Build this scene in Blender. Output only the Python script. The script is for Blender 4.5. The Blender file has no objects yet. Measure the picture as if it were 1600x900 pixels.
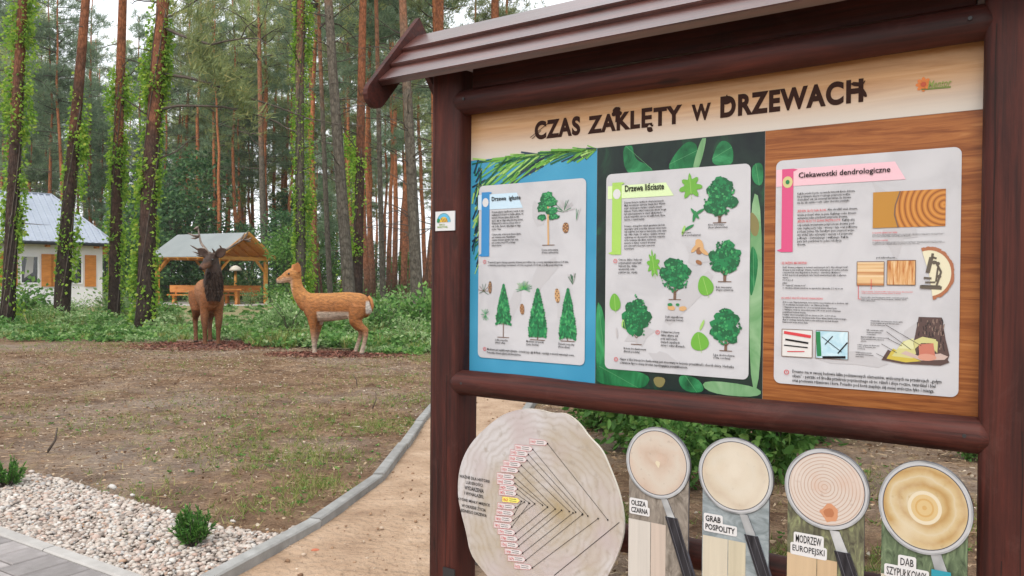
import bpy, bmesh, math, random
import numpy as np
from mathutils import Vector, Matrix
random.seed(7); RNG = np.random.default_rng(7)
PI = math.pi
SC = bpy.context.scene
COL = SC.collection

# ------------------------------------------------------------------ camera, sky, sun, exposure
FPX, PITCH, ROLL, CAMH = 1250.0, -0.0104, 0.0080, 1.35
_f = np.array([0, math.cos(PITCH), math.sin(PITCH)]); _x = np.array([1.0, 0, 0]); _u = np.cross(_x, _f)
CX = math.cos(ROLL)*_x + math.sin(ROLL)*_u
CU = -math.sin(ROLL)*_x + math.cos(ROLL)*_u
CF = _f
CAM = np.array([0, 0, CAMH])
cd = bpy.data.cameras.new('camera'); cam = bpy.data.objects.new('camera', cd); COL.objects.link(cam)
cd.sensor_width = 36.0; cd.lens = 36.0*FPX/1600.0; cd.clip_start = 0.05; cd.clip_end = 3000
cam.matrix_world = Matrix(((CX[0], CU[0], -CF[0], CAM[0]), (CX[1], CU[1], -CF[1], CAM[1]), (CX[2], CU[2], -CF[2], CAM[2]), (0, 0, 0, 1)))
SC.camera = cam

world = bpy.data.worlds.new('World'); SC.world = world; world.use_nodes = True
wn = world.node_tree.nodes; wl = world.node_tree.links; wn.clear()
wo = wn.new('ShaderNodeOutputWorld'); bg = wn.new('ShaderNodeBackground'); sky = wn.new('ShaderNodeTexSky')
sky.sky_type = 'NISHITA'; sky.sun_disc = False
SUN_EL, SUN_AZ = math.radians(50), math.radians(200)      # azimuth clockwise from +Y: behind the camera, to the left
sky.sun_elevation = SUN_EL; sky.sun_rotation = SUN_AZ; sky.dust_density = 4.0; sky.air_density = 1.0; sky.ozone_density = 1.0
mixw = wn.new('ShaderNodeMix'); mixw.data_type = 'RGBA'; mixw.inputs['Factor'].default_value = 0.80     # closed cloud layer over the clear sky
mixw.inputs['B'].default_value = (11.0, 11.3, 11.6, 1)
wl.new(sky.outputs[0], mixw.inputs['A']); wl.new(mixw.outputs['Result'], bg.inputs[0])
bg.inputs[1].default_value = 0.11; wl.new(bg.outputs[0], wo.inputs[0])

sl = bpy.data.lights.new('sun', 'SUN'); sl.energy = 1.5; sl.angle = math.radians(30); sl.color = (1.0, 0.95, 0.87)
so = bpy.data.objects.new('sun', sl); COL.objects.link(so)
sdir = Vector((math.sin(SUN_AZ)*math.cos(SUN_EL), math.cos(SUN_AZ)*math.cos(SUN_EL), math.sin(SUN_EL)))
so.rotation_euler = sdir.to_track_quat('Z', 'Y').to_euler(); so.location = (0, -5, 30)

SC.view_settings.view_transform = 'Standard'; SC.view_settings.look = 'None'
SC.view_settings.exposure = 0.50; SC.view_settings.gamma = 1.0; SC.view_settings.use_curve_mapping = False
SC.render.engine = 'CYCLES'
SC.cycles.use_denoising = True
SC.cycles.max_bounces = 6; SC.cycles.diffuse_bounces = 4; SC.cycles.glossy_bounces = 2; SC.cycles.transmission_bounces = 3
SC.cycles.transparent_max_bounces = 4; SC.cycles.caustics_reflective = False; SC.cycles.caustics_refractive = False

# ------------------------------------------------------------------ measuring helpers (a pixel of the 1600 x 900 photo -> a point of the place)
def ray(px, py): return CF + CX*(px-800)/FPX - CU*(py-450)/FPX
def gp(px, py, z=0.0):
    v = ray(px, py); t = (z-CAMH)/v[2]; return CAM + t*v
def at(px, py, Y):
    v = ray(px, py); return CAM + v*Y/v[1]
BA = 0.6169; BB = np.array([-0.185, 3.5432, 0.0])
BD = np.array([math.cos(BA), -math.sin(BA), 0]); BN = np.array([-math.sin(BA), -math.cos(BA), 0])
def bp(px, py, w=0.0):
    v = ray(px, py); t = ((BB-CAM)@BN + w)/(v@BN); P = CAM + t*v; return float((P-BB)@BD), float(P[2])
def pix(x, y): return 800 + FPX*x/y

# ------------------------------------------------------------------ object helpers
def tag(o, label=None, cat=None, group=None, kind=None):
    if label: o['label'] = label
    if cat: o['category'] = cat
    if group: o['group'] = group
    if kind: o['kind'] = kind
    return o
def empty(name, loc=(0, 0, 0), rz=0, parent=None):
    o = bpy.data.objects.new(name, None); COL.objects.link(o); o.location = loc; o.rotation_euler = (0, 0, rz); o.parent = parent
    o.empty_display_size = 0.2
    return o
def link(name, me, parent=None):
    o = bpy.data.objects.new(name, me); COL.objects.link(o); o.parent = parent; return o
def copy_tree(o, parent=None):
    c = o.copy(); COL.objects.link(c); c.parent = parent
    for ch in o.children: copy_tree(ch, c)
    return c

class MB:
    def __init__(s): s.v = []; s.f = []; s.m = []; s.smooth = []
    def add(s, vs, fs, m=0, sm=False):
        b = len(s.v); s.v += [tuple(map(float, p)) for p in vs]
        for f in fs: s.f.append(tuple(b+i for i in f)); s.m.append(m); s.smooth.append(sm)
        return s
    def box(s, x0, x1, y0, y1, z0, z1, m=0, M=None):
        vs = [(x0,y0,z0),(x1,y0,z0),(x1,y1,z0),(x0,y1,z0),(x0,y0,z1),(x1,y0,z1),(x1,y1,z1),(x0,y1,z1)]
        if M is not None: vs = [M @ Vector(p) for p in vs]
        return s.add(vs, [(0,3,2,1),(4,5,6,7),(0,1,5,4),(1,2,6,5),(2,3,7,6),(3,0,4,7)], m)
    def bar(s, p, q, w, h, m=0, up=(0,0,1)):
        p = Vector(p); q = Vector(q); d = (q-p); L = d.length; d.normalize(); up = Vector(up)
        a = d.cross(up)
        if a.length < 1e-4: a = d.cross(Vector((0,1,0)))
        a.normalize(); b = a.cross(d)
        M = Matrix(((d.x,a.x,b.x,p.x),(d.y,a.y,b.y,p.y),(d.z,a.z,b.z,p.z),(0,0,0,1)))
        return s.box(0, L, -w/2, w/2, -h/2, h/2, m, M)
    def tube(s, pts, rad, n=8, m=0, cap=True, sm=True):
        pts = [Vector(p) for p in pts]; k = len(pts); vs = []
        prev = None
        for i, p in enumerate(pts):
            t = (pts[min(i+1, k-1)] - pts[max(i-1, 0)]); t.normalize()
            if prev is None:
                a = t.cross(Vector((0.31, 0.95, 0.05)))
                if a.length < 1e-3: a = t.cross(Vector((1, 0, 0)))
            else: a = prev - t*prev.dot(t)
            a.normalize(); prev = a; b = t.cross(a)
            r = rad[i] if hasattr(rad, '__len__') else rad
            for j in range(n):
                an = 2*PI*j/n; vs.append(p + (a*math.cos(an) + b*math.sin(an))*r)
        fs = [(i*n+j, i*n+(j+1) % n, (i+1)*n+(j+1) % n, (i+1)*n+j) for i in range(k-1) for j in range(n)]
        s.add(vs, fs, m, sm)
        if cap:
            b0 = len(s.v) - k*n
            s.f += [tuple(b0+j for j in range(n-1, -1, -1)), tuple(b0+(k-1)*n+j for j in range(n))]; s.m += [m, m]; s.smooth += [False, False]
        return s
    def poly(s, pts, m=0): return s.add(pts, [tuple(range(len(pts)))], m)
    def prism(s, pts, y0, y1, m=0, me=None):          # pts (x, z) outline extruded along y
        n = len(pts); me = m if me is None else me
        s.add([(x, y0, z) for x, z in pts], [tuple(range(n))], m)
        s.add([(x, y1, z) for x, z in pts], [tuple(range(n-1, -1, -1))], m)
        s.add([(x, y0, z) for x, z in pts] + [(x, y1, z) for x, z in pts], [(i, i+n, (i+1) % n+n, (i+1) % n) for i in range(n)], me)
        return s
    def mesh(s, name, mats):
        me = bpy.data.meshes.new(name); me.from_pydata(s.v, [], s.f)
        for m in (mats if isinstance(mats, (list, tuple)) else [mats]): me.materials.append(m)
        me.polygons.foreach_set('material_index', s.m); me.polygons.foreach_set('use_smooth', s.smooth); me.update()
        return me
    def build(s, name, mats, parent=None, bevel=0.0):
        me = s.mesh(name, mats)
        if bevel:
            bm = bmesh.new(); bm.from_mesh(me)
            bmesh.ops.bevel(bm, geom=list(bm.edges), offset=bevel, segments=1, affect='EDGES', clamp_overlap=True)
            bm.to_mesh(me); bm.free(); me.update()
        return link(name, me, parent)

def np_mesh(name, V, F, mats, midx=None, smooth=False):
    """V (n,3), F (m,k) int array of equal-sized faces"""
    V = np.asarray(V, dtype=np.float32); F = np.asarray(F, dtype=np.int32)
    me = bpy.data.meshes.new(name); k = F.shape[1]
    me.vertices.add(len(V)); me.vertices.foreach_set('co', V.ravel())
    me.loops.add(F.size); me.loops.foreach_set('vertex_index', F.ravel())
    me.polygons.add(len(F)); me.polygons.foreach_set('loop_start', np.arange(0, F.size, k, dtype=np.int32))
    me.polygons.foreach_set('loop_total', np.full(len(F), k, dtype=np.int32))
    if midx is not None: me.polygons.foreach_set('material_index', np.asarray(midx, dtype=np.int32))
    if smooth: me.polygons.foreach_set('use_smooth', np.ones(len(F), dtype=bool))
    for m in (mats if isinstance(mats, (list, tuple)) else [mats]): me.materials.append(m)
    me.update(calc_edges=True); me.validate()
    return me
def unit(a): return a/np.maximum(np.linalg.norm(a, axis=-1, keepdims=True), 1e-9)
def leaves_geo(P, D, size, aspect=0.5, fold=0.25, rng=RNG, six=False):
    """leaf blades: base at P, pointing along D (n,3); returns V, F(quads folded on the midrib -> 2 tris each)"""
    n = len(P); D = unit(D); R = unit(rng.normal(size=(n, 3))); S = unit(np.cross(D, R)); Nn = np.cross(S, D)
    L = np.asarray(size).reshape(-1, 1)*np.ones((n, 1)); w = L*aspect/2
    mid = P + D*L*0.45
    if six:
        a = P + D*L*0.28 + S*w*0.9 + Nn*w*fold; b = P + D*L*0.28 - S*w*0.9 + Nn*w*fold
        c = P + D*L*0.66 + S*w*0.75 + Nn*w*fold*0.6; d = P + D*L*0.66 - S*w*0.75 + Nn*w*fold*0.6
        tip = P + D*L - Nn*L*0.06
        V = np.stack([P, a, c, tip, d, b], 1).reshape(-1, 3); i = np.arange(n)[:, None]*6
        F = np.concatenate([i+np.array([[0, 1, 2, 3]]), i+np.array([[0, 3, 4, 5]])], 0)
        return V, F
    a = mid + S*w + Nn*w*fold; b = mid - S*w + Nn*w*fold; tip = P + D*L
    V = np.stack([P, a, tip, b], 1).reshape(-1, 3); i = np.arange(n)[:, None]*4
    F = np.concatenate([i+np.array([[0, 1, 2]]), i+np.array([[0, 2, 3]])], 0)
    return V, F
def blades_geo(P, D, L, W, rng=RNG):
    n = len(P); D = unit(D); S = unit(np.cross(D, rng.normal(size=(n, 3))))
    L = np.asarray(L).reshape(-1, 1); W = np.asarray(W).reshape(-1, 1)
    V = np.stack([P-S*W/2, P+S*W/2, P+D*L], 1).reshape(-1, 3); i = np.arange(n)[:, None]*3
    return V, i+np.array([[0, 1, 2]])

# ------------------------------------------------------------------ materials
def nodes_of(name):
    m = bpy.data.materials.new(name); m.use_nodes = True; nt = m.node_tree
    return m, nt, nt.nodes['Principled BSDF'], nt.nodes['Material Output']
def rgba(c): return (c[0], c[1], c[2], 1)
def ramp(nt, stops, interp='LINEAR'):
    r = nt.nodes.new('ShaderNodeValToRGB'); r.color_ramp.interpolation = interp
    e = r.color_ramp.elements
    while len(e) < len(stops): e.new(0.5)
    for i, (p, c) in enumerate(stops): e[i].position = p; e[i].color = rgba(c)
    return r
def plain(name, c, rough=0.6, metal=0.0, spec=0.5):
    m, nt, b, o = nodes_of(name); b.inputs['Base Color'].default_value = rgba(c); b.inputs['Roughness'].default_value = rough
    b.inputs['Metallic'].default_value = metal; b.inputs['Specular IOR Level'].default_value = spec
    return m
def grain(name, stops, scale=(6, 6, 6), detail=5, rough=0.6, bump=0.2, bscale=None, spec=0.4, distort=0.0, rand=0.0, bdist=0.01, coord='Object'):
    """noise colour between stops with object-space scale, plus fine bump"""
    m, nt, b, o = nodes_of(name); n = nt.nodes; l = nt.links
    tc = n.new('ShaderNodeTexCoord'); mp = n.new('ShaderNodeMapping'); mp.inputs['Scale'].default_value = scale
    l.new(tc.outputs[coord], mp.inputs[0]); nz = n.new('ShaderNodeTexNoise'); nz.inputs['Scale'].default_value = 1.0
    nz.inputs['Detail'].default_value = detail; nz.inputs['Roughness'].default_value = 0.62; nz.inputs['Distortion'].default_value = distort
    l.new(mp.outputs[0], nz.inputs['Vector']); r = ramp(nt, stops); l.new(nz.outputs['Fac'], r.inputs[0])
    last = r.outputs[0]
    if rand:
        oi = n.new('ShaderNodeObjectInfo'); hs = n.new('ShaderNodeHueSaturation'); mr = n.new('ShaderNodeMapRange')
        mr.inputs['To Min'].default_value = 1-rand; mr.inputs['To Max'].default_value = 1+rand
        l.new(oi.outputs['Random'], mr.inputs[0]); l.new(mr.outputs[0], hs.inputs['Value']); l.new(last, hs.inputs['Color']); last = hs.outputs[0]
    l.new(last, b.inputs['Base Color']); b.inputs['Roughness'].default_value = rough; b.inputs['Specular IOR Level'].default_value = spec
    if bump:
        bn = n.new('ShaderNodeBump'); bn.inputs['Strength'].default_value = bump; bn.inputs['Distance'].default_value = bdist
        if bscale:
            mp2 = n.new('ShaderNodeMapping'); mp2.inputs['Scale'].default_value = bscale; l.new(tc.outputs[coord], mp2.inputs[0])
            n2 = n.new('ShaderNodeTexNoise'); n2.inputs['Scale'].default_value = 1; n2.inputs['Detail'].default_value = 4; l.new(mp2.outputs[0], n2.inputs['Vector'])
            l.new(n2.outputs['Fac'], bn.inputs['Height'])
        else: l.new(nz.outputs['Fac'], bn.inputs['Height'])
        l.new(bn.outputs[0], b.inputs['Normal'])
    return m
def leafmat(name, stops, trans=0.35, rough=0.55, orand=0.12):
    m, nt, b, o = nodes_of(name); n = nt.nodes; l = nt.links
    g = n.new('ShaderNodeNewGeometry'); r = ramp(nt, stops); l.new(g.outputs['Random Per Island'], r.inputs[0])
    oi = n.new('ShaderNodeObjectInfo'); hs = n.new('ShaderNodeHueSaturation'); mr = n.new('ShaderNodeMapRange')
    mr.inputs['To Min'].default_value = 1-orand; mr.inputs['To Max'].default_value = 1+orand
    l.new(oi.outputs['Random'], mr.inputs[0]); l.new(mr.outputs[0], hs.inputs['Value']); l.new(r.outputs[0], hs.inputs['Color'])
    l.new(hs.outputs[0], b.inputs['Base Color']); b.inputs['Roughness'].default_value = rough; b.inputs['Specular IOR Level'].default_value = 0.25
    t = n.new('ShaderNodeBsdfTranslucent'); l.new(hs.outputs[0], t.inputs[0]); mx = n.new('ShaderNodeMixShader'); mx.inputs[0].default_value = trans
    l.new(b.outputs[0], mx.inputs[1]); l.new(t.outputs[0], mx.inputs[2]); l.new(mx.outputs[0], o.inputs['Surface'])
    return m
def islandmat(name, stops, rough=0.7, bump=0.0):
    m, nt, b, o = nodes_of(name); n = nt.nodes; l = nt.links
    g = n.new('ShaderNodeNewGeometry'); r = ramp(nt, stops); l.new(g.outputs['Random Per Island'], r.inputs[0])
    l.new(r.outputs[0], b.inputs['Base Color']); b.inputs['Roughness'].default_value = rough; b.inputs['Specular IOR Level'].default_value = 0.3
    return m
def barkmat(name, low, mid, high, z0, z1):
    """pine bark: grey-brown plates low on the stem, orange flaking bark above"""
    m, nt, b, o = nodes_of(name); n = nt.nodes; l = nt.links
    tc = n.new('ShaderNodeTexCoord'); sp = n.new('ShaderNodeSeparateXYZ'); l.new(tc.outputs['Object'], sp.inputs[0])
    nz = n.new('ShaderNodeTexNoise'); nz.inputs['Scale'].default_value = 1.6; nz.inputs['Detail'].default_value = 6; l.new(tc.outputs['Object'], nz.inputs['Vector'])
    mr = n.new('ShaderNodeMapRange'); mr.inputs['From Min'].default_value = z0; mr.inputs['From Max'].default_value = z1; l.new(sp.outputs['Z'], mr.inputs[0])
    oi = n.new('ShaderNodeObjectInfo')
    ad = n.new('ShaderNodeMath'); ad.operation = 'MULTIPLY_ADD'; ad.inputs[1].default_value = 0.9; l.new(nz.outputs['Fac'], ad.inputs[0])
    su = n.new('ShaderNodeMath'); su.operation = 'SUBTRACT'; su.inputs[1].default_value = 0.45; l.new(mr.outputs[0], su.inputs[0]); l.new(su.outputs[0], ad.inputs[2])
    ra = n.new('ShaderNodeMath'); ra.operation = 'MULTIPLY_ADD'; ra.inputs[1].default_value = 0.35; ra.inputs[2].default_value = -0.17; l.new(oi.outputs['Random'], ra.inputs[0])
    a2 = n.new('ShaderNodeMath'); a2.operation = 'ADD'; l.new(ad.outputs[0], a2.inputs[0]); l.new(ra.outputs[0], a2.inputs[1])
    r = ramp(nt, [(0.1, low), (0.5, mid), (0.95, high)]); l.new(a2.outputs[0], r.inputs[0])
    mp = n.new('ShaderNodeMapping'); mp.inputs['Scale'].default_value = (15, 15, 4.5); l.new(tc.outputs['Object'], mp.inputs[0])
    vo = n.new('ShaderNodeTexVoronoi'); vo.feature = 'DISTANCE_TO_EDGE'; vo.inputs['Scale'].default_value = 1; l.new(mp.outputs[0], vo.inputs['Vector'])
    cr = ramp(nt, [(0.0, (0.45, 0.42, 0.40)), (0.14, (1, 1, 1))]); l.new(vo.outputs['Distance'], cr.inputs[0])
    mu = n.new('ShaderNodeMix'); mu.data_type = 'RGBA'; mu.blend_type = 'MULTIPLY'; mu.inputs['Factor'].default_value = 0.8
    l.new(r.outputs[0], mu.inputs['A']); l.new(cr.outputs[0], mu.inputs['B'])
    n3 = n.new('ShaderNodeTexNoise'); n3.inputs['Scale'].default_value = 9; n3.inputs['Detail'].default_value = 4; l.new(tc.outputs['Object'], n3.inputs['Vector'])
    c3 = ramp(nt, [(0.3, (0.6, 0.6, 0.6)), (0.7, (1.25, 1.25, 1.25))]); l.new(n3.outputs['Fac'], c3.inputs[0])
    m2 = n.new('ShaderNodeMix'); m2.data_type = 'RGBA'; m2.blend_type = 'MULTIPLY'; m2.inputs['Factor'].default_value = 1.0
    l.new(mu.outputs['Result'], m2.inputs['A']); l.new(c3.outputs[0], m2.inputs['B']); l.new(m2.outputs['Result'], b.inputs['Base Color'])
    b.inputs['Roughness'].default_value = 0.9; b.inputs['Specular IOR Level'].default_value = 0.15
    bn = n.new('ShaderNodeBump'); bn.inputs['Strength'].default_value = 0.8; bn.inputs['Distance'].default_value = 0.03
    l.new(vo.outputs['Distance'], bn.inputs['Height']); l.new(bn.outputs[0], b.inputs['Normal'])
    return m

M = {}
M['bark'] = barkmat('pine_bark', (0.052, 0.037, 0.031), (0.105, 0.057, 0.042), (0.33, 0.125, 0.06), 1.0, 9.0)
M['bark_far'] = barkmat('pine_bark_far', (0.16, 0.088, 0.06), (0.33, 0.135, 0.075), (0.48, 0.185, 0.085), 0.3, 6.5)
M['bark_grey'] = barkmat('pine_bark_grey', (0.12, 0.105, 0.085), (0.16, 0.135, 0.105), (0.36, 0.16, 0.085), 2.5, 12.0)
M['dead_twig'] = grain('dead_branch', [(0.3, (0.045, 0.035, 0.03)), (0.7, (0.13, 0.10, 0.08))], (8, 8, 8), rough=0.9, bump=0)
M['needles'] = leafmat('pine_needles', [(0, (0.175, 0.225, 0.095)), (0.5, (0.29, 0.355, 0.15)), (0.85, (0.40, 0.445, 0.175)), (1, (0.49, 0.44, 0.17))], 0.5, orand=0.28)
M['needles_b'] = leafmat('pine_needles_bluish', [(0, (0.14, 0.215, 0.14)), (0.5, (0.235, 0.33, 0.205)), (1, (0.35, 0.44, 0.26))], 0.5, orand=0.28)
M['leaf_dark'] = leafmat('leaf_dark_green', [(0, (0.045, 0.115, 0.05)), (0.6, (0.095, 0.20, 0.085)), (1, (0.17, 0.29, 0.11))], 0.4)
M['leaf_mid'] = leafmat('leaf_mid_green', [(0, (0.06, 0.155, 0.035)), (0.6, (0.13, 0.28, 0.065)), (1, (0.25, 0.40, 0.11))], 0.4)
M['leaf_cover'] = leafmat('leaf_ground_cover', [(0, (0.11, 0.22, 0.07)), (0.5, (0.25, 0.39, 0.15)), (0.85, (0.38, 0.51, 0.24)), (1, (0.50, 0.58, 0.34))], 0.45)
M['leaf_vine'] = leafmat('leaf_vine', [(0, (0.12, 0.27, 0.035)), (0.5, (0.28, 0.49, 0.06)), (0.9, (0.45, 0.63, 0.09)), (1, (0.55, 0.60, 0.10))], 0.55)
M['leaf_shrub'] = leafmat('leaf_shrub_near', [(0, (0.05, 0.13, 0.035)), (0.6, (0.11, 0.24, 0.06)), (1, (0.22, 0.36, 0.11))], 0.3)
M['thuja'] = leafmat('thuja_scale', [(0, (0.04, 0.12, 0.025)), (0.6, (0.09, 0.24, 0.045)), (1, (0.19, 0.36, 0.08))], 0.3)
M['grass'] = leafmat('grass_blade', [(0, (0.11, 0.17, 0.035)), (0.5, (0.21, 0.28, 0.065)), (0.75, (0.32, 0.33, 0.11)), (1, (0.42, 0.34, 0.17))], 0.3)
M['litter'] = islandmat('leaf_litter', [(0, (0.085, 0.045, 0.028)), (0.35, (0.20, 0.115, 0.065)), (0.65, (0.33, 0.22, 0.13)), (0.9, (0.45, 0.34, 0.23)), (1, (0.58, 0.51, 0.42))], 0.85)
M['mulch'] = islandmat('bark_mulch', [(0, (0.075, 0.028, 0.02)), (0.5, (0.17, 0.065, 0.045)), (1, (0.30, 0.14, 0.10))], 0.9)
M['mulch_sheet'] = grain('mulch_bed', [(0.3, (0.06, 0.025, 0.018)), (0.7, (0.16, 0.07, 0.05))], (30, 30, 30), rough=0.95, bump=0.6)
M['pebble'] = islandmat('pebble', [(0, (0.17, 0.145, 0.13)), (0.12, (0.34, 0.275, 0.235)), (0.3, (0.45, 0.385, 0.335)), (0.6, (0.52, 0.475, 0.43)), (0.76, (0.40, 0.27, 0.215)), (0.84, (0.60, 0.57, 0.53)), (0.95, (0.30, 0.285, 0.28)), (1, (0.42, 0.25, 0.15))], 0.6)
def woodmat(name, ax, stops, rough, knots=True):
    """stained softwood: long streaks along axis ax, darker growth lines, a few knots, dusty scuffs"""
    m, nt, b, o = nodes_of(name); n = nt.nodes; l = nt.links; tc = n.new('ShaderNodeTexCoord')
    def nz(scale, det, dist, rg_=0.65):
        mp = n.new('ShaderNodeMapping'); mp.inputs['Scale'].default_value = scale; l.new(tc.outputs['Object'], mp.inputs[0]); z = n.new('ShaderNodeTexNoise'); z.inputs['Scale'].default_value = 1; z.inputs['Detail'].default_value = det; z.inputs['Distortion'].default_value = dist; z.inputs['Roughness'].default_value = rg_; l.new(mp.outputs[0], z.inputs['Vector']); return z.outputs['Fac']
    def sc(a, c): v = [c, c, c]; v[ax] = a; return tuple(v)
    def mul(a, c, f):
        x = n.new('ShaderNodeMix'); x.data_type = 'RGBA'; x.blend_type = 'MULTIPLY'; x.inputs['Factor'].default_value = f; l.new(a, x.inputs['A']); l.new(c, x.inputs['B']); return x.outputs['Result']
    r = ramp(nt, stops); l.new(nz(sc(1.3, 9), 6, 0.8), r.inputs[0]); col = r.outputs[0]
    fine = nz(sc(2.2, 75), 5, 0.3); r2 = ramp(nt, [(0.33, (0.42, 0.40, 0.40)), (0.5, (1, 1, 1)), (0.72, (1.45, 1.40, 1.35))]); l.new(fine, r2.inputs[0]); col = mul(col, r2.outputs[0], 0.85)
    mp = n.new('ShaderNodeMapping'); mp.inputs['Scale'].default_value = sc(2.4, 7.5); l.new(tc.outputs['Object'], mp.inputs[0]); vo = n.new('ShaderNodeTexVoronoi'); vo.inputs['Scale'].default_value = 1; l.new(mp.outputs[0], vo.inputs['Vector'])
    r3 = ramp(nt, [(0.0, (0.25, 0.2, 0.2)), (0.09, (0.45, 0.42, 0.4)), (0.13, (1, 1, 1))]); l.new(vo.outputs['Distance'], r3.inputs[0]); col = mul(col, r3.outputs[0], 0.9)
    sx = n.new('ShaderNodeMix'); sx.data_type = 'RGBA'; r4 = ramp(nt, [(0.56, (0, 0, 0)), (0.80, (0.5, 0.5, 0.5))]); l.new(nz(sc(3.5, 6), 7, 0.6, 0.75), r4.inputs[0]); l.new(r4.outputs[0], sx.inputs['Factor']); l.new(col, sx.inputs['A']); sx.inputs['B'].default_value = (0.11, 0.05, 0.04, 1); l.new(sx.outputs['Result'], b.inputs['Base Color'])
    rr = n.new('ShaderNodeMapRange'); rr.inputs['To Min'].default_value = rough-0.12; rr.inputs['To Max'].default_value = rough+0.18; l.new(fine, rr.inputs[0]); l.new(rr.outputs[0], b.inputs['Roughness']); b.inputs['Specular IOR Level'].default_value = 0.3
    bn = n.new('ShaderNodeBump'); bn.inputs['Strength'].default_value = 0.55; bn.inputs['Distance'].default_value = 0.004; l.new(fine, bn.inputs['Height']); l.new(bn.outputs[0], b.inputs['Normal'])
    return m
_st = [(0.28, (0.022, 0.0048, 0.0035)), (0.5, (0.052, 0.0108, 0.0072)), (0.75, (0.095, 0.022, 0.0135))]
M['stain'] = woodmat('dark_stained_wood', 2, _st, 0.60); M['stain_h'] = woodmat('dark_stained_wood_lengthwise', 0, _st, 0.60)
M['stain_roof'] = woodmat('stained_roof_plank', 0, [(0.28, (0.042, 0.0115, 0.0092)), (0.5, (0.082, 0.024, 0.018)), (0.75, (0.14, 0.048, 0.037))], 0.38)
for _k, _c in (('stain_roof', 1.0), ('stain', 0.0), ('stain_h', 0.03)):
    _b = M[_k].node_tree.nodes['Principled BSDF']; _b.inputs['Coat Weight'].default_value = _c; _b.inputs['Coat Roughness'].default_value = 0.30; _b.inputs['Coat IOR'].default_value = 1.9 if _k == 'stain_roof' else 1.6
M['crack'] = plain('wood_crack', (0.012, 0.005, 0.004), 0.9)
M['timber'] = grain('honey_timber', [(0.25, (0.56, 0.23, 0.045)), (0.6, (0.72, 0.34, 0.08)), (0.85, (0.80, 0.43, 0.13))], (3, 3, 12), rough=0.55, bump=0.1)
M['timber_d'] = grain('orange_timber', [(0.3, (0.46, 0.155, 0.025)), (0.7, (0.66, 0.26, 0.055))], (3, 3, 10), rough=0.55, bump=0.1)
M['concrete'] = grain('concrete', [(0.3, (0.215, 0.21, 0.20)), (0.6, (0.30, 0.295, 0.285)), (0.8, (0.37, 0.36, 0.35))], (9, 9, 9), 8, rough=0.9, bump=0.3, bscale=(120, 120, 120), rand=0.10, bdist=0.004)
M['paver'] = grain('concrete_paver', [(0.3, (0.215, 0.195, 0.19)), (0.7, (0.30, 0.275, 0.27))], (14, 14, 14), 8, rough=0.88, bump=0.35, bscale=(200, 200, 200), rand=0.24, bdist=0.003)
M['joint_sand'] = grain('joint_sand', [(0.3, (0.055, 0.048, 0.042)), (0.7, (0.10, 0.088, 0.076))], (40, 40, 40), rough=0.95, bump=0.4)
M['white_wall'] = grain('white_render', [(0.3, (0.76, 0.75, 0.76)), (0.7, (0.84, 0.83, 0.84))], (2, 2, 2), rough=0.9, bump=0.1)
M['metal_roof'] = grain('galvanised_sheet', [(0.3, (0.29, 0.33, 0.40)), (0.7, (0.36, 0.40, 0.47))], (1.5, 1.5, 1.5), rough=0.38, bump=0.0, spec=0.5)
M['grey_roof'] = grain('grey_roof_sheet', [(0.3, (0.235, 0.26, 0.265)), (0.7, (0.28, 0.305, 0.31))], (0.8, 0.8, 0.8), rough=0.6, bump=0.0)
M['gutter'] = plain('dark_gutter', (0.03, 0.035, 0.045), 0.5)
M['glass'] = plain('window_glass', (0.02, 0.025, 0.03), 0.06, spec=0.9)
M['curtain'] = plain('curtain', (0.45, 0.43, 0.42), 0.9)
M['gravel_pale'] = grain('pale_gravel_floor', [(0.3, (0.42, 0.40, 0.38)), (0.7, (0.58, 0.56, 0.53))], (12, 12, 12), rough=0.95, bump=0.3)
M['antler'] = grain('antler', [(0.3, (0.07, 0.05, 0.04)), (0.55, (0.20, 0.15, 0.12)), (0.75, (0.42, 0.37, 0.32))], (7, 7, 7), rough=0.55, bump=0.1)
M['eye'] = plain('dark_eye', (0.008, 0.006, 0.005), 0.12, spec=0.8)
M['black'] = plain('black_metal', (0.02, 0.02, 0.022), 0.5)
M['steel'] = plain('bolt_steel', (0.45, 0.45, 0.46), 0.35, metal=0.9)

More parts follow.
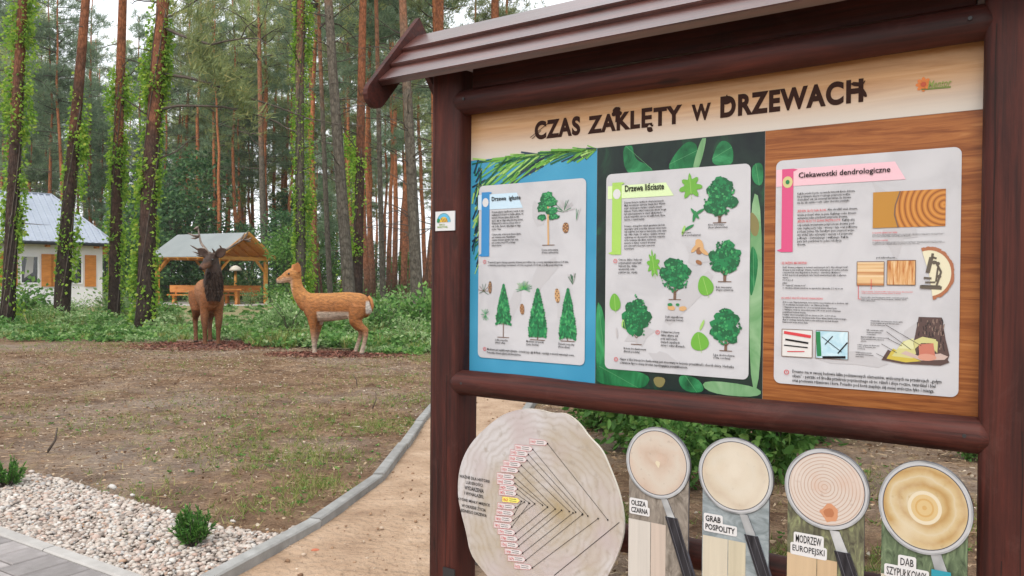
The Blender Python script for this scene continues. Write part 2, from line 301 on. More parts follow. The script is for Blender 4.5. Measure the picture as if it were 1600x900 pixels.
# sand of the path
M['sand'] = grain('path_sand', [(0.28, (0.245, 0.155, 0.098)), (0.45, (0.37, 0.25, 0.165)), (0.58, (0.43, 0.30, 0.205)), (0.74, (0.53, 0.39, 0.285))], (3.2, 3.2, 3.2), 12, rough=0.95, bump=1.0, bscale=(26, 26, 26), bdist=0.035)
def ground_mat():
    m, nt, b, o = nodes_of('forest_soil'); n = nt.nodes; l = nt.links
    tc = n.new('ShaderNodeTexCoord')
    def noise(sc, det=6, rough=0.6, dist=0.0):
        z = n.new('ShaderNodeTexNoise'); z.inputs['Scale'].default_value = sc; z.inputs['Detail'].default_value = det; z.inputs['Roughness'].default_value = rough
        z.inputs['Distortion'].default_value = dist; l.new(tc.outputs['Object'], z.inputs['Vector']); return z.outputs['Fac']
    def mix(fac, a, c, bt='MIX'):
        x = n.new('ShaderNodeMix'); x.data_type = 'RGBA'; x.blend_type = bt
        if isinstance(fac, float): x.inputs['Factor'].default_value = fac
        else: l.new(fac, x.inputs['Factor'])
        for s, v in (('A', a), ('B', c)):
            if isinstance(v, tuple): x.inputs[s].default_value = rgba(v)
            else: l.new(v, x.inputs[s])
        return x.outputs['Result']
    def rr(fac, p0, p1): r = ramp(nt, [(p0, (0, 0, 0)), (p1, (1, 1, 1))]); l.new(fac, r.inputs[0]); return r.outputs[0]
    big = noise(0.42, 5); mid = noise(2.1, 7, 0.65); fine = noise(38, 4, 0.7); fine2 = noise(95, 3, 0.7)
    c = mix(rr(mid, 0.36, 0.66), (0.115, 0.066, 0.041), (0.285, 0.188, 0.120))
    c = mix(rr(big, 0.46, 0.66), c, mix(rr(mid, 0.3, 0.7), (0.185, 0.145, 0.118), (0.315, 0.25, 0.20)))
    straw = noise(5.5, 8, 0.7, 0.5); c = mix(rr(straw, 0.55, 0.72), c, (0.36, 0.27, 0.15))
    gr = noise(0.9, 6, 0.66, 0.4); c = mix(rr(gr, 0.60, 0.76), c, mix(rr(fine, 0.4, 0.6), (0.17, 0.17, 0.075), (0.26, 0.27, 0.11)))
    f = ramp(nt, [(0.25, (0.42, 0.40, 0.38)), (0.5, (1, 1, 1)), (0.75, (1.45, 1.42, 1.4))]); l.new(fine, f.inputs[0]); c = mix(0.85, c, f.outputs[0], 'MULTIPLY')
    f2 = ramp(nt, [(0.3, (0.6, 0.6, 0.6)), (0.7, (1.3, 1.3, 1.3))]); l.new(fine2, f2.inputs[0]); c = mix(0.7, c, f2.outputs[0], 'MULTIPLY')
    l.new(c, b.inputs['Base Color']); b.inputs['Roughness'].default_value = 0.95; b.inputs['Specular IOR Level'].default_value = 0.1
    bn = n.new('ShaderNodeBump'); bn.inputs['Strength'].default_value = 0.9; bn.inputs['Distance'].default_value = 0.03; l.new(fine, bn.inputs['Height'])
    l.new(bn.outputs[0], b.inputs['Normal'])
    return m
M['ground'] = ground_mat()
M['forest_floor'] = grain('forest_floor', [(0.3, (0.045, 0.055, 0.022)), (0.5, (0.10, 0.115, 0.045)), (0.7, (0.16, 0.13, 0.07))], (2.5, 2.5, 2.5), 7, rough=0.95, bump=0.6, bscale=(18, 18, 18), bdist=0.05)
M['dry_grass'] = grain('dry_grass_patch', [(0.3, (0.17, 0.16, 0.07)), (0.7, (0.33, 0.27, 0.14))], (3, 3, 3), 7, rough=0.95, bump=0.4)
# ------------------------------------------------------------------ setting: ground, path, kerbs, pavement, pebbles
def inpoly(x, y, poly):
    c = np.zeros(np.shape(x), bool); n = len(poly)
    for i in range(n):
        x0, y0 = poly[i]; x1, y1 = poly[(i+1) % n]
        t = ((y0 > y) != (y1 > y)) & (x < (x1-x0)*(y-y0)/((y1-y0) if abs(y1-y0) > 1e-9 else 1e-9)+x0)
        c ^= t
    return c
def wob(x, y, s=1.0):
    return (np.sin(x*1.7*s+0.3)*np.cos(y*1.3*s+1.1)+np.sin(x*3.9*s+y*2.7*s)*0.5+np.sin(x*9.1*s-y*7.3*s+0.7)*0.3+np.cos(x*5.3*s+y*11.7*s)*0.25)
xs = np.concatenate([[-1500, -400, -120, -50, -26], np.linspace(-15, 10, 170), [20, 50, 120, 400, 1500]])
ys = np.concatenate([[-300, -60, -12], np.linspace(-1, 24, 190), [34, 50, 120, 400, 1500]])
gx, gy = np.meshgrid(xs, ys); gz = -0.024 + 0.007*wob(gx, gy)*((np.abs(gx) < 26) & (gy < 30))
nx, ny = len(xs), len(ys); ii = (np.arange(ny-1)[:, None]*nx+np.arange(nx-1)).ravel()
ground = link('ground', np_mesh('ground', np.stack([gx, gy, gz], -1).reshape(-1, 3), np.stack([ii, ii+1, ii+nx+1, ii+nx], 1), M['ground'], smooth=True))
tag(ground, 'brown bare soil of the clearing with dry litter and thin grass', 'soil', kind='structure')

# forest floor beyond the clearing, irregular front edge
edge = [(-60, 24), (-30, 20.8), (-14, 19.4), (-10.5, 18.9), (-8.6, 17.6), (-6.9, 17.9), (-5.2, 17.0), (-4.0, 15.6), (-3, 15.2), (-2.0, 15.3), (-1.2, 15.0), (-0.4, 16.2), (2, 16.5), (10, 15), (30, 12), (80, 10)]
mb = MB(); n0 = len(edge)
mb.add([(x, y, 0.0) for x, y in edge]+[(x*9 if abs(x) > 40 else x*6, 420, 0.0) for x, y in edge], [(i, i+1, i+1+n0, i+n0) for i in range(n0-1)])
tag(mb.build('forest_floor', M['forest_floor']), 'mossy green forest floor under the pines', 'forest floor', kind='structure')
mb = MB(); mb.poly([(-13.5, 24, 0.004), (-7.2, 23, 0.004), (-9.2, 34, 0.004), (-11.0, 38.5, 0.004), (-20, 38, 0.004), (-17, 28, 0.004)])
tag(mb.build('dry_grass_patch', M['dry_grass']), 'yellowish dry grass patch in front of the picnic shelter', 'grass', kind='structure')

KL = [(-1.72, -0.6), (-1.68, 0.4), (-1.6, 1.4), (-1.49, 2.4), (-1.33, 3.38), (-1.055, 4.30), (-0.87, 5.28), (-0.84, 6.27), (-0.84, 7.3), (-0.81, 8.26), (-0.72, 9.24), (-0.50, 10.2), (-0.12, 11.1), (0.42, 11.9), (1.1, 12.6), (1.9, 13.2), (2.8, 13.6)]
KR = [(-0.135, 3.74), (-0.06, 4.7), (0.0, 5.7), (0.05, 6.7), (0.10, 7.65), (0.21, 8.65), (0.45, 9.6), (0.86, 10.5), (1.45, 11.25), (2.2, 11.9), (3.1, 12.3)]
path_poly = KL + KR[::-1] + [(1.2, 3.1), (2.3, 2.1), (3.2, 0.5), (3.2, -0.6)]
def subdiv_poly_sheet(name, poly, z, step, mat, amp, kind='structure'):
    px = [p[0] for p in poly]; py = [p[1] for p in poly]
    X = np.arange(min(px), max(px)+step, step); Y = np.arange(min(py), max(py)+step, step)
    bm = bmesh.new(); vs = [bm.verts.new((x, y, z)) for x, y in poly]; bm.faces.new(vs)
    bmesh.ops.triangulate(bm, faces=bm.faces[:])
    for x in X[1:-1]: bmesh.ops.bisect_plane(bm, geom=bm.verts[:]+bm.edges[:]+bm.faces[:], plane_co=(x, 0, 0), plane_no=(1, 0, 0))
    for y in Y[1:-1]: bmesh.ops.bisect_plane(bm, geom=bm.verts[:]+bm.edges[:]+bm.faces[:], plane_co=(0, y, 0), plane_no=(0, 1, 0))
    for v in bm.verts: v.co.z = z + amp*float(wob(v.co.x, v.co.y, 2.0))
    bmesh.ops.recalc_face_normals(bm, faces=bm.faces[:])
    if sum(f.normal.z for f in bm.faces) < 0: bmesh.ops.reverse_faces(bm, faces=bm.faces[:])
    for f in bm.faces: f.smooth = True
    me = bpy.data.meshes.new(name); bm.to_mesh(me); bm.free(); me.materials.append(mat)
    o = link(name, me); o['kind'] = kind; return o
path = subdiv_poly_sheet('path', path_poly, 0.010, 0.10, M['sand'], 0.0055)
tag(path, 'sandy footpath between grey concrete kerbs', 'path')

def kerb_mesh(L, w=0.075, z0=-0.12, z1=0.062, b=0.008):
    mb = MB(); prof = [(-w/2, z0), (w/2, z0), (w/2, z1-b), (w/2-b, z1), (-w/2+b, z1), (-w/2, z1-b)]
    n = len(prof); mb.add([(0, y, z) for y, z in prof]+[(L, y, z) for y, z in prof], [(i, (i+1) % n, (i+1) % n+n, i+n) for i in range(n)]+[tuple(range(n-1, -1, -1)), tuple(range(n, 2*n))])
    return mb
def kerb_line(pts):
    for i in range(len(pts)-1):
        p, q = Vector(pts[i]), Vector(pts[i+1]); d = q-p; L = d.length-0.020
        o = kerb_mesh(L, z1=0.062+0.004*math.sin(i*2.3)).build('kerb_stone', M['concrete'], path)
        o.location = (p.x+0.004*math.sin(i*5.1), p.y, 0); o.rotation_euler = (0.02*math.sin(i*3.7), 0.004*math.sin(i*1.9), math.atan2(d.y, d.x)+0.008*math.sin(i*4.3))
kerb_line(KL); kerb_line(KR)

# pebble bed
top_px = [(-60, 742), (0, 746), (60, 747), (110, 757), (170, 778), (240, 800), (300, 818), (350, 832), (400, 838), (432, 842)]
bed = [tuple(gp(*p)[:2]) for p in top_px] + [(-1.105, 4.26), (-1.37, 3.38), (-1.53, 2.4), (-1.60, 1.6)]
PE0 = gp(0, 834)[:2]; PE1 = gp(186, 900)[:2]; pd = unit(PE1-PE0); pn = np.array([pd[1], -pd[0]])   # pn points to the pavement side
if pn[1] > 0: pn = -pn
q1 = PE0 + pd*1.35; q0 = PE0 - pd*1.2
bed += [tuple(q1+pd*0.5), tuple(q1), tuple(q0)]
bed[-3] = (max(bed[-3][0], -1.66), bed[-3][1])
pb = subdiv_poly_sheet('pebble_bed', bed, 0.004, 0.3, M['pebble_base'] if 'pebble_base' in M else M['joint_sand'], 0.0)
tag(pb, 'bed of pale pebbles between paving and soil', 'pebble bed')
bx = np.array([p[0] for p in bed]); by = np.array([p[1] for p in bed])
N = 36000; X = RNG.uniform(bx.min(), bx.max(), N); Y = RNG.uniform(max(by.min(), 3.0), by.max(), N); k = inpoly(X, Y, bed); X, Y = X[k], Y[k]
area_n = 13000; X, Y = X[:area_n], Y[:area_n]
e = RNG.normal(size=(260, 2))*0.0                                           # a few strays over the border
sx = RNG.uniform(-3.6, -1.1, 300); sy = RNG.uniform(3.6, 6.0, 300); ks = ~inpoly(sx, sy, bed) & ~inpoly(sx, sy, path_poly) & inpoly(sx, sy-0.16, bed)
X = np.concatenate([X, sx[ks][:60]]); Y = np.concatenate([Y, sy[ks][:60]]); n = len(X)
bm = bmesh.new(); bmesh.ops.create_icosphere(bm, subdivisions=1, radius=1.0); bm.verts.ensure_lookup_table()
IV = np.array([v.co[:] for v in bm.verts]); IF = np.array([[v.index for v in f.verts] for f in bm.faces]); bm.free()
s = (0.006+0.011*RNG.random(n)**1.5)*(1+0.35*(RNG.random(n) < 0.08)); ax = np.stack([s*RNG.uniform(0.95, 1.5, n), s, s*RNG.uniform(0.5, 0.8, n)], 1)
Vp = IV[None]*ax[:, None, :]*(1+0.12*RNG.normal(size=(n, len(IV), 1)))
a = RNG.uniform(0, 2*PI, n); ti = RNG.uniform(-0.5, 0.5, n); ca, sa = np.cos(a), np.sin(a); ct, st = np.cos(ti), np.sin(ti)
x1 = Vp[..., 0]*ct[:, None]-Vp[..., 2]*st[:, None]; z1 = Vp[..., 0]*st[:, None]+Vp[..., 2]*ct[:, None]
Vp = np.stack([x1*ca[:, None]-Vp[..., 1]*sa[:, None], x1*sa[:, None]+Vp[..., 1]*ca[:, None], z1], -1)
Vp += np.stack([X, Y, 0.010+RNG.uniform(0, 0.022, n)], 1)[:, None, :]
o = link('pebbles', np_mesh('pebbles', Vp.reshape(-1, 3), (np.arange(n)[:, None, None]*len(IV)+IF[None]).reshape(-1, 3), M['pebble'], smooth=True))
tag(o, 'pale pink and grey rounded pebbles filling the bed', 'pebbles', kind='stuff')

# pavement: edging kerbs and single pavers
pv = MB(); c0 = q0+pn*0.0; c1 = q1+pd*0.6
pv.poly([(c0[0], c0[1], 0.002), (c1[0], c1[1], 0.002), ((c1+pn*2.2)[0], (c1+pn*2.2)[1], 0.002), ((c0+pn*2.2)[0], (c0+pn*2.2)[1], 0.002)][::-1])
pave = pv.build('pavement', M['joint_sand']); tag(pave, 'pavement of grey concrete pavers with pale edging', 'pavement', kind='structure')
if pave.data.polygons[0].normal.z < 0: pave.data.flip_normals()
M['edging'] = grain('pale_edging', [(0.3, (0.34, 0.32, 0.305)), (0.7, (0.43, 0.41, 0.39))], (10, 10, 10), 7, rough=0.9, bump=0.3, bscale=(140, 140, 140), rand=0.06, bdist=0.003)
ang = math.atan2(pd[1], pd[0])
for i in range(4):
    p = q0+pd*(0.99*i-0.22)+pn*0.035
    o = kerb_mesh(0.982, 0.07, -0.1, 0.044).build('edging_stone', M['edging'], pave); o.location = (p[0], p[1], 0); o.rotation_euler = (0, 0, ang)
sizes = [0.115, 0.175, 0.235]; pm = {}
def paver_mesh(a, b):
    if (a, b) not in pm:
        m_ = MB(); t, c = 0.04, 0.005
        m_.add([(0, 0, 0), (a, 0, 0), (a, b, 0), (0, b, 0), (0, 0, t-c), (a, 0, t-c), (a, b, t-c), (0, b, t-c), (c, c, t), (a-c, c, t), (a-c, b-c, t), (c, b-c, t)],
               [(0, 1, 5, 4), (1, 2, 6, 5), (2, 3, 7, 6), (3, 0, 4, 7), (4, 5, 9, 8), (5, 6, 10, 9), (6, 7, 11, 10), (7, 4, 8, 11), (8, 9, 10, 11)])
        pm[(a, b)] = m_.mesh('paver', M['paver'])
    return pm[(a, b)]
rs = random.Random(3); u_ = -0.9
row_w = 0.172
while u_ < 2.1:
    v_ = 0.078
    while v_ < 1.25:
        Lb = rs.choice(sizes); p = PE0+pd*u_+pn*v_
        if p[1] > 3.0 and p[0] > -3.6:
            o = link('paver', paver_mesh(row_w-0.009, Lb-0.009), pave); o.location = (p[0], p[1], 0.0)
            o.rotation_euler = (rs.uniform(-.006, .006), rs.uniform(-.006, .006), ang)
            o.scale = (1, -1 if (pd[0]*pn[1]-pd[1]*pn[0]) < 0 else 1, 1)
        v_ += Lb
    u_ += row_w

# leaf litter, grass, twigs on the soil
def soil_points(n, x0, x1, y0, y1, pw=1.0):
    X = RNG.uniform(x0, x1, n*3); Y = y0+(y1-y0)*RNG.random(n*3)**pw
    k = ~inpoly(X, Y, path_poly) & ~inpoly(X, Y, bed) & (((np.stack([X, Y], 1)-PE0)@pn) < -0.02); return X[k][:n], Y[k][:n]
parts = []
for (n, x0, x1, y0, y1, s0, s1) in ((21000, -9, -0.4, 4.0, 19, 0.008, 0.036), (7500, -0.2, 6, 3.0, 12, 0.012, 0.05), (160, -1.6, 0.0, 3.4, 9, 0.008, 0.02)):
    if n == 160: X = RNG.uniform(x0, x1, n); Y = RNG.uniform(y0, y1, n); zz = 0.014
    else: X, Y = soil_points(n, x0, x1, y0, y1, 0.9); zz = -0.012
    D = np.stack([RNG.normal(size=len(X)), RNG.normal(size=len(X)), RNG.uniform(-0.15, 0.45, len(X))], 1)
    parts.append(leaves_geo(np.stack([X, Y, np.full(len(X), zz)+RNG.uniform(0, 0.012, len(X))], 1), D, RNG.uniform(s0, s1, len(X)), 0.55, 0.5))
def merge(parts):
    V, F, b = [], [], 0
    for v, f in parts: V.append(v); F.append(f+b); b += len(v)
    return np.concatenate(V), np.concatenate(F)
o = link('leaf_litter', np_mesh('leaf_litter', *merge(parts), M['litter'])); tag(o, 'fallen dry leaves and bark bits strewn over the soil', 'leaf litter', kind='stuff')
# straw and pine needles: thin slivers lying flat
X, Y = soil_points(26000, -8, -0.3, 4.0, 16, 0.85); X2, Y2 = soil_points(9000, -0.2, 5, 3.0, 11); X = np.concatenate([X, X2]); Y = np.concatenate([Y, Y2]); n = len(X)
a = RNG.uniform(0, 2*PI, n); D = np.stack([np.cos(a), np.sin(a), RNG.uniform(-0.05, 0.12, n)], 1)
o = link('needle_litter', np_mesh('needle_litter', *blades_geo(np.stack([X, Y, np.full(n, -0.008)+RNG.uniform(0, 0.012, n)], 1), D, RNG.uniform(0.03, 0.10, n), RNG.uniform(0.003, 0.007, n)), M['litter']))
tag(o, 'dry straw and pine needles scattered over the soil', 'needle litter', kind='stuff')
# grass tufts in patches
pc = [(-2.2, 6.4, 0.65, 300), (-1.55, 6.0, 0.4, 260), (-1.3, 5.2, 0.28, 170), (-1.15, 7.4, 0.4, 260), (-1.9, 7.6, 0.8, 300), (-3.6, 7.4, 0.6, 160), (-5.2, 8.2, 0.8, 120), (-2.3, 5.0, 0.4, 60), (-1.5, 4.75, 0.25, 70), (-3.0, 9.0, 0.9, 200), (-1.1, 9.0, 0.5, 200), (-1.6, 10.8, 0.9, 240), (-4.4, 6.1, 0.35, 90), (-7.5, 11, 1.2, 220), (-5, 12.5, 1.3, 200), (-8, 15.5, 1.5, 500), (-2.4, 12.5, 0.5, 60), (-1.2, 13.8, 0.8, 420), (0.75, 4.6, 0.25, 160), (1.55, 3.9, 0.3, 260), (2.2, 5.6, 0.5, 260), (2.6, 4.6, 0.5, 260), (0.1, 3.85, 0.12, 60), (-2.75, 5.0, 0.15, 24), (-1.95, 4.15, 0.08, 18)]
P, D, L, W = [], [], [], []
for (cx, cy, r, n) in pc:
    for _ in range(n):
        x, y = cx+random.gauss(0, r*0.6), cy+random.gauss(0, r*0.6)
        for _ in range(random.randint(3, 7)):
            P.append((x+random.gauss(0, 0.012), y+random.gauss(0, 0.012), -0.02)); D.append((random.gauss(0, 0.55), random.gauss(0, 0.55), 0.75))
            L.append(random.uniform(0.025, 0.085)); W.append(random.uniform(0.003, 0.007))
P = np.array(P); k = ~inpoly(P[:, 0], P[:, 1], path_poly)
o = link('grass_tufts', np_mesh('grass_tufts', *blades_geo(P[k], np.array(D)[k], np.array(L)[k], np.array(W)[k]), M['grass'])); tag(o, 'short sparse grass tufts growing in patches on the soil', 'grass', kind='stuff')
# broad weeds
P, D, S = [], [], []
for (cx, cy, r, n) in pc:
    for _ in range(n//8):
        x, y = cx+random.gauss(0, r*0.7), cy+random.gauss(0, r*0.7)
        for _ in range(random.randint(4, 9)):
            a = random.uniform(0, 2*PI); P.append((x, y, -0.012)); D.append((math.cos(a), math.sin(a), random.uniform(0.2, 0.8))); S.append(random.uniform(0.014, 0.036))
P = np.array(P); k = ~inpoly(P[:, 0], P[:, 1], path_poly)
o = link('low_weeds', np_mesh('low_weeds', *leaves_geo(P[k], np.array(D)[k], np.array(S)[k], 0.5), M['leaf_mid'])); tag(o, 'low broad-leaved weeds among the grass on the soil', 'weeds', kind='stuff')

# clods and grit on the path
n = 1500; X = RNG.uniform(-1.7, 1.0, n*2); Y = 3.0+7*RNG.random(n*2)**1.3; k = inpoly(X, Y, path_poly); X, Y = X[k][:n], Y[k][:n]; n = len(X); sz = 0.0022+0.011*RNG.random(n)**5
Vp = IV[None]*sz[:, None, None]*np.array([1, 1, 0.7])*(1+0.2*RNG.normal(size=(n, len(IV), 1)))+np.stack([X, Y, 0.014+sz*0.1], 1)[:, None, :]
o = link('path_grit', np_mesh('path_grit', Vp.reshape(-1, 3), (np.arange(n)[:, None, None]*len(IV)+IF[None]).reshape(-1, 3), islandmat('sand_grit', [(0, (0.17, 0.10, 0.06)), (0.5, (0.33, 0.21, 0.13)), (1, (0.52, 0.42, 0.33))], 0.95), smooth=True)); tag(o, 'small clods and grit lying on the sandy path', 'grit', kind='stuff')
def stick(name, p, q, r, label, bend=0.02):
    p, q = Vector(p), Vector(q); m = (p+q)/2+Vector((bend, bend*0.5, 0)); base = p.copy()
    mb = MB(); mb.tube([Vector(), m-base, q-base], [r, r*0.85, r*0.5], 6); o = mb.build(name, M['dead_twig']); o.location = base; return tag(o, label, 'stick')
g = gp(73, 702); stick('stick', (g[0], g[1], -0.03), (g[0]+0.07, g[1]+0.02, 0.165), 0.011, 'short dark stick standing upright in the soil above the pebbles')
g = gp(558, 600); stick('stick', (g[0], g[1], -0.03), (g[0]-0.06, g[1], 0.13), 0.008, 'thin twig leaning left out of the soil below the doe')
g = gp(582, 634); stick('stick', (g[0], g[1], -0.03), (g[0]+0.03, g[1]+0.02, 0.15), 0.007, 'thin twig standing upright near the far bend of the kerb')
mb = MB(); bm_ = IV*np.array([0.022, 0.018, 0.012])*(1+0.1*RNG.normal(size=(len(IV), 1))); g = gp(492, 864)
mb.add(bm_, [tuple(f) for f in IF]); o = mb.build('brick_chip', plain('brick_red', (0.42, 0.13, 0.07), 0.9)); o.location = (g[0], g[1], 0.012); tag(o, 'small red brick chip lying on the sandy path', 'stone')
# ------------------------------------------------------------------ forest
def tufts(P, D, rng, nb=15, L=(0.22, 0.40), W=(0.022, 0.045), spread=0.75):
    n = len(P); PP = np.repeat(P, nb, 0); DD = np.repeat(unit(D), nb, 0)+rng.normal(size=(n*nb, 3))*spread
    PP = PP+rng.normal(size=PP.shape)*0.07
    return blades_geo(PP, DD, rng.uniform(*L, n*nb), rng.uniform(*W, n*nb), rng)
def limb_points(base, az, length, rise, rng, n=6, droop=0.0):
    pts = [np.array(base, float)]; d = np.array([math.cos(az), math.sin(az), rise]); p = pts[0].copy()
    for i in range(n):
        d = unit(d+rng.normal(size=3)*0.16+np.array([0, 0, -droop])); p = p+d*length/n; pts.append(p.copy())
    return pts
def make_pine(seed, H, cb, r0, nlimb, maxlen, tpl, ndead, needles='needles', bark='bark_far', nb=15):
    rng = np.random.default_rng(seed)
    k = 13; zs = np.linspace(-0.3, H, k); wx = np.cumsum(rng.normal(size=k)*0.07); wy = np.cumsum(rng.normal(size=k)*0.07); wx -= wx[0]; wy -= wy[0]
    path_ = [(wx[i], wy[i], zs[i]) for i in range(k)]; rad = [r0*(1.18 if i == 0 else 1)*(1-0.82*(zs[i]/H if zs[i] > 0 else 0)) for i in range(k)]
    def axis(z): return np.array([np.interp(z, zs, wx), np.interp(z, zs, wy), z])
    trunk = MB().tube(path_, rad, 9).mesh('trunk', M[bark])
    lm = MB(); TP, TD = [], []
    for i in range(nlimb):
        t = rng.random()**0.85; z = cb+(H-cb)*t*0.98; az = rng.uniform(0, 2*PI)
        prof = (0.35+0.65*math.sin(min(1, (1-t)*1.25+0.12)*PI/2))*(0.55+0.45*min(1, t*3.5)); ln = maxlen*prof*rng.uniform(0.55, 1.1)
        pts = limb_points(axis(z), az, ln, 0.15+0.8*t*rng.random(), rng, 5, 0.03*(1-t))
        lm.tube(pts, [max(0.012, r0*0.26*(1-j/6)*(1-0.5*t)) for j in range(6)], 4, cap=False)
        for _ in range(int(tpl*(0.5+prof))):
            s = rng.uniform(0.3, 1.0); j = min(4, int(s*5)); q = pts[j]+(pts[j+1]-pts[j])*(s*5-j)
            off = rng.normal(size=3)*np.array([1, 1, 0.38])*ln*0.20; TP.append(q+off); TD.append(unit(pts[5]-pts[0])*0.5+off*0.5+np.array([0, 0, 0.55]))
    for i in range(ndead):
        z = rng.uniform(1.5, cb+1.0); ln = rng.uniform(0.3, 1.9)*min(1.0, 0.35+z/9); pts = limb_points(axis(z), rng.uniform(0, 2*PI), ln, rng.uniform(-0.15, 0.5), rng, 4, 0.05)
        lm.tube(pts, [0.022, 0.018, 0.014, 0.010, 0.006], 4, cap=False)
    return dict(trunk=trunk, limbs=lm.mesh('branches', M['dead_twig']), crown=np_mesh('crown', *tufts(np.array(TP), np.array(TD), rng, nb), M[needles]), H=H)
PINES = [make_pine(11, 23, 10.5, 0.17, 46, 2.6, 11, 26), make_pine(12, 21, 9.0, 0.15, 46, 2.4, 11, 26, 'needles_b'), make_pine(13, 24, 12.5, 0.18, 40, 2.8, 12, 30),
         make_pine(14, 19, 7.5, 0.14, 48, 2.3, 11, 20, 'needles_b'), make_pine(15, 22, 11.0, 0.16, 42, 3.0, 11, 28, 'needles')]
YOUNG = [make_pine(21, 11, 3.0, 0.10, 50, 2.0, 15, 8, 'needles_b', nb=16), make_pine(22, 14, 5.0, 0.11, 52, 2.1, 15, 12, 'needles', nb=16)]
def plant_pine(tp, x, y, rz, sc, label, group=None, lean=(0, 0), name='pine_tree', branches=True):
    o = empty(name, (x, y, 0), rz); o.scale = (sc, sc, sc); o.rotation_euler = (lean[0], lean[1], rz)
    link('trunk', tp['trunk'], o); link('crown', tp['crown'], o)
    if branches: link('branches', tp['limbs'], o)['kind'] = 'stuff'
    return tag(o, label, 'tree', group)

# the near pines, each stem traced at its own distance: ((x at y) pixel pairs), distance, widths in pixels low/top
def near_pine(px, Y, wl, wt, label, bark, seed, crown_z, dead, H=20.0, cr=None):
    rng = np.random.default_rng(seed)
    pts = [at(x, y, Y) for x, y in px]; g = pts[0]+(pts[0]-pts[1])*(pts[0][2]+0.3)/max(0.2, (pts[1][2]-pts[0][2])); base = np.array([g[0], g[1], 0.0])
    top = pts[-1]; d = unit(pts[-1]-pts[-2]); d = unit(d*0.6+np.array([0, 0, 0.4]))
    ctrl = [np.array([g[0], g[1], -0.3])]+pts; z = top[2]
    while z < H: ctrl.append(ctrl[-1]+d*2.2+rng.normal(size=3)*0.05); z = ctrl[-1][2]
    ctrl = np.array(ctrl)-base; zz = np.linspace(-0.3, ctrl[-1][2], 26); axx = np.interp(zz, ctrl[:, 2], ctrl[:, 0]); axy = np.interp(zz, ctrl[:, 2], ctrl[:, 1])
    for _ in range(2): axx[1:-1] = (axx[:-2]+2*axx[1:-1]+axx[2:])/4; axy[1:-1] = (axy[:-2]+2*axy[1:-1]+axy[2:])/4
    rl, rt = wl*Y/FPX/2, wt*Y/FPX/2; zt = top[2]
    rad = [max(0.03, (rl+(rt-rl)*max(0, z_)/zt))*(1.0+0.25*math.exp(-max(0, z_+0.3)*2.2)) if z_ < zt else max(0.02, rt*(1-(z_-zt)/(ctrl[-1][2]-zt+0.5))) for z_ in zz]
    o = empty('pine_tree', base); tr = MB().tube([(axx[i], axy[i], zz[i]) for i in range(26)], rad, 16).mesh('trunk', M[bark]); link('trunk', tr, o)
    def axis(z_): return np.array([np.interp(z_, zz, axx), np.interp(z_, zz, axy), z_])
    lm0 = MB(); big = []
    for (bz, azd, ln, rise, r, droop) in dead:
        lm = MB() if ln > 0.75 else lm0
        if ln > 0.75: big.append(lm)
        p = limb_points(axis(bz), math.radians(azd), ln, rise, rng, 7, droop); lm.tube(p, [r*(1-0.85*j/7) for j in range(8)], 5, cap=False)
        for j in (3, 5, 6):
            if ln > 1.0:
                s_ = limb_points(p[j], math.radians(azd)+rng.normal()*0.9, ln*0.3*rng.random(), rise*0.5+rng.normal()*0.3, rng, 3, droop); lm.tube(s_, [r*0.4, r*0.3, r*0.2, r*0.1], 4, cap=False)
    lm = lm0; TP, TD = [], []
    for b_ in big: link('branch', b_.mesh('branch', M['dead_twig']), o)
    for i in range(24):
        t = rng.random(); z_ = crown_z+(H-crown_z)*t; ln = (2.8-1.6*t)*rng.uniform(0.6, 1.1); p = limb_points(axis(min(z_, zz[-1])), rng.uniform(0, 2*PI), ln, 0.3+0.5*t, rng, 5, 0.02)
        lm.tube(p, [0.05*(1-j/6) for j in range(6)], 4, cap=False)
        for _ in range(11):
            s = rng.uniform(0.3, 1); j = min(4, int(s*5)); q = p[j]+(p[j+1]-p[j])*(s*5-j); off = rng.normal(size=3)*np.array([1, 1, 0.38])*ln*0.2
            TP.append(q+off); TD.append(off*0.5+np.array([0, 0, 0.6])+unit(p[5]-p[0])*0.5)
    if cr:
        for q in cr: TP.append(np.array(q)-base); TD.append(np.array([0.3, 0, 0.4]))
    link('branches', lm.mesh('branches', M['dead_twig']), o)['kind'] = 'stuff'; link('crown', np_mesh('crown', *tufts(np.array(TP), np.array(TD), rng, 15), M['needles']), o)
    tag(o, label, 'tree'); return base, axis, lambda z_: float(np.interp(z_, zz, rad))
def rd(n, z0, z1, l0, l1, seed, rise=(0.0, 0.6)):
    r = random.Random(seed); return [(r.uniform(z0, z1), r.uniform(0, 360), r.uniform(l0, l1), r.uniform(*rise), 0.02, 0.04) for _ in range(n)]
NP = {}
NP['A'] = near_pine([(14, 455), (19, 330), (26, 180), (32, 60), (36, 0)], 20.5, 20, 13, 'vine-clad dark pine at the left edge in front of the house', 'bark', 31, 11, rd(8, 2, 9, 0.3, 1.0, 1))
NP['B'] = near_pine([(98, 452), (106, 320), (118, 190), (128, 80), (134, 0)], 21.5, 22, 12, 'leaning pine crossing the middle of the white house', 'bark', 32, 12, rd(7, 3, 9, 0.2, 0.7, 2))
NP['C'] = near_pine([(179, 445), (182, 320), (186, 180), (190, 60), (192, 0)], 23, 17, 12, 'slim vine-clad pine beside the right end of the house', 'bark', 33, 12, rd(9, 3, 9, 0.3, 1.3, 3))
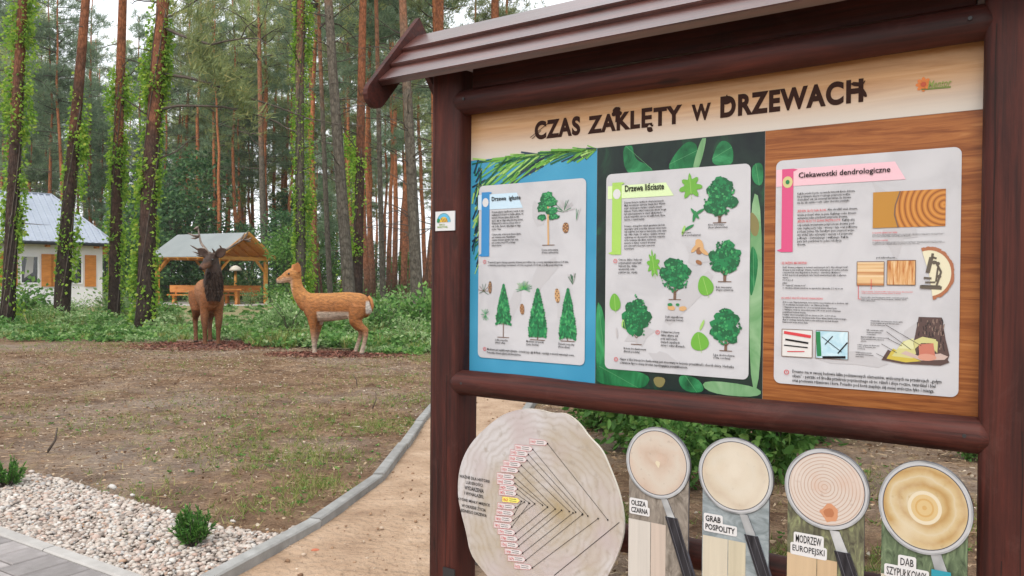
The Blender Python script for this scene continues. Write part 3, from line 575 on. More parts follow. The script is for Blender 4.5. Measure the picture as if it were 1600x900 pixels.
Dd = [(7.95, -5, 2.0, 0.12, 0.035, 0.0), (7.75, -20, 5.2, -0.18, 0.045, 0.06), (6.55, 0, 5.4, 0.12, 0.045, 0.085), (5.6, -8, 4.2, 0.10, 0.040, 0.09), (4.35, 8, 1.4, 0.18, 0.03, 0.0), (5.75, 12, 0.6, 0.25, 0.025, 0), (5.0, -6, 0.6, 0.15, 0.025, 0), (8.3, 175, 1.2, 0.6, 0.03, 0), (6.6, 170, 1.0, 0.5, 0.03, 0), (5.4, 185, 1.1, 0.6, 0.028, 0), (7.0, 200, 0.8, 0.4, 0.025, 0)]
wisp = []
_r = np.random.default_rng(5)
for (fx, fy, tx, ty, n) in ((310, 20, 318, 130, 22), (300, 70, 400, 190, 60), (330, 90, 380, 160, 40), (260, 18, 345, 15, 16)):
    for _ in range(n): t = _r.random(); q = at(fx+(tx-fx)*t+_r.normal()*9, fy+(ty-fy)*t+_r.normal()*9, 20.2+_r.normal()*0.5); wisp.append(q)
NP['D'] = near_pine([(228, 460), (231, 330), (240, 190), (248, 90), (256, 0)], 20.5, 27, 18, 'thick vine-clad pine with long drooping dead branches left of the shelter', 'bark', 34, 12, Dd, cr=wisp)
NP['E'] = near_pine([(470, 430), (469, 300), (468, 150), (470, 0)], 25, 14, 13, 'straight pine wrapped in bright vine behind the doe head', 'bark_grey', 35, 13, rd(16, 3, 11, 0.5, 2.2, 5))
NP['F'] = near_pine([(545, 450), (538, 360), (530, 250), (521, 130), (513, 0)], 23, 20, 13, 'grey pine leaning left above the back of the doe', 'bark_grey', 36, 12, rd(24, 4, 10, 0.2, 1.6, 6, (0.1, 0.9)))
NP['G'] = near_pine([(559, 458), (561, 330), (564, 180), (567, 0)], 24.5, 16, 11, 'reddish straight pine right beside the grey leaning pine', 'bark', 37, 13, rd(14, 4, 11, 0.4, 2.2, 7))
NP['H'] = near_pine([(651, 452), (646, 340), (640, 210), (634, 100), (628, 0)], 24, 20, 11.5, 'grey pine with bare side twigs left of the notice board post', 'bark_grey', 38, 12, rd(26, 2.5, 9, 0.8, 3.0, 8))
NP['I'] = near_pine([(682, 440), (683, 300), (685, 150), (687, 0)], 27, 16, 13, 'orange pine rising over the left tip of the board roof', 'bark', 39, 13, rd(16, 3, 10, 0.6, 2.6, 9))
NP['K'] = near_pine([(768, 440), (770, 300), (772, 150), (774, 0)], 30, 15, 12, 'orange pine stem peeping over the roof ridge of the board', 'bark', 40, 14, rd(12, 3, 11, 0.6, 2.2, 10))
NP['N'] = near_pine([(598, 458), (595, 330), (592, 200), (588, 0)], 29, 9, 6, 'slender grey pine midway between the doe rump and the board post', 'bark_grey', 41, 12, rd(12, 2, 10, 0.4, 1.8, 11), H=17)
NP['O'] = near_pine([(515, 440), (510, 330), (505, 200), (499, 60)], 31, 9, 6, 'slender grey pine above the shoulder of the doe', 'bark_grey', 42, 10, rd(10, 2, 9, 0.3, 1.2, 12), H=16)
NP['J'] = near_pine([(415, 440), (411, 330), (408, 220), (405, 80)], 46, 12, 6, 'pale orange pine with bare crooked limbs just behind the shelter', 'bark_grey', 43, 13.5, [(9.6, 170, 2.4, 0.15, 0.05, 0.0), (8.9, 190, 1.6, 0.3, 0.05, 0.0), (11, 175, 1.8, 0.4, 0.05, 0.02), (7.6, 180, 1.5, 0.0, 0.04, 0)]+rd(8, 4, 11, 0.5, 1.5, 13), H=19)

# stems further back that can be picked out, then the rest of the forest
rf = random.Random(17)
mid = [(31, 52, 10), (48, 60, 5), (67, 55, 8), (82, 50, 9), (94, 48, 12), (75, 62, 6), (136, 60, 6), (146, 56, 7), (160, 66, 5), (262, 55, 8), (281, 60, 6), (289, 58, 6), (318, 52, 9), (328, 50, 11), (352, 60, 6), (365, 54, 9), (340, 70, 5), (379, 62, 6), (392, 66, 6), (417, 52, 9), (425, 64, 5), (440, 62, 5), (449, 66, 5), (494, 38, 9), (572, 34, 8), (583, 36, 6), (606, 44, 5), (617, 48, 5), (629, 36, 7), (640, 50, 5), (665, 38, 7), (674, 34, 10), (480, 50, 6), (455, 56, 6), (536, 48, 6), (552, 50, 5), (576, 55, 5), (600, 60, 4), (612, 66, 4), (660, 55, 5)]
spots = []
ORD = ['first', 'second', 'third', 'fourth', 'fifth', 'sixth', 'seventh', 'eighth', 'ninth', 'tenth', 'eleventh', 'twelfth', 'thirteenth']
REG = [(0, 110, 'above the left half of the house roof'), (110, 200, 'between the leaning pine and the thick vine-clad pine'), (200, 345, 'between the thick vine-clad pine and the shelter ridge'), (345, 460, 'above and right of the shelter roof'), (460, 560, 'above the neck and back of the doe'), (560, 640, 'above the rump of the doe'), (640, 760, 'against the left post of the notice board')]
seen_ = {}
mid.sort()
for (px, Y, w) in mid:
    rg_ = next(q for q in REG if q[0] <= px < q[1]); seen_[rg_] = seen_.get(rg_, -1)+1; lab_ = 'orange forest pine %s, %s from the left' % (rg_[2], ORD[seen_[rg_]])

    x = (px-800)/FPX*Y; tp = PINES[rf.randrange(5)]; sc = rf.uniform(0.9, 1.08); spots.append((x, Y))
    o = plant_pine(tp, x, Y, rf.uniform(0, 2*PI), sc, lab_, 'nearer background pines', (rf.uniform(-.015, .015), rf.uniform(-.02, .02)))
    wr = w*Y/FPX/2/ (0.15*sc); o.children[0].scale = (wr, wr, 1)
n = 0
while n < 96:
    Y = rf.uniform(46, 120)**1.0; px = rf.uniform(-60, 860); x = (px-800)/FPX*Y
    if -19.5 < x < -10 and 34 < Y < 48 or x < -14 and Y < 44: continue
    if any((x-a)**2+(Y-b)**2 < 3.0 for a, b in spots): continue
    if 590 < px < 660 and Y > 62 and rf.random() < 0.4: continue
    spots.append((x, Y)); n += 1
    o = plant_pine(PINES[rf.randrange(5)], x, Y, rf.uniform(0, 2*PI), rf.uniform(0.82, 1.08), 'thin far pine deep in the forest, behind the nearer orange stems', 'background pines', (rf.uniform(-.02, .02), rf.uniform(-.02, .02)))
for _ in range(22):
    Y = rf.uniform(26, 70); x = rf.uniform(2, 34)*Y/50
    plant_pine(PINES[rf.randrange(5)], x, Y, rf.uniform(0, 6), rf.uniform(0.85, 1.1), 'pine standing in the forest hidden behind the notice board', 'pines behind the board')
for (px, Y, sc, k) in ((318, 62, 1.0, 1), (352, 64, 1.15, 1), (300, 70, 1.1, 1), (225, 52, 1.0, 0), (62, 52, 1.1, 0), (150, 56, 1.1, 0), (505, 40, 0.75, 0), (497, 60, 1.0, 1), (395, 60, 1.2, 1), (60, 64, 1.3, 1), (440, 70, 1.2, 1), (560, 70, 1.1, 1)):
    x = (px-800)/FPX*Y; plant_pine(YOUNG[k], x, Y, rf.uniform(0, 6), sc, 'young pine with foliage low on its stem among the forest', 'young pines', name='young_pine')

# broadleaf understorey trees
def make_broadleaf(seed, H, rx, n, ls, mat, cb=0.12):
    rng = np.random.default_rng(seed); lm = MB(); z = np.linspace(-0.2, H*0.8, 7); wx = np.cumsum(rng.normal(size=7)*0.08); wx -= wx[0]
    lm.tube([(wx[i], 0.3*wx[i], z[i]) for i in range(7)], [0.09*(1-i/8)*H/7 for i in range(7)], 7); trunk = lm.mesh('trunk', M['bark_grey'])
    nc = 46; t = rng.random(nc); cz = H*(cb+(1-cb)*t); rr_ = rx*np.sqrt(np.maximum(0.05, 1-((t-0.38)/0.66)**2))*rng.uniform(0.35, 1.0, nc); az = rng.uniform(0, 2*PI, nc)
    cc = np.stack([rr_*np.cos(az), rr_*np.sin(az), cz], 1); lb = MB()
    for c in cc[:26]: lb.tube([(0, 0, max(0.3, c[2]*0.6)), (c[0]*0.5, c[1]*0.5, c[2]*0.85), tuple(c)], [0.03, 0.02, 0.01], 4, cap=False)
    idx = rng.integers(0, nc, n); off = rng.normal(size=(n, 3))*np.array([1, 1, 0.55])*H*0.065*(0.7+0.6*rng.random((n, 1))); P = cc[idx]+off
    D = off*1.2+rng.normal(size=(n, 3))*0.25+np.array([0, 0, -0.12]); V, F = leaves_geo(P, D, rng.uniform(*ls, n), 0.62, 0.2, rng)
    return dict(trunk=trunk, limbs=lb.mesh('branches', M['dead_twig']), crown=np_mesh('crown', V, F, M[mat]))
BL = [make_broadleaf(51, 7.5, 2.4, 5200, (0.14, 0.30), 'leaf_dark'), make_broadleaf(52, 5.0, 1.7, 3600, (0.12, 0.24), 'leaf_dark'), make_broadleaf(53, 4.0, 1.3, 3000, (0.10, 0.2), 'leaf_mid')]
for (px, Y, k, sc, lab) in ((292, 50, 0, 1.15, 'dense dark green broadleaf tree rising behind the shelter roof'), (268, 47, 1, 1.2, 'dark bushy tree left of the shelter behind the thick pine'), (330, 49, 1, 1.0, 'dark leafy tree seen under the shelter roof'), (205, 44, 1, 1.2, 'dark leafy tree between the house end and the thick pine'),
                            (372, 50, 1, 0.9, 'dark leafy tree seen through the shelter beside the bird house'), (435, 44, 1, 0.95, 'dark leafy tree right of the shelter post'), (182, 42, 2, 1.0, 'leafy bush tree behind the slim vine-clad pine'), (452, 38, 2, 0.9, 'green leafy tree left of the doe head'), (500, 42, 2, 1.1, 'green leafy tree behind the neck of the doe'),
                            (582, 52, 1, 0.7, 'low dark leafy tree deep between the thin pines'), (520, 52, 1, 0.9, 'dark leafy tree behind the grey leaning pine'), (632, 60, 2, 0.8, 'small green tree deep in the forest by the board post'), (232, 58, 0, 1.2, 'tall dark broadleaf tree far behind the thick pine'), (462, 60, 0, 1.0, 'tall dark broadleaf tree far behind the doe head')):
    plant_pine(BL[k], (px-800)/FPX*Y, Y, px*0.1, sc, lab, 'understorey trees', name='broadleaf_tree')

# climbing vines on the near stems
def vine(key, z0, z1, n, spread, label, side=0.0, ls=(0.04, 0.115), clump=None):
    base, axis, radf = NP[key]; rng = np.random.default_rng(hash(key) % 100 + 60 if False else ord(key[0])+60)
    n = int(n*2.1); nc = max(12, int((z1-z0)*20)); cz = rng.uniform(z0, z1, nc); ca = rng.uniform(0, 2*PI, nc); cr_ = rng.random(nc)**2.0*spread*0.4
    if clump:
        for (zc, h, r) in clump:
            m_ = int(nc*0.35); cz = np.concatenate([cz, rng.normal(zc, h, m_)]); ca = np.concatenate([ca, rng.uniform(0, 2*PI, m_)]); cr_ = np.concatenate([cr_, rng.random(m_)**1.2*r*0.40])
    cz = np.clip(cz, z0, z1); fr_ = (np.sin(ca) < -0.35) & (rng.random(len(ca)) < 0.8); ca = np.where(fr_, rng.choice([-1, 1], len(ca))*rng.uniform(-0.1, 0.5, len(ca))+np.where(rng.random(len(ca)) < .5, 0, PI), ca); nc = len(cz)
    pw_ = np.clip(0.75+0.5*np.sin(cz*2.3+ord(key[0]))+0.35*np.sin(cz*5.1+1), 0.30, 1.4); idx = rng.choice(nc, n, p=pw_/pw_.sum()); P = []
    ax = np.array([axis(z) for z in cz]); rr_ = np.array([radf(z) for z in cz])
    C = ax+np.stack([np.cos(ca)*(rr_+cr_)+side, np.sin(ca)*(rr_+cr_), np.zeros(nc)], 1)
    off = rng.normal(size=(n, 3))*np.array([0.055, 0.055, 0.17]); P = C[idx]+off
    ctr = np.array([axis(z) for z in P[:, 2]]); rv = P-ctr; rv[:, 2] = 0; dist = np.linalg.norm(rv, axis=1, keepdims=True); rad = np.array([radf(z) for z in P[:, 2]])[:, None]+0.02
    P = np.where(dist < rad, ctr+unit(rv)*rad+np.array([0, 0, 0]), P)
    D = unit(rv)*0.7+rng.normal(size=(n, 3))*0.35+np.array([0, 0, -0.55]); V, F = leaves_geo(P, D, rng.uniform(*ls, n), 0.8, 0.2, rng)
    o = empty('climbing_vine', base); link('foliage', np_mesh('foliage', V, F, M['leaf_vine']), o)
    st = MB()
    for k in range(3):
        a0 = rng.uniform(0, 6); st.tube([tuple(axis(z)+np.array([math.cos(a0+z*0.5), math.sin(a0+z*0.5), 0])*(radf(z)+0.01)) for z in np.linspace(0, z1*0.95, 14)], 0.014, 5)
    link('stem', st.mesh('stem', M['dead_twig']), o); tag(o, label, 'vine'); return o
vine('A', 0.4, 8.8, 2300, 0.28, 'bright green vine climbing the pine at the left edge', clump=[(7.6, 0.8, 0.75), (5.9, 0.5, 0.65), (3.4, 0.4, 0.4)])
vine('B', 1.2, 6.2, 1000, 0.12, 'vine hugging the leaning pine before the white house', side=0.10, clump=[(4.6, 0.7, 0.28)])
vine('C', 0.6, 7.2, 1900, 0.16, 'thick light green vine on the slim pine beside the house end', clump=[(6.2, 0.45, 0.75), (4.0, 0.9, 0.3)])
vine('D', 0.2, 8.6, 3000, 0.20, 'dense vine covering the thick pine left of the shelter', side=-0.05, clump=[(6.9, 0.6, 0.4), (2.6, 1.6, 0.25)])
vine('E', 0.4, 10.5, 3000, 0.35, 'tall bright vine around the straight pine behind the doe', side=0.08, clump=[(8.0, 1.5, 0.4), (4.5, 1.2, 0.5), (1.5, 0.6, 0.5)])
vine('G', 0.3, 5.6, 1100, 0.25, 'patchy vine on the reddish pine behind the doe back', side=-0.22, clump=[(4.4, 0.7, 0.3)])

# undergrowth belt
def cover_height(px, Y): return 0.0
PCs = []
rg = np.random.default_rng(91)
def belt(n, px0, px1, y0, y1, h0, h1):
    for _ in range(n):
        Y = y0+(y1-y0)*rg.random(); px = rg.uniform(px0, px1); PCs.append(((px-800)/FPX*Y, Y, rg.uniform(h0, h1)))
belt(170, -40, 280, 18.0, 20.0, 0.12, 0.36); belt(230, -40, 275, 19.8, 24.5, 0.35, 0.85); belt(70, -40, 250, 25, 31, 0.5, 0.95)
belt(110, 275, 410, 17.3, 20.8, 0.10, 0.28); belt(40, 275, 400, 20.8, 24, 0.08, 0.2); belt(70, 270, 420, 24, 36, 0.04, 0.14)
belt(230, 400, 690, 15.4, 17.6, 0.15, 0.5); belt(170, 425, 690, 17.5, 22, 0.35, 0.8); belt(190, 440, 700, 22, 32, 0.4, 1.1); belt(170, 435, 700, 32, 52, 0.5, 1.4); belt(60, 410, 445, 19, 24, 0.3, 0.7)
belt(130, 180, 450, 47, 60, 0.8, 1.8); belt(70, -60, 150, 46, 70, 0.8, 1.5); belt(60, -40, 270, 16.6, 18.2, 0.05, 0.18); belt(40, 560, 690, 14.4, 15.4, 0.05, 0.2)
VV = [[], [], [], []]; FF = [[], [], [], []]; bb_ = [0, 0, 0, 0]
for (x, y, h) in PCs:
    clump_ = 0.55+0.45*math.sin(x*1.9+1.3)*math.cos(y*1.4)+0.25*math.sin(x*4.7+y*3.1); h = h*(0.56 if y < 45 else 1.0)*max(0.35, min(1.25, 0.45+0.75*clump_)); sp = int(rg.choice(4, p=(0.42, 0.28, 0.14, 0.16)))
    far = y > 30; n = (95 if h > 0.3 else 45) if not far else 60; r = h*rg.uniform(0.45, 0.8)+0.13
    t = rg.random(n)**0.7; a = rg.uniform(0, 2*PI, n); rr_ = r*np.sqrt(rg.random(n))*(1.1-0.55*t)
    if sp == 3:                                  # tall grass and reedy stalks
        P = np.stack([x+rr_*np.cos(a)*0.8, y+rr_*np.sin(a)*0.8, np.zeros(n)], 1); D = np.stack([np.cos(a)*0.35, np.sin(a)*0.35, np.ones(n)], 1)+rg.normal(size=(n, 3))*0.2
        V, F = blades_geo(P, D, h*rg.uniform(0.6, 1.3, n)+0.05, rg.uniform(0.012, 0.03, n)*(1.8 if far else 1), rg)
    else:
        P = np.stack([x+rr_*np.cos(a), y+rr_*np.sin(a), h*t], 1); D = np.stack([np.cos(a)*0.8, np.sin(a)*0.8, rg.uniform(-0.3, 0.45, n)], 1)+rg.normal(size=(n, 3))*0.35
        V, F = leaves_geo(P, D, rg.uniform(0.05, 0.135, n)*(1.7 if far else 1)*(0.8 if sp == 0 else 1.1), (0.6, 0.5, 0.65)[sp], 0.2, rg)
    VV[sp].append(V); FF[sp].append(F+bb_[sp]); bb_[sp] += len(V)
for sp, (nm_, mt_, lb_) in enumerate((('undergrowth', 'leaf_cover', 'pale green low leafy undergrowth along the forest edge'), ('undergrowth', 'leaf_mid', 'fresh green broad-leaved undergrowth along the forest edge'), ('undergrowth', 'leaf_shrub', 'dark green leafy undergrowth along the forest edge'), ('tall_grass', 'grass', 'tall yellowish grass growing among the undergrowth'))):
    o = link(nm_, np_mesh(nm_, np.concatenate(VV[sp]), np.concatenate(FF[sp]), M[mt_])); tag(o, lb_, 'undergrowth', kind='stuff')

def make_shrub(seed, h, r, n, ls, mat, six=False, low=-0.35):
    rng = np.random.default_rng(seed); st = MB(); ns = 11; tips = []
    for k in range(ns):
        a = rng.uniform(0, 2*PI); q = np.array([math.cos(a)*r*rng.uniform(0.3, 0.95), math.sin(a)*r*rng.uniform(0.3, 0.95), h*rng.uniform(0.65, 1)]); m_ = q*np.array([0.35, 0.35, 0.55]); tips.append((m_, q))
        st.tube([(0, 0, -0.05), tuple(m_), tuple(q)], [0.012, 0.009, 0.004], 5, cap=False)
    P, D = [], []
    for i in range(n):
        m_, q = tips[rng.integers(ns)]; t = rng.uniform(low, 1.0); p = m_+(q-m_)*t if t > 0 else m_*(1+t)
        off = rng.normal(size=3)*r*0.16; P.append(p+off); D.append(off*3+np.array([q[0], q[1], 0])*0.8+rng.normal(size=3)*0.3+np.array([0, 0, 0.05]))
    V, F = leaves_geo(np.array(P), np.array(D), rng.uniform(*ls, n), 0.6, 0.2, rng, six)
    return st.mesh('stem', M['dead_twig']), np_mesh('foliage', V, F, M[mat])
SH = [make_shrub(71, 1.1, 0.75, 420, (0.10, 0.2), 'leaf_mid'), make_shrub(72, 1.0, 0.8, 560, (0.07, 0.14), 'leaf_cover'), make_shrub(73, 1.25, 0.7, 420, (0.09, 0.18), 'leaf_shrub')]
for (px, Y, k, sc, lab) in ((40, 22.5, 0, 1.05, 'large-leaved green bush in front of the house window'), (118, 24, 1, 0.7, 'small bush at the foot of the leaning pine'), (185, 23.5, 1, 1.0, 'bright leafy bush below the house corner'), (248, 22.5, 0, 0.7, 'green bush at the foot of the thick vine-clad pine'), (75, 20.5, 1, 0.6, 'pale green bush below the large-leaved bush'),
                            (452, 18.5, 1, 0.95, 'pale green bush below the doe chin'), (600, 18.0, 2, 0.75, 'dark green bush right behind the rump of the doe'), (505, 19.0, 0, 0.55, 'green bush seen between the legs of the doe'), (655, 20, 0, 1.0, 'tall leafy weed beside the board post'), (620, 23, 1, 0.9, 'pale green bush between doe rump and board post'),
                            (535, 25, 1, 0.8, 'bush at the foot of the grey leaning pine'), (665, 26, 1, 1.1, 'tall green bush close to the board post in the forest'), (578, 27, 0, 0.8, 'green bush at the foot of the reddish pine'), (425, 19, 1, 0.55, 'green bush left of the doe chest'), (300, 38.0, 1, 0.6, 'low bush at the near edge of the shelter floor'), (392, 37.5, 1, 0.7, 'low bush below the table under the shelter'), (640, 16.3, 1, 0.6, 'small pale plant at the clearing edge near the board post')):
    o = empty('shrub', ((px-800)/FPX*Y, Y, 0), px*0.3); o.scale = (sc, sc, sc); link('stem', SH[k][0], o); link('foliage', SH[k][1], o); tag(o, lab, 'bush', 'bushes along the forest edge')
# the near leafy shrub seen below the board rail
NS = make_shrub(81, 1.0, 0.72, 1900, (0.05, 0.11), 'leaf_mid', True, -0.9)
for (px, Y, sc, lab) in ((935, 7.4, 0.75, 'leafy shrub just right of the wood slice sign'), (1055, 5.3, 0.60, 'low leafy shrub right behind the alder magnifier sign'), (1255, 6.8, 0.8, 'leafy shrub behind the top of the larch magnifier sign'), (1395, 8.2, 0.7, 'leafy shrub between the larch and oak magnifier signs'), (1525, 6.2, 0.35, 'small leafy plant between the oak magnifier sign and right post'), (1000, 6.4, 0.95, 'leafy green shrub between the wood slice and first magnifier sign'), (1110, 6.0, 0.98, 'leafy green shrub between the first two magnifier signs'), (1200, 5.6, 0.92, 'leafy green shrub left of the larch magnifier sign'), (1330, 7.2, 0.8, 'leafy shrub at the foot of the trunk behind the signs')):
    o = empty('shrub', ((px-800)/FPX*Y, Y, 0), px); o.scale = (sc, sc, sc); link('stem', NS[0], o); link('foliage', NS[1], o); tag(o, lab, 'bush', 'shrubs behind the board')
mb = MB().tube([(0, 0, -0.1), (0.01, 0, 0.25), (0.02, 0, 1.5), (0.0, 0.05, 6), (0.1, 0, 14)], [0.26, 0.20, 0.18, 0.15, 0.05], 14)
o = empty('pine_tree', ((1290-800)/FPX*7.6, 7.6, 0)); link('trunk', mb.mesh('trunk', M['bark']), o); link('crown', PINES[2]['crown'], o).location = (0, 0, -6); tag(o, 'dark trunk standing close behind the larch magnifier sign', 'tree')

# two dwarf thujas in the pebbles
def thuja(px, py, h, w, label, seed):
    rng = np.random.default_rng(seed); g = gp(px, py); o = empty('dwarf_thuja', (g[0], g[1], 0.01)); st = MB(); P, D, S = [], [], []
    for k in range(46):
        a0 = rng.uniform(0, 2*PI); t = rng.random(); out = w*0.62*(0.25+0.75*rng.random()); top = np.array([math.cos(a0)*out, math.sin(a0)*out, h*(0.98-0.50*(out/(w*0.62))**1.9)*rng.uniform(0.72, 1.08)]); b0 = np.array([0.15*top[0], 0.15*top[1], 0.015]); m_ = b0+(top-b0)*0.5+np.array([math.cos(a0), math.sin(a0), 0])*w*0.06
        st.tube([tuple(b0), tuple(m_), tuple(top)], [0.0028, 0.002, 0.001], 4, cap=False); fan = unit(np.array([-math.sin(a0), math.cos(a0), 0])+rng.normal(size=3)*0.5)
        for j in range(60):
            q = rng.uniform(0.22, 1.0); p = (1-q)**2*b0+2*q*(1-q)*m_+q*q*top; sgn = rng.choice((-1, 1)); d = unit(top-b0)*0.9+fan*sgn*rng.uniform(0.3, 1.0)+rng.normal(size=3)*0.22; P.append(p); D.append(d); S.append(rng.uniform(0.014, 0.044)*(1.2-0.5*q))
    link('foliage', np_mesh('foliage', *leaves_geo(np.array(P), np.array(D), np.array(S), 0.26, 0.2, rng), M['thuja']), o); link('stem', st.mesh('stem', M['dead_twig']), o)['kind'] = 'stuff'; tag(o, label, 'shrub')
thuja(303, 861, 0.215, 0.17, 'small green thuja in the pebbles next to the kerb', 1); thuja(11, 766, 0.21, 0.21, 'small green thuja at the left edge of the pebble bed', 2)
# ------------------------------------------------------------------ house and shelter
b_ = math.radians(42); hw = np.array([math.cos(b_), math.sin(b_), 0]); hn = np.array([math.sin(b_), -math.cos(b_), 0])      # along the wall, and out of it
HC = at(160, 437, 35.5); HC[2] = 0
house = empty('house', tuple(HC), b_); tag(house, 'white rendered house with ribbed metal roof and orange shutters', 'house')
# local frame: x along the wall (0 at the right corner, negative to the left), y into the house, z up
WL, DP, WH = 15.0, 7.0, 2.72
MB().box(-WL, 0, 0, DP, 0, WH).build('wall', M['white_wall'], house)
ov = 0.45; rz = 5.12; EZ = WH+0.06
rf_ = MB(); E0, E1 = (-WL-ov, -ov-0.1, EZ), (ov, -ov-0.1, EZ); E2, E3 = (ov, DP+ov, EZ), (-WL-ov, DP+ov, EZ); R0, R1 = (-WL+3.2, DP/2, rz), (-1.25, DP/2, rz)
rf_.add([E0, E1, E2, E3, R0, R1], [(0, 1, 5, 4), (1, 2, 5), (2, 3, 4, 5), (3, 0, 4), (3, 2, 1, 0)]); roof = rf_.build('roof', M['metal_roof'], house)
slope = Vector((0, DP/2+ov+0.1, rz-EZ)); L = slope.length
rb = MB(); xx = -WL-ov+0.1
while xx < ov:
    tmax = 1.0
    if xx > R1[0]: tmax = (ov-xx)/(ov-R1[0])
    if xx < R0[0]: tmax = (xx+WL+ov)/(R0[0]+WL+ov)
    p = Vector((xx, -ov-0.1, EZ+0.012)); q = p+slope*tmax
    if tmax > 0.03: rb.bar(p, q, 0.085, 0.07)
    xx += 0.26
o = rb.build('roof_ribs', M['metal_roof'], roof)
MB().tube([R0, R1], 0.07, 6).tube([E1, R1], 0.05, 6).build('ridge_cap', M['metal_roof'], roof)
MB().tube([(-WL-ov, -ov-0.16, EZ-0.05), (ov, -ov-0.16, EZ-0.05)], 0.075, 8).build('gutter', M['gutter'], house)
MB().tube([(ov-0.15, -ov-0.16, EZ-0.08), (0.10, -0.05, EZ-0.6), (0.10, -0.05, 0.1)], 0.05, 6).build('downpipe', M['gutter'], house)
x = -0.3
while x > -WL: MB().box(x-0.06, x+0.06, -ov, -0.003, EZ-0.20, EZ-0.06).build('rafter_end', M['timber_d'], house); x -= 0.95
MB().box(0.002, 0.42, 0.05, DP, EZ-0.45, EZ-0.05).build('soffit_board', M['timber_d'], house)
MB().box(0.28, 0.42, 0.0, 0.14, 0, EZ-0.46).build('porch_post', M['timber_d'], house)
def window(xc, w=0.72, z0=1.0, z1=2.22):
    f = MB(); t = 0.07
    f.box(xc-w/2, xc+w/2, -0.05, -0.002, z0, z0+t).box(xc-w/2, xc+w/2, -0.05, -0.002, z1-t, z1).box(xc-w/2, xc-w/2+t, -0.05, -0.002, z0+t, z1-t).box(xc+w/2-t, xc+w/2, -0.05, -0.002, z0+t, z1-t)
    fo = f.build('window', M['white_wall'], house)
    MB().box(xc-w/2+t, xc+w/2-t, -0.025, -0.003, z0+t, z1-t).build('pane', M['glass'], fo)
    cu = MB(); cu.add([(xc-0.1, -0.03, z1-t), (xc+0.16, -0.03, z1-t), (xc+0.12, -0.03, z0+0.5), (xc-0.2, -0.03, z0+0.25)], [(0, 1, 2, 3)]); cu.build('curtain', M['curtain'], fo)
    for s in (-1, 1):
        c = xc+s*(w/2+0.30); sh = MB().box(c-0.22, c+0.22, -0.055, -0.004, z0-0.1, z1+0.06)
        so_ = sh.build('shutter', M['timber_d'], house)
def wall_x(px):                                # where a pixel column meets the wall line
    v = ray(px, 437); A = np.array([[hw[0], -v[0]], [hw[1], -v[1]]]); s, t = np.linalg.solve(A, -HC[:2]); return s
for px in (46, 115, -22): window(wall_x(px))

# picnic shelter
t_ = math.radians(60); SA = np.array([-math.sin(t_), math.cos(t_)]); SG = np.array([math.cos(t_), math.sin(t_)])     # along the ridge away from the open gable, across the gable
FL = at(341, 405, 38.0)[:2]; GW, SLN = 3.55, 5.2
sh = empty('picnic_shelter', (FL[0], FL[1], 0), math.atan2(SG[1], SG[0])); tag(sh, 'orange timber picnic shelter with grey gable roof', 'shelter')
# local x across the gable (0..GW), local y away from the gable (0..SLN)
ez, az_ = 2.32, 3.55
def slope_sheet(s):
    c = GW/2; xe = c+s*(GW/2+0.0); n = Vector((s*(az_-ez), 0, GW/2)).normalized()*0.035
    p = [Vector((c, -0.05, az_)), Vector((xe, -0.05, ez)), Vector((xe, SLN+0.05, ez)), Vector((c, SLN+0.05, az_))]
    return MB().add(p+[q+n for q in p], [(0, 1, 2, 3), (7, 6, 5, 4), (0, 4, 5, 1), (1, 5, 6, 2), (2, 6, 7, 3), (3, 7, 4, 0)])
for s in (-1, 1): slope_sheet(s).build('roof_sheet', M['grey_roof'], sh)
nv = Vector((0, 0, -0.07)); ins = 0.28
for y in np.linspace(0.02, SLN-0.02, 8):
    for s in (-1, 1): MB().bar(Vector((GW/2, y, az_))+nv, Vector((GW/2+s*GW/2, y, ez))+nv, 0.075, 0.12).build('rafter', M['timber'], sh)
for s in (-1, 1):                               # boarding under the sheets
    p = [Vector((GW/2, 0, az_-0.012)), Vector((GW/2+s*GW/2, 0, ez-0.012)), Vector((GW/2+s*GW/2, SLN, ez-0.012)), Vector((GW/2, SLN, az_-0.012))]
    MB().add(p+[q+Vector((0, 0, -0.015)) for q in p], [(0, 1, 2, 3), (7, 6, 5, 4), (0, 4, 5, 1), (1, 5, 6, 2), (2, 6, 7, 3), (3, 7, 4, 0)]).build('roof_boarding', M['timber'], sh)
    MB().bar((GW/2, -0.06, az_+0.0), (GW/2+s*(GW/2+0.02), -0.06, ez+0.0), 0.03, 0.14).build('barge_board', M['timber'], sh)
bz = 2.30
for x in (ins, GW-ins):
    MB().box(x-0.07, x+0.07, 0.1, SLN-0.1, bz-0.08, bz+0.08).build('eave_beam', M['timber'], sh)
    for y in (0.35, SLN-0.35):
        MB().box(x-0.075, x+0.075, y-0.075, y+0.075, 0, bz-0.082).build('post', M['timber'], sh)
        sy = 1 if y < SLN/2 else -1; MB().bar((x, y+sy*0.02, bz-0.72), (x, y+sy*0.68, bz-0.06), 0.09, 0.09).build('brace', M['timber'], sh)
        sx = 1 if x < GW/2 else -1; MB().bar((x+sx*0.02, y, bz-0.72), (x+sx*0.68, y, bz-0.06), 0.09, 0.09).build('brace', M['timber'], sh)
for y in (0.35, SLN-0.35): MB().box(ins+0.08, GW-ins-0.08, y-0.07, y+0.07, bz-0.082, bz+0.078).build('tie_beam', M['timber'], sh)
mb = MB(); c_ = [Vector((FL[0], FL[1], 0))+Vector((SG[0], SG[1], 0))*u+Vector((SA[0], SA[1], 0))*v for u, v in ((-1.2, -1.4), (GW+0.4, -0.8), (GW+0.4, SLN+0.6), (-1.2, SLN+0.6))]
o = mb.poly([(p.x, p.y, 0.012) for p in c_]).build('shelter_floor', M['gravel_pale']); tag(o, 'pale gravel floor under the picnic shelter', 'floor', kind='structure')
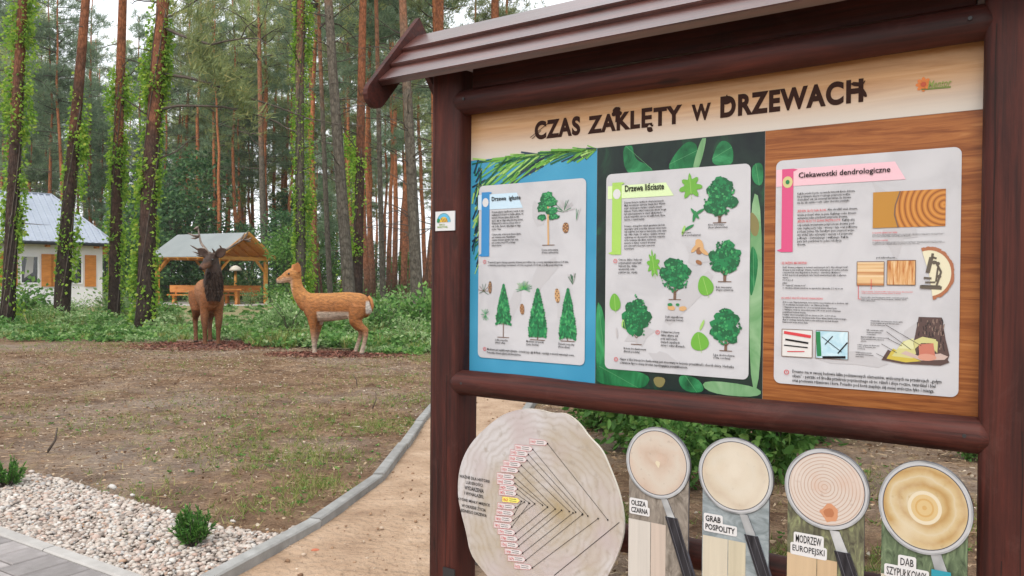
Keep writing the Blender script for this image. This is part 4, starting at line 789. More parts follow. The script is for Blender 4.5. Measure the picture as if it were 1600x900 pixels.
if o.data.polygons[0].normal.z < 0: o.data.flip_normals()

def bench(px, Y, rz, label):
    P = at(px, 437, Y); o = empty('picnic_bench', (P[0], P[1], 0.012), rz); mt = M['timber_d']
    MB().box(-0.95, 0.95, -0.22, 0.22, 0.40, 0.47).build('seat', mt, o)
    MB().add([(-0.95, 0.20, 0.56), (0.95, 0.20, 0.56), (1.0, 0.30, 0.92), (-1.0, 0.30, 0.92), (-0.95, 0.25, 0.55), (0.95, 0.25, 0.55), (1.0, 0.35, 0.91), (-1.0, 0.35, 0.91)], [(0, 1, 2, 3), (5, 4, 7, 6), (0, 4, 5, 1), (1, 5, 6, 2), (2, 6, 7, 3), (3, 7, 4, 0)]).build('backrest', mt, o)
    for x in (-0.65, 0.65): MB().prism([(-0.2, 0), (0.24, 0), (0.17, 0.2), (0.2, 0.395), (-0.2, 0.395), (-0.13, 0.2)], -0.06, 0.06).build('leg', mt, o)
    for ch, x in zip([c for c in o.children if c.name.startswith('leg')], (-0.65, 0.65)): ch.rotation_euler = (0, 0, PI/2); ch.location = (x, 0, 0)
    for x in (-0.65, 0.65): MB().bar((x, 0.2, 0.40), (x, 0.29, 0.88), 0.08, 0.05).build('back_post', mt, o)
    tag(o, label, 'bench', 'benches under the shelter')
bench(293, 40.6, 0.05, 'orange timber bench left of the stag under the shelter'); bench(375, 41.4, 0.05, 'orange timber bench right of the stag under the shelter')
P = at(352, 437, 39.9); o = empty('picnic_table', (P[0], P[1], 0.012), 0.05); tag(o, 'orange timber table between the benches under the shelter', 'table')
MB().box(-0.9, 0.9, -0.38, 0.38, 0.70, 0.78).build('table_top', M['timber_d'], o)
for x in (-0.6, 0.6):
    l_ = MB().prism([(-0.3, 0), (0.3, 0), (0.16, 0.3), (0.26, 0.695), (-0.26, 0.695), (-0.16, 0.3)], -0.06, 0.06).build('leg', M['timber_d'], o); l_.rotation_euler = (0, 0, PI/2); l_.location = (x, 0, 0)
P = at(368, 437, 46); o = empty('mushroom_post', (P[0], P[1], 0)); tag(o, 'white-capped mushroom-shaped wooden post seen under the shelter roof', 'garden ornament')
MB().tube([(0, 0, 0), (0, 0, 1.9)], [0.09, 0.07], 8).build('stem', M['timber'], o)
cap = [(0.36, 1.72), (0.34, 1.82), (0.24, 1.95), (0.1, 2.03), (0.0, 2.05)]; mb = MB(); nseg = 14
vs = [(r*math.cos(2*PI*j/nseg), r*math.sin(2*PI*j/nseg), z) for r, z in cap for j in range(nseg)]; mb.add(vs, [(i*nseg+j, i*nseg+(j+1) % nseg, (i+1)*nseg+(j+1) % nseg, (i+1)*nseg+j) for i in range(len(cap)-1) for j in range(nseg)]+[tuple(range(nseg-1, -1, -1))], 0, True)
mb.build('cap', plain('cream_cap', (0.62, 0.56, 0.47), 0.7), o)
# ------------------------------------------------------------------ the two deer sculptures
def loft_mb(mb, rings, n=16):
    """rings: (x, y, z, half width, half height along the normal in the sagittal plane)"""
    pts = [Vector(r[:3]) for r in rings]; k = len(pts); vs = []
    for i, r in enumerate(rings):
        t = pts[min(i+1, k-1)]-pts[max(i-1, 0)]; t.normalize(); a = Vector((0, 1, 0)); a = (a-t*a.dot(t)).normalized(); b = t.cross(a)
        for j in range(n):
            an = 2*PI*j/n; vs.append(pts[i]+a*math.cos(an)*r[3]+b*math.sin(an)*r[4])
    fs = [(i*n+j, i*n+(j+1) % n, (i+1)*n+(j+1) % n, (i+1)*n+j) for i in range(k-1) for j in range(n)]+[tuple(range(n-1, -1, -1)), tuple((k-1)*n+j for j in range(n))]
    mb.add(vs, fs)
def leg(pts): return [(x, y, z, r, r*1.15) for x, y, z, r in pts]
def fuse(lofts, voxel, smooth, name):
    bm = bmesh.new()
    for L in lofts:
        mb = MB(); loft_mb(mb, L); tmp = bpy.data.meshes.new('tmp'); tmp.from_pydata(mb.v, [], mb.f)
        b2 = bmesh.new(); b2.from_mesh(tmp); bmesh.ops.recalc_face_normals(b2, faces=b2.faces[:]); b2.to_mesh(tmp); b2.free(); bm.from_mesh(tmp); bpy.data.meshes.remove(tmp)
    me = bpy.data.meshes.new('tmp'); bm.to_mesh(me); bm.free(); ob = bpy.data.objects.new('tmp', me); COL.objects.link(ob)
    r = ob.modifiers.new('r', 'REMESH'); r.mode = 'VOXEL'; r.voxel_size = voxel
    s = ob.modifiers.new('s', 'SMOOTH'); s.factor = 0.5; s.iterations = smooth
    dg = bpy.context.evaluated_depsgraph_get(); out = bpy.data.meshes.new_from_object(ob.evaluated_get(dg)); out.name = name
    bpy.data.objects.remove(ob); out.polygons.foreach_set('use_smooth', np.ones(len(out.polygons), bool)); return out
def colour_verts(me, fn):
    co = np.empty(len(me.vertices)*3, np.float32); me.vertices.foreach_get('co', co); co = co.reshape(-1, 3)
    c = np.ones((len(co), 4), np.float32); c[:, :3] = fn(co[:, 0], co[:, 1], co[:, 2]); at_ = me.color_attributes.new('coat', 'FLOAT_COLOR', 'POINT'); at_.data.foreach_set('color', c.ravel())
def coat_mat(name):
    m, nt, b, o = nodes_of(name); n = nt.nodes; l = nt.links; vc = n.new('ShaderNodeVertexColor'); vc.layer_name = 'coat'
    tc = n.new('ShaderNodeTexCoord'); mp = n.new('ShaderNodeMapping'); mp.inputs['Scale'].default_value = (15, 24, 34); l.new(tc.outputs['Object'], mp.inputs[0])
    nz = n.new('ShaderNodeTexNoise'); nz.inputs['Scale'].default_value = 1; nz.inputs['Detail'].default_value = 6; nz.inputs['Roughness'].default_value = 0.7; l.new(mp.outputs[0], nz.inputs['Vector'])
    r = ramp(nt, [(0.3, (0.38, 0.36, 0.34)), (0.5, (0.95, 0.95, 0.95)), (0.7, (1.65, 1.6, 1.5))]); l.new(nz.outputs['Fac'], r.inputs[0])
    mx = n.new('ShaderNodeMix'); mx.data_type = 'RGBA'; mx.blend_type = 'MULTIPLY'; mx.inputs['Factor'].default_value = 0.8; l.new(vc.outputs[0], mx.inputs['A']); l.new(r.outputs[0], mx.inputs['B'])
    l.new(mx.outputs['Result'], b.inputs['Base Color']); b.inputs['Roughness'].default_value = 0.62; b.inputs['Specular IOR Level'].default_value = 0.3
    bn = n.new('ShaderNodeBump'); bn.inputs['Strength'].default_value = 0.9; bn.inputs['Distance'].default_value = 0.022; l.new(nz.outputs['Fac'], bn.inputs['Height']); l.new(bn.outputs[0], b.inputs['Normal'])
    return m
def sst(x, a, b): t = np.clip((x-a)/(b-a), 0, 1); return t*t*(3-2*t)
def lerp(c, d, t): return np.asarray(c)*(1-t[:, None])+np.asarray(d)*t[:, None]
def ear_mesh(p, q, w, face, name):
    p, q = Vector(p), Vector(q); d = (q-p); L = d.length; d.normalize(); f = Vector(face); f = (f-d*f.dot(d)).normalized(); s = d.cross(f); mb = MB(); n = 10; vs = []
    prof = [(0, 0.45), (0.2, 0.85), (0.45, 1.0), (0.7, 0.8), (0.9, 0.4), (1.0, 0.06)]
    for t, r in prof:
        c = p+d*L*t
        for j in range(n):
            an = 2*PI*j/n; cx_, cy_ = math.cos(an), math.sin(an); depth = (0.30 if cy_ > 0 else 0.12)*r
            hollow = -0.28*r*(1-abs(cx_))*(1 if cy_ > 0 else 0)*1.6
            vs.append(c+s*cx_*w/2*r-f*(cy_*depth*0.0)+f*((cy_*0.16+hollow if cy_ > 0 else cy_*0.35)*w/2*r))
    k = len(prof); mb.add(vs, [(i*n+j, i*n+(j+1) % n, (i+1)*n+(j+1) % n, (i+1)*n+j) for i in range(k-1) for j in range(n)]+[tuple(range(n-1, -1, -1)), tuple((k-1)*n+j for j in range(n))], 0, True)
    return mb
def ball(c, r, n=10):
    bm = bmesh.new(); bmesh.ops.create_icosphere(bm, subdivisions=2, radius=r); mb = MB(); mb.add([(v.co+Vector(c)) for v in bm.verts], [tuple(v.index for v in f.verts) for f in bm.faces], 0, True); bm.free(); return mb

# doe, in profile, facing left. local x towards the nose
DY = 14.3; DG = gp(492, 553)
doe = empty('doe_sculpture', ((492-800)/FPX*DY, DY, 0.0), PI); tag(doe, 'rust-brown doe sculpture standing in profile facing left', 'deer sculpture')
sd = 0.085
doe_l = [
    [(-1.00, 0, .88, .07, .12), (-.93, 0, .86, .15, .20), (-.82, 0, .855, .185, .235), (-.6, 0, .865, .20, .245), (-.3, 0, .835, .21, .255), (-.05, 0, .825, .195, .26), (.10, 0, .85, .16, .235), (.20, 0, .82, .10, .17)],
    [(.03, 0, .87, .14, .19), (.16, 0, .93, .118, .175), (.255, 0, 1.04, .084, .14), (.315, 0, 1.16, .068, .116), (.34, 0, 1.28, .064, .106), (.345, 0, 1.38, .064, .10)],
    [(.25, 0, 1.41, .055, .08), (.33, 0, 1.42, .085, .115), (.42, 0, 1.40, .088, .125), (.50, 0, 1.365, .068, .105), (.58, 0, 1.325, .050, .074), (.655, 0, 1.30, .040, .054), (.70, 0, 1.288, .026, .034)],
    leg([(.03, sd, .86, .10), (.03, sd+.02, .72, .09), (.015, sd+.02, .58, .068), (.005, sd+.015, .46, .050), (0, sd+.015, .33, .043), (-.004, sd+.015, .27, .036), (-.01, sd+.015, .16, .031), (-.02, sd+.015, .07, .034), (-.025, sd+.015, .0, .043)]),
    leg([(-.02, -sd, .82, .10), (-.05, -sd-.01, .68, .085), (-.065, -sd-.01, .56, .062), (-.045, -sd-.01, .45, .048), (-.015, -sd-.01, .32, .042), (-.005, -sd-.01, .26, .035), (.015, -sd-.01, .15, .030), (.02, -sd-.01, .06, .033), (.02, -sd-.01, .0, .042)]),
    leg([(-.78, sd-.01, .86, .15), (-.76, sd+.01, .70, .135), (-.755, sd+.02, .58, .10), (-.84, sd+.02, .49, .066), (-.93, sd+.02, .425, .052), (-.935, sd+.02, .33, .040), (-.905, sd+.02, .2, .034), (-.875, sd+.02, .08, .036), (-.86, sd+.02, .0, .045)]),
    leg([(-.76, -sd, .84, .14), (-.72, -sd-.02, .66, .12), (-.70, -sd-.03, .54, .085), (-.76, -sd-.03, .46, .060), (-.815, -sd-.03, .41, .048), (-.80, -sd-.03, .31, .038), (-.755, -sd-.03, .18, .032), (-.72, -sd-.03, .07, .034), (-.705, -sd-.03, .0, .043)])]
me = fuse(doe_l, 0.014, 7, 'body')
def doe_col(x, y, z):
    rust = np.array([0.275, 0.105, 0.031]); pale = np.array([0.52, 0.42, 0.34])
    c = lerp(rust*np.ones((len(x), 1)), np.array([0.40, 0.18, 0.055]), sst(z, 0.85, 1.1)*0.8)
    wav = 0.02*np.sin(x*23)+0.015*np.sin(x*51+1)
    c = lerp(c, pale, sst(-z, -0.775, -0.735)*sst(x, -0.66, -0.62)*sst(-x, 0.06, 0.10)*sst(z, 0.50, 0.53)*(np.abs(y) > -1) if True else 0)
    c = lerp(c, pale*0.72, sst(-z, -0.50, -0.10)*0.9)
    thr = sst(x-(0.22+(z-0.85)*0.55), 0.05, 0.10)*sst(z, 0.80, 0.88)*sst(-z, -1.36, -1.24); c = lerp(c, pale, thr)
    jaw = sst(-z, -1.39, -1.33)*sst(x, 0.36, 0.42)*sst(-x, -0.60, -0.54); c = lerp(c, pale*np.array([0.95, .8, .7]), jaw*0.75)
    rump = sst(-x, 0.925, 0.945)*sst(z, 0.70, 0.75)*sst(-z, -0.97, -0.92); c = lerp(c, np.array([0.50, 0.45, 0.40]), rump)
    c = lerp(c, np.array([0.05, 0.035, 0.03]), sst(x, 0.672, 0.685)); c = lerp(c, np.array([0.12, 0.09, 0.075]), sst(-z, -0.035, -0.02)); return c
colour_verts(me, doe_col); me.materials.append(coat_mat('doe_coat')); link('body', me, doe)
M['ear_rust'] = grain('ear_rust', [(0.3, (0.33, 0.12, 0.035)), (0.7, (0.46, 0.20, 0.07))], (20, 20, 20), rough=0.7, bump=0.2)
M['ear_dark'] = grain('ear_dark', [(0.3, (0.035, 0.02, 0.015)), (0.7, (0.09, 0.05, 0.035))], (20, 20, 20), rough=0.7, bump=0.2)
ear_mesh((.31, .06, 1.44), (.275, .12, 1.625), .16, (0.2, 1, 0.1), 'ear').build('ear', M['ear_rust'], doe)
ear_mesh((.36, -.06, 1.47), (.45, -.15, 1.59), .15, (0.5, 1, 0.2), 'ear').build('ear', M['ear_rust'], doe)
for s in (-1, 1): ball((.445, s*.078, 1.425), .021).build('eye', M['eye'], doe)
mb = MB(); loft_mb(mb, [(-.955, 0, 1.03, .03, .03), (-1.01, 0, .96, .05, .03), (-1.03, 0, .86, .045, .028), (-1.015, 0, .77, .02, .02)]); mb.smooth = [True]*len(mb.f); mb.build('tail', M['ear_rust'], doe)

# stag, facing the camera, head turned to the left of the picture
SY = 15.75; SX = (331-800)/FPX*SY; SR = math.radians(-61)
stag = empty('stag_sculpture', (SX, SY, 0.0), SR); tag(stag, 'brown stag sculpture with dark mane and wide antlers facing the viewer', 'deer sculpture')
ws = 0.125; hyaw = math.radians(-47); hd = Vector((math.cos(hyaw)*0.90, math.sin(hyaw)*0.90, -0.42)).normalized(); hc = Vector((0.30, -0.03, 1.69))
def hring(t, dz, a, b_): p = hc+hd*t+Vector((0, 0, dz)); return (p.x, p.y, p.z, a, b_)
st_l = [
    [(-1.28, 0, 1.06, .09, .14), (-1.18, 0, 1.03, .19, .24), (-1.0, 0, 1.03, .215, .285), (-.7, 0, 1.01, .225, .30), (-.4, 0, .985, .235, .32), (-.08, 0, .985, .22, .34), (.10, 0, .99, .19, .30), (.20, 0, .97, .13, .23)],
    [(-.05, 0, 1.08, .21, .28), (.10, 0, 1.19, .19, .25), (.20, 0, 1.34, .172, .205), (.26, -.005, 1.48, .150, .175), (.28, -.015, 1.60, .120, .14), (.285, -.02, 1.70, .10, .11)],
    [(.19, 0, .84, .05, .06), (.25, 0, .95, .115, .10), (.28, 0, 1.12, .15, .11), (.31, 0, 1.30, .145, .10), (.33, -.01, 1.46, .12, .09)],
    leg([(-.02, ws-.01, 1.02, .12), (-.01, ws, .84, .11), (-.02, ws, .68, .09), (0, ws+.01, .52, .072), (.012, ws, .39, .060), (.006, ws, .31, .048), (0, ws, .18, .042), (.005, ws, .07, .046), (.015, ws, .0, .058)]),
    leg([(-.02, -ws+.01, 1.02, .12), (-.01, -ws, .84, .11), (-.02, -ws, .68, .09), (0, -ws-.01, .52, .072), (.012, -ws, .39, .060), (.006, -ws, .31, .048), (0, -ws, .18, .042), (.005, -ws, .07, .046), (.015, -ws, .0, .058)]),
    leg([(-1.02, ws, 1.04, .19), (-.99, ws+.02, .84, .165), (-.96, ws+.03, .70, .12), (-1.07, ws+.03, .59, .080), (-1.19, ws+.02, .51, .062), (-1.19, ws+.02, .40, .050), (-1.15, ws+.01, .22, .042), (-1.12, ws+.01, .08, .045), (-1.10, ws+.01, .0, .056)]),
    leg([(-1.02, -ws, 1.04, .19), (-.97, -ws-.02, .84, .165), (-.92, -ws-.03, .70, .12), (-1.02, -ws-.03, .59, .080), (-1.12, -ws-.03, .51, .062), (-1.12, -ws-.03, .40, .050), (-1.08, -ws-.03, .22, .042), (-1.05, -ws-.03, .08, .045), (-1.03, -ws-.03, .0, .056)])]
hl = [(-0.10, .0, .07, .09), (0.0, .015, .105, .12), (.09, .02, .105, .12), (.18, .005, .085, .10), (.27, -.005, .066, .078), (.35, -.01, .058, .064), (.40, -.012, .036, .04)]
# the head loft uses its own sideways axis
def loft_head(rings):
    side = Vector((-math.sin(hyaw), math.cos(hyaw), 0)); upv = hd.cross(side); upv = -upv if upv.z < 0 else upv; return [(hc+hd*t+upv*dz, side*a, upv*b_) for t, dz, a, b_ in rings]
def fuse_with_head(lofts, head, voxel, smooth, name):
    n = 16; vs = [c+s*math.cos(2*PI*j/n)+u*math.sin(2*PI*j/n) for c, s, u in head for j in range(n)]; k = len(head)
    fs = [(i*n+j, i*n+(j+1) % n, (i+1)*n+(j+1) % n, (i+1)*n+j) for i in range(k-1) for j in range(n)]+[tuple(range(n-1, -1, -1)), tuple((k-1)*n+j for j in range(n))]
    global loft_mb
    old = loft_mb
    def patched(mb, rings, n=16):
        if rings == 'head': mb.add(vs, fs)
        else: old(mb, rings, n)
    loft_mb = patched
    out = fuse(lofts+['head'], voxel, smooth, name); loft_mb = old; return out
HL = loft_head(hl); side = HL[0][1].normalized(); upv = HL[0][2].normalized()
me = fuse_with_head(st_l, HL, 0.016, 6, 'body')
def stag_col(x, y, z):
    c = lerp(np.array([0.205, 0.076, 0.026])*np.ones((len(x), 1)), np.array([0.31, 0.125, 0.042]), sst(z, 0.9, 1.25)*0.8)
    jag = 0.04*np.sin(y*40)+0.03*np.sin(y*85+1)+0.02*np.sin(z*60+y*30); neck = sst(x+0.75*(z-1.2)+jag*0.5, 0.02, 0.22)*sst(z+jag, 0.80, 1.02); c = lerp(c, np.array([0.045, 0.026, 0.019]), neck)
    hx = (x-hc.x)*hd.x+(y-hc.y)*hd.y+(z-hc.z)*hd.z; up_ = (x-hc.x)*upv.x+(y-hc.y)*upv.y+(z-hc.z)*upv.z
    c = lerp(c, np.array([0.17, 0.08, 0.045]), sst(hx, 0.14, 0.24)*sst(-up_, -0.07, -0.02)*sst(up_, -0.13, -0.10)*0.9); c = lerp(c, np.array([0.02, 0.015, 0.013]), sst(hx, 0.375, 0.39)*sst(z, 1.4, 1.42))
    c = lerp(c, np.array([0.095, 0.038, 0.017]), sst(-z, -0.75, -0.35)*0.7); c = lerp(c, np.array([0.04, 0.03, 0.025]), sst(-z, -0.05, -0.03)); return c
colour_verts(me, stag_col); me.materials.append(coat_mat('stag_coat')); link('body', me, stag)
for s in (-1, 1):
    e = hc+hd*0.12+upv*0.05+side*s*0.098; ball(e, .022).build('eye', M['eye'], stag)
    p = hc+hd*(-0.02)+upv*0.07+side*s*0.085; q = p+side*s*0.25+upv*0.13-hd*0.03; ear_mesh(p, q, .19, tuple(hd+upv*0.2), 'ear').build('ear', M['ear_dark'], stag)
_r = np.random.default_rng(3); P, D, L_ = [], [], []
for _ in range(2600):
    q = 0.18+0.82*_r.random(); k_ = min(3, int(q*4)); f_ = q*4-k_; A_, B_2 = st_l[2][k_], st_l[2][k_+1]; c_ = np.array(A_[:3])*(1-f_)+np.array(B_2[:3])*f_; wy, wx = (A_[3]*(1-f_)+B_2[3]*f_), (A_[4]*(1-f_)+B_2[4]*f_); an = _r.uniform(-2.0, 2.0)
    P.append(c_+np.array([math.cos(an)*wx*0.95, math.sin(an)*wy*0.98, 0])); D.append(np.array([math.cos(an)*0.35, math.sin(an)*0.30, -1.0])+_r.normal(size=3)*0.16); L_.append(_r.uniform(0.04, 0.11)*(0.45+0.55*min(1, max(0, (c_[2]-0.84)/0.3))))
link('mane', np_mesh('mane', *blades_geo(np.array(P), np.array(D), np.array(L_), _r.uniform(0.010, 0.022, len(P)), _r), islandmat('mane_hair', [(0, (0.018, 0.011, 0.009)), (0.6, (0.045, 0.027, 0.02)), (1, (0.10, 0.058, 0.038))], 0.7)), stag)
MI = Matrix.Rotation(-SR, 4, 'Z') @ Matrix.Translation((-SX, -SY, 0))
def sl_(px, py, Y): return MI @ Vector(at(px, py, Y))
def antler(base, beam, tines, name):
    mb = MB(); pts = [base]+[sl_(*b) for b in beam]
    # smooth the beam with a Catmull-Rom pass
    sm = []
    for i in range(len(pts)-1):
        p0, p1, p2, p3 = pts[max(i-1, 0)], pts[i], pts[i+1], pts[min(i+2, len(pts)-1)]
        for t in (0, .33, .66): sm.append(0.5*((2*p1)+(p2-p0)*t+(2*p0-5*p1+4*p2-p3)*t*t+(3*p1-p0-3*p2+p3)*t**3))
    sm.append(pts[-1]); mb.tube(sm, [0.040*(1-0.70*i/(len(sm)-1)) for i in range(len(sm))], 8)
    for (k, tip, bend) in tines:
        s_ = pts[k]; t_ = sl_(*tip); m_ = (s_+t_)/2+Vector((0, 0, bend)); q = [s_, s_*0.6+m_*0.4+Vector((0, 0, bend*0.3)), m_, t_*0.6+m_*0.4, t_]; mb.tube(q, [0.027, 0.025, 0.021, 0.014, 0.004], 7)
    mb.build(name, M['antler'], stag)
bl = hc+upv*0.115-hd*0.03-side*0.05; br = hc+upv*0.115-hd*0.03+side*0.05
antler(bl, [(325, 395, 15.75), (320, 388, 15.85), (314, 379, 15.95), (311.5, 368, 16.0), (309, 355, 16.0)], [(1, (306, 398, 15.35), -0.05), (1, (301, 393, 15.45), -0.04), (2, (297, 383, 15.6), -0.05), (4, (293, 364, 15.8), -0.03), (4, (298, 372, 16.2), -0.03), (5, (303, 358, 15.9), 0)], 'antler')
antler(br, [(339, 394.5, 15.75), (350, 391.5, 15.75), (361.5, 386, 15.75), (373, 378.5, 15.7), (382, 373.5, 15.65)], [(1, (331, 388, 15.2), -0.03), (2, (343, 383, 15.3), -0.02), (5, (388, 360, 15.55), -0.02), (5, (394, 371, 15.6), -0.03), (4, (383, 363, 15.8), -0.01), (5, (392, 377, 15.9), -0.02)], 'antler')

# mulch beds under the deer
def mulch(cx, cy, rx, ry, n, label):
    a = np.linspace(0, 2*PI, 36, endpoint=False); r = 1+0.10*np.sin(a*3+cx)+0.06*np.sin(a*7); mb = MB()
    mb.add([(cx, cy, 0.03)]+[(cx+rx*r[i]*math.cos(a[i]), cy+ry*r[i]*math.sin(a[i]), -0.03) for i in range(36)], [(0, i+1, (i+1) % 36+1) for i in range(36)], 0, True)
    o = mb.build('mulch_bed', M['mulch_sheet']); tag(o, label[0], 'mulch', kind='structure')
    rr_ = np.sqrt(RNG.random(n))*1.12; aa = RNG.uniform(0, 2*PI, n); X = cx+rx*rr_*np.cos(aa); Y = cy+ry*rr_*np.sin(aa); D = np.stack([RNG.normal(size=n), RNG.normal(size=n), RNG.uniform(-0.1, 0.3, n)], 1)
    V, F = leaves_geo(np.stack([X, Y, np.maximum(-0.012, 0.034-0.05*rr_)], 1), D, RNG.uniform(0.03, 0.085, n), 0.45, 0.3); o = link('mulch_chips', np_mesh('mulch_chips', V, F, M['mulch'])); tag(o, label[1], 'mulch', kind='stuff')
mulch(SX-0.15, SY+0.15, 1.45, 1.0, 2600, ('reddish bark mulch bed under the stag', 'loose reddish bark chips around the hooves of the stag'))
mulch(doe.location.x+0.45, DY, 1.25, 0.55, 2400, ('reddish bark mulch bed under the doe', 'loose reddish bark chips around the hooves of the doe'))
# ------------------------------------------------------------------ the notice board
board = empty('info_board', (BB[0], BB[1], 0), -BA); tag(board, 'dark brown timber notice board with plank roof and three tree posters', 'notice board')
# local frame: x along the board (left to right), y away from the viewer, z up
PW, Z0, Z1 = 1.95, 0.949, 2.069
def post(cx, seedv):
    mb = MB(); n = 28; vs = []; zs_ = [0.0, 0.5, 1.0, 1.5, 2.0, 2.265]; hx, hy = 0.086, 0.082
    for iz, z in enumerate(zs_):
        for j in range(n):
            an = 2*PI*j/n; e = 0.42; x = hx*math.copysign(abs(math.cos(an))**e, math.cos(an)); y = hy*math.copysign(abs(math.sin(an))**e, math.sin(an)); k = 1+0.012*math.sin(z*3+j+seedv)
            vs.append((cx+x*k, 0.0+y*k-0.005, z))
    mb.add(vs, [(i*n+j, i*n+(j+1) % n, (i+1)*n+(j+1) % n, (i+1)*n+j) for i in range(len(zs_)-1) for j in range(n)], 0, True); mb.add(vs[-n:], [tuple(range(n))]); mb.add(vs[:n], [tuple(range(n-1, -1, -1))])
    o = mb.build('post', M['stain'], board)
    k = MB()
    for (x, z0, z1) in ((cx+0.028, 0.0, 0.93), (cx-0.02, 0.05, 0.55), (cx-0.05, 1.1, 2.1)):
        zz = np.linspace(z0, z1, 9); wv = [0.0016*math.sin(i*1.9+x*40) for i in range(9)]
        k.add([(x+wv[i]-0.0012, -0.0895, zz[i]) for i in range(9)]+[(x+wv[i]+0.0012, -0.0895, zz[i]) for i in range(9)], [(i, i+9, i+10, i+1) for i in range(8)])
    k.build('drying_crack', M['crack'], o)
    MB().box(cx+0.02, cx+0.085, -0.096, -0.089, 0.0, 0.085).build('foot_bracket', M['black'], o)
    MB().tube([(cx+0.055, -0.105, 0.03), (cx+0.055, -0.095, 0.03)], 0.012, 8).build('bolt', M['steel'], o)
    return o
pl_ = post(-0.086, 1); pr_ = post(2.046, 2)
def log_rail(name, z, r, x0, x1, y, dents=0.0):
    mb = MB(); k = 14; pts = []; rad = []
    for i in range(k+1):
        t = i/k; pts.append((x0+(x1-x0)*t, y+0.003*math.sin(t*9), z+0.003*math.sin(t*7+1))); rad.append(r*(1+0.02*math.sin(t*13)))
    pts = [(x0-0.034, y, z), (x0-0.024, y, z), (x0-0.008, y, z)]+pts+[(x1+0.008, y, z), (x1+0.024, y, z), (x1+0.034, y, z)]; rad = [r*0.55, r*0.8, r*0.95]+rad+[r*0.95, r*0.8, r*0.55]
    mb.tube(pts, rad, 24); mb.v = [(x_, y+(y_-y)*(1+.030*math.sin(3*math.atan2(z_-z, y_-y)+x_*5)+.018*math.sin(7*math.atan2(z_-z, y_-y)+x_*15)), z+(z_-z)*(1+.028*math.sin(4*math.atan2(z_-z, y_-y)+x_*4+1)+.015*math.sin(9*math.atan2(z_-z, y_-y)-x_*11))) for x_, y_, z_ in mb.v]; return mb.build(name, M['stain_h'], board)
log_rail('rail', 2.120, 0.053, -0.015, 1.965, -0.04); log_rail('rail', 0.895, 0.053, -0.015, 1.965, -0.045); log_rail('rail', 0.335, 0.055, -0.01, 1.96, 0.05)
MB().box(0.025, 1.94, -0.028, 0.004, 2.182, 2.335).build('header_plank', M['stain_h'], board, 0.003)
for bx_, bz_ in ((0.03, 2.12), (1.93, 2.12), (0.03, 0.895), (1.93, 0.895)): MB().tube([(bx_, -0.040-0.058, bz_+0.006), (bx_, -0.040-0.05, bz_+0.006)], 0.006, 8).build('bolt', M['black'], board)
# roof: three weatherboards on each slope, bargeboards at the gable ends, ridge boards
RX0, RX1 = -0.36, 2.36; EY, EZ_, RY, RZ = -0.165, 2.215, 0.055, 2.475
sdv = Vector((0, RY-EY, RZ-EZ_)); SLen = sdv.length; sdv.normalize(); nrm = Vector((0, -sdv.z, sdv.y))
def plank(front, k):
    w = SLen/3; th = 0.034; mb = MB()
    a = Vector((0, EY, EZ_))+sdv*(w*k-0.02); b = Vector((0, EY, EZ_))+sdv*(w*(k+1)+0.012)
    p = [a+nrm*0.018, a+nrm*(0.018+th), b+nrm*(0.004+th*0.75), b+nrm*0.004]
    if k == 2: p[2] = b+nrm*(th*0.7); 
    prof = [(v.y, v.z) for v in p]
    if not front: prof = [(2*RY-y, z) for y, z in prof]
    n = 4; mb.add([(RX0, y, z) for y, z in prof]+[(RX1, y, z) for y, z in prof], [(0, 1, 2, 3), (7, 6, 5, 4)]+[(i, i+4, (i+1) % 4+4, (i+1) % 4) for i in range(4)])
    o = mb.build('roof_plank', M['stain_roof'], board)
    bm = bmesh.new(); bm.from_mesh(o.data); bmesh.ops.recalc_face_normals(bm, faces=bm.faces[:]); bmesh.ops.bevel(bm, geom=[e for e in bm.edges if abs(e.verts[0].co.x-e.verts[1].co.x) > 1], offset=0.004, segments=2, affect='EDGES'); bm.to_mesh(o.data); bm.free()
    return o
for fr in (True, False):
    for k in range(3): plank(fr, k)
def barge(x, front):
    w0, w1 = -0.045, 0.072; c = Vector((0, EY, EZ_)); lo = c-sdv*0.075; hi = Vector((0, RY, RZ))
    pts = [lo+nrm*w1*0.9, lo+nrm*w1]; mid_ = lo+nrm*(w0+w1)/2
    arc = [mid_+nrm*(w1-w0)/2*math.cos(a)-sdv*0.055*math.sin(a) for a in np.linspace(0, PI, 9)]
    t0 = (RY-(hi+nrm*w1).y)/sdv.y; t1 = (RY-(hi+nrm*w0).y)/sdv.y; outl = [hi+nrm*w1+sdv*t0]+arc+[hi+nrm*w0+sdv*t1]
    prof = [(v.y, v.z) for v in outl]
    if not front: prof = [(2*RY-y, z) for y, z in prof]
    n = len(prof); mb = MB(); mb.add([(x, y, z) for y, z in prof]+[(x+0.028, y, z) for y, z in prof], [tuple(range(n)), tuple(range(2*n-1, n-1, -1))]+[(i, (i+1) % n, (i+1) % n+n, i+n) for i in range(n)])
    o = mb.build('barge_board', M['stain_h'], board); bm = bmesh.new(); bm.from_mesh(o.data); bmesh.ops.recalc_face_normals(bm, faces=bm.faces[:]); bm.to_mesh(o.data); bm.free()
for x in (RX0-0.030, RX1+0.002):
    for fr in (True, False): barge(x, fr)
MB().box(RX0+0.01, RX1-0.01, RY-0.03, RY+0.03, 2.40, 2.47).build('ridge_beam', M['stain_h'], board)
MB().box(-0.02, PW+0.03, 0.0, 0.012, Z0-0.03, Z1+0.03).build('backing_panel', plain('panel_edge', (0.35, 0.33, 0.30), 0.6), board)

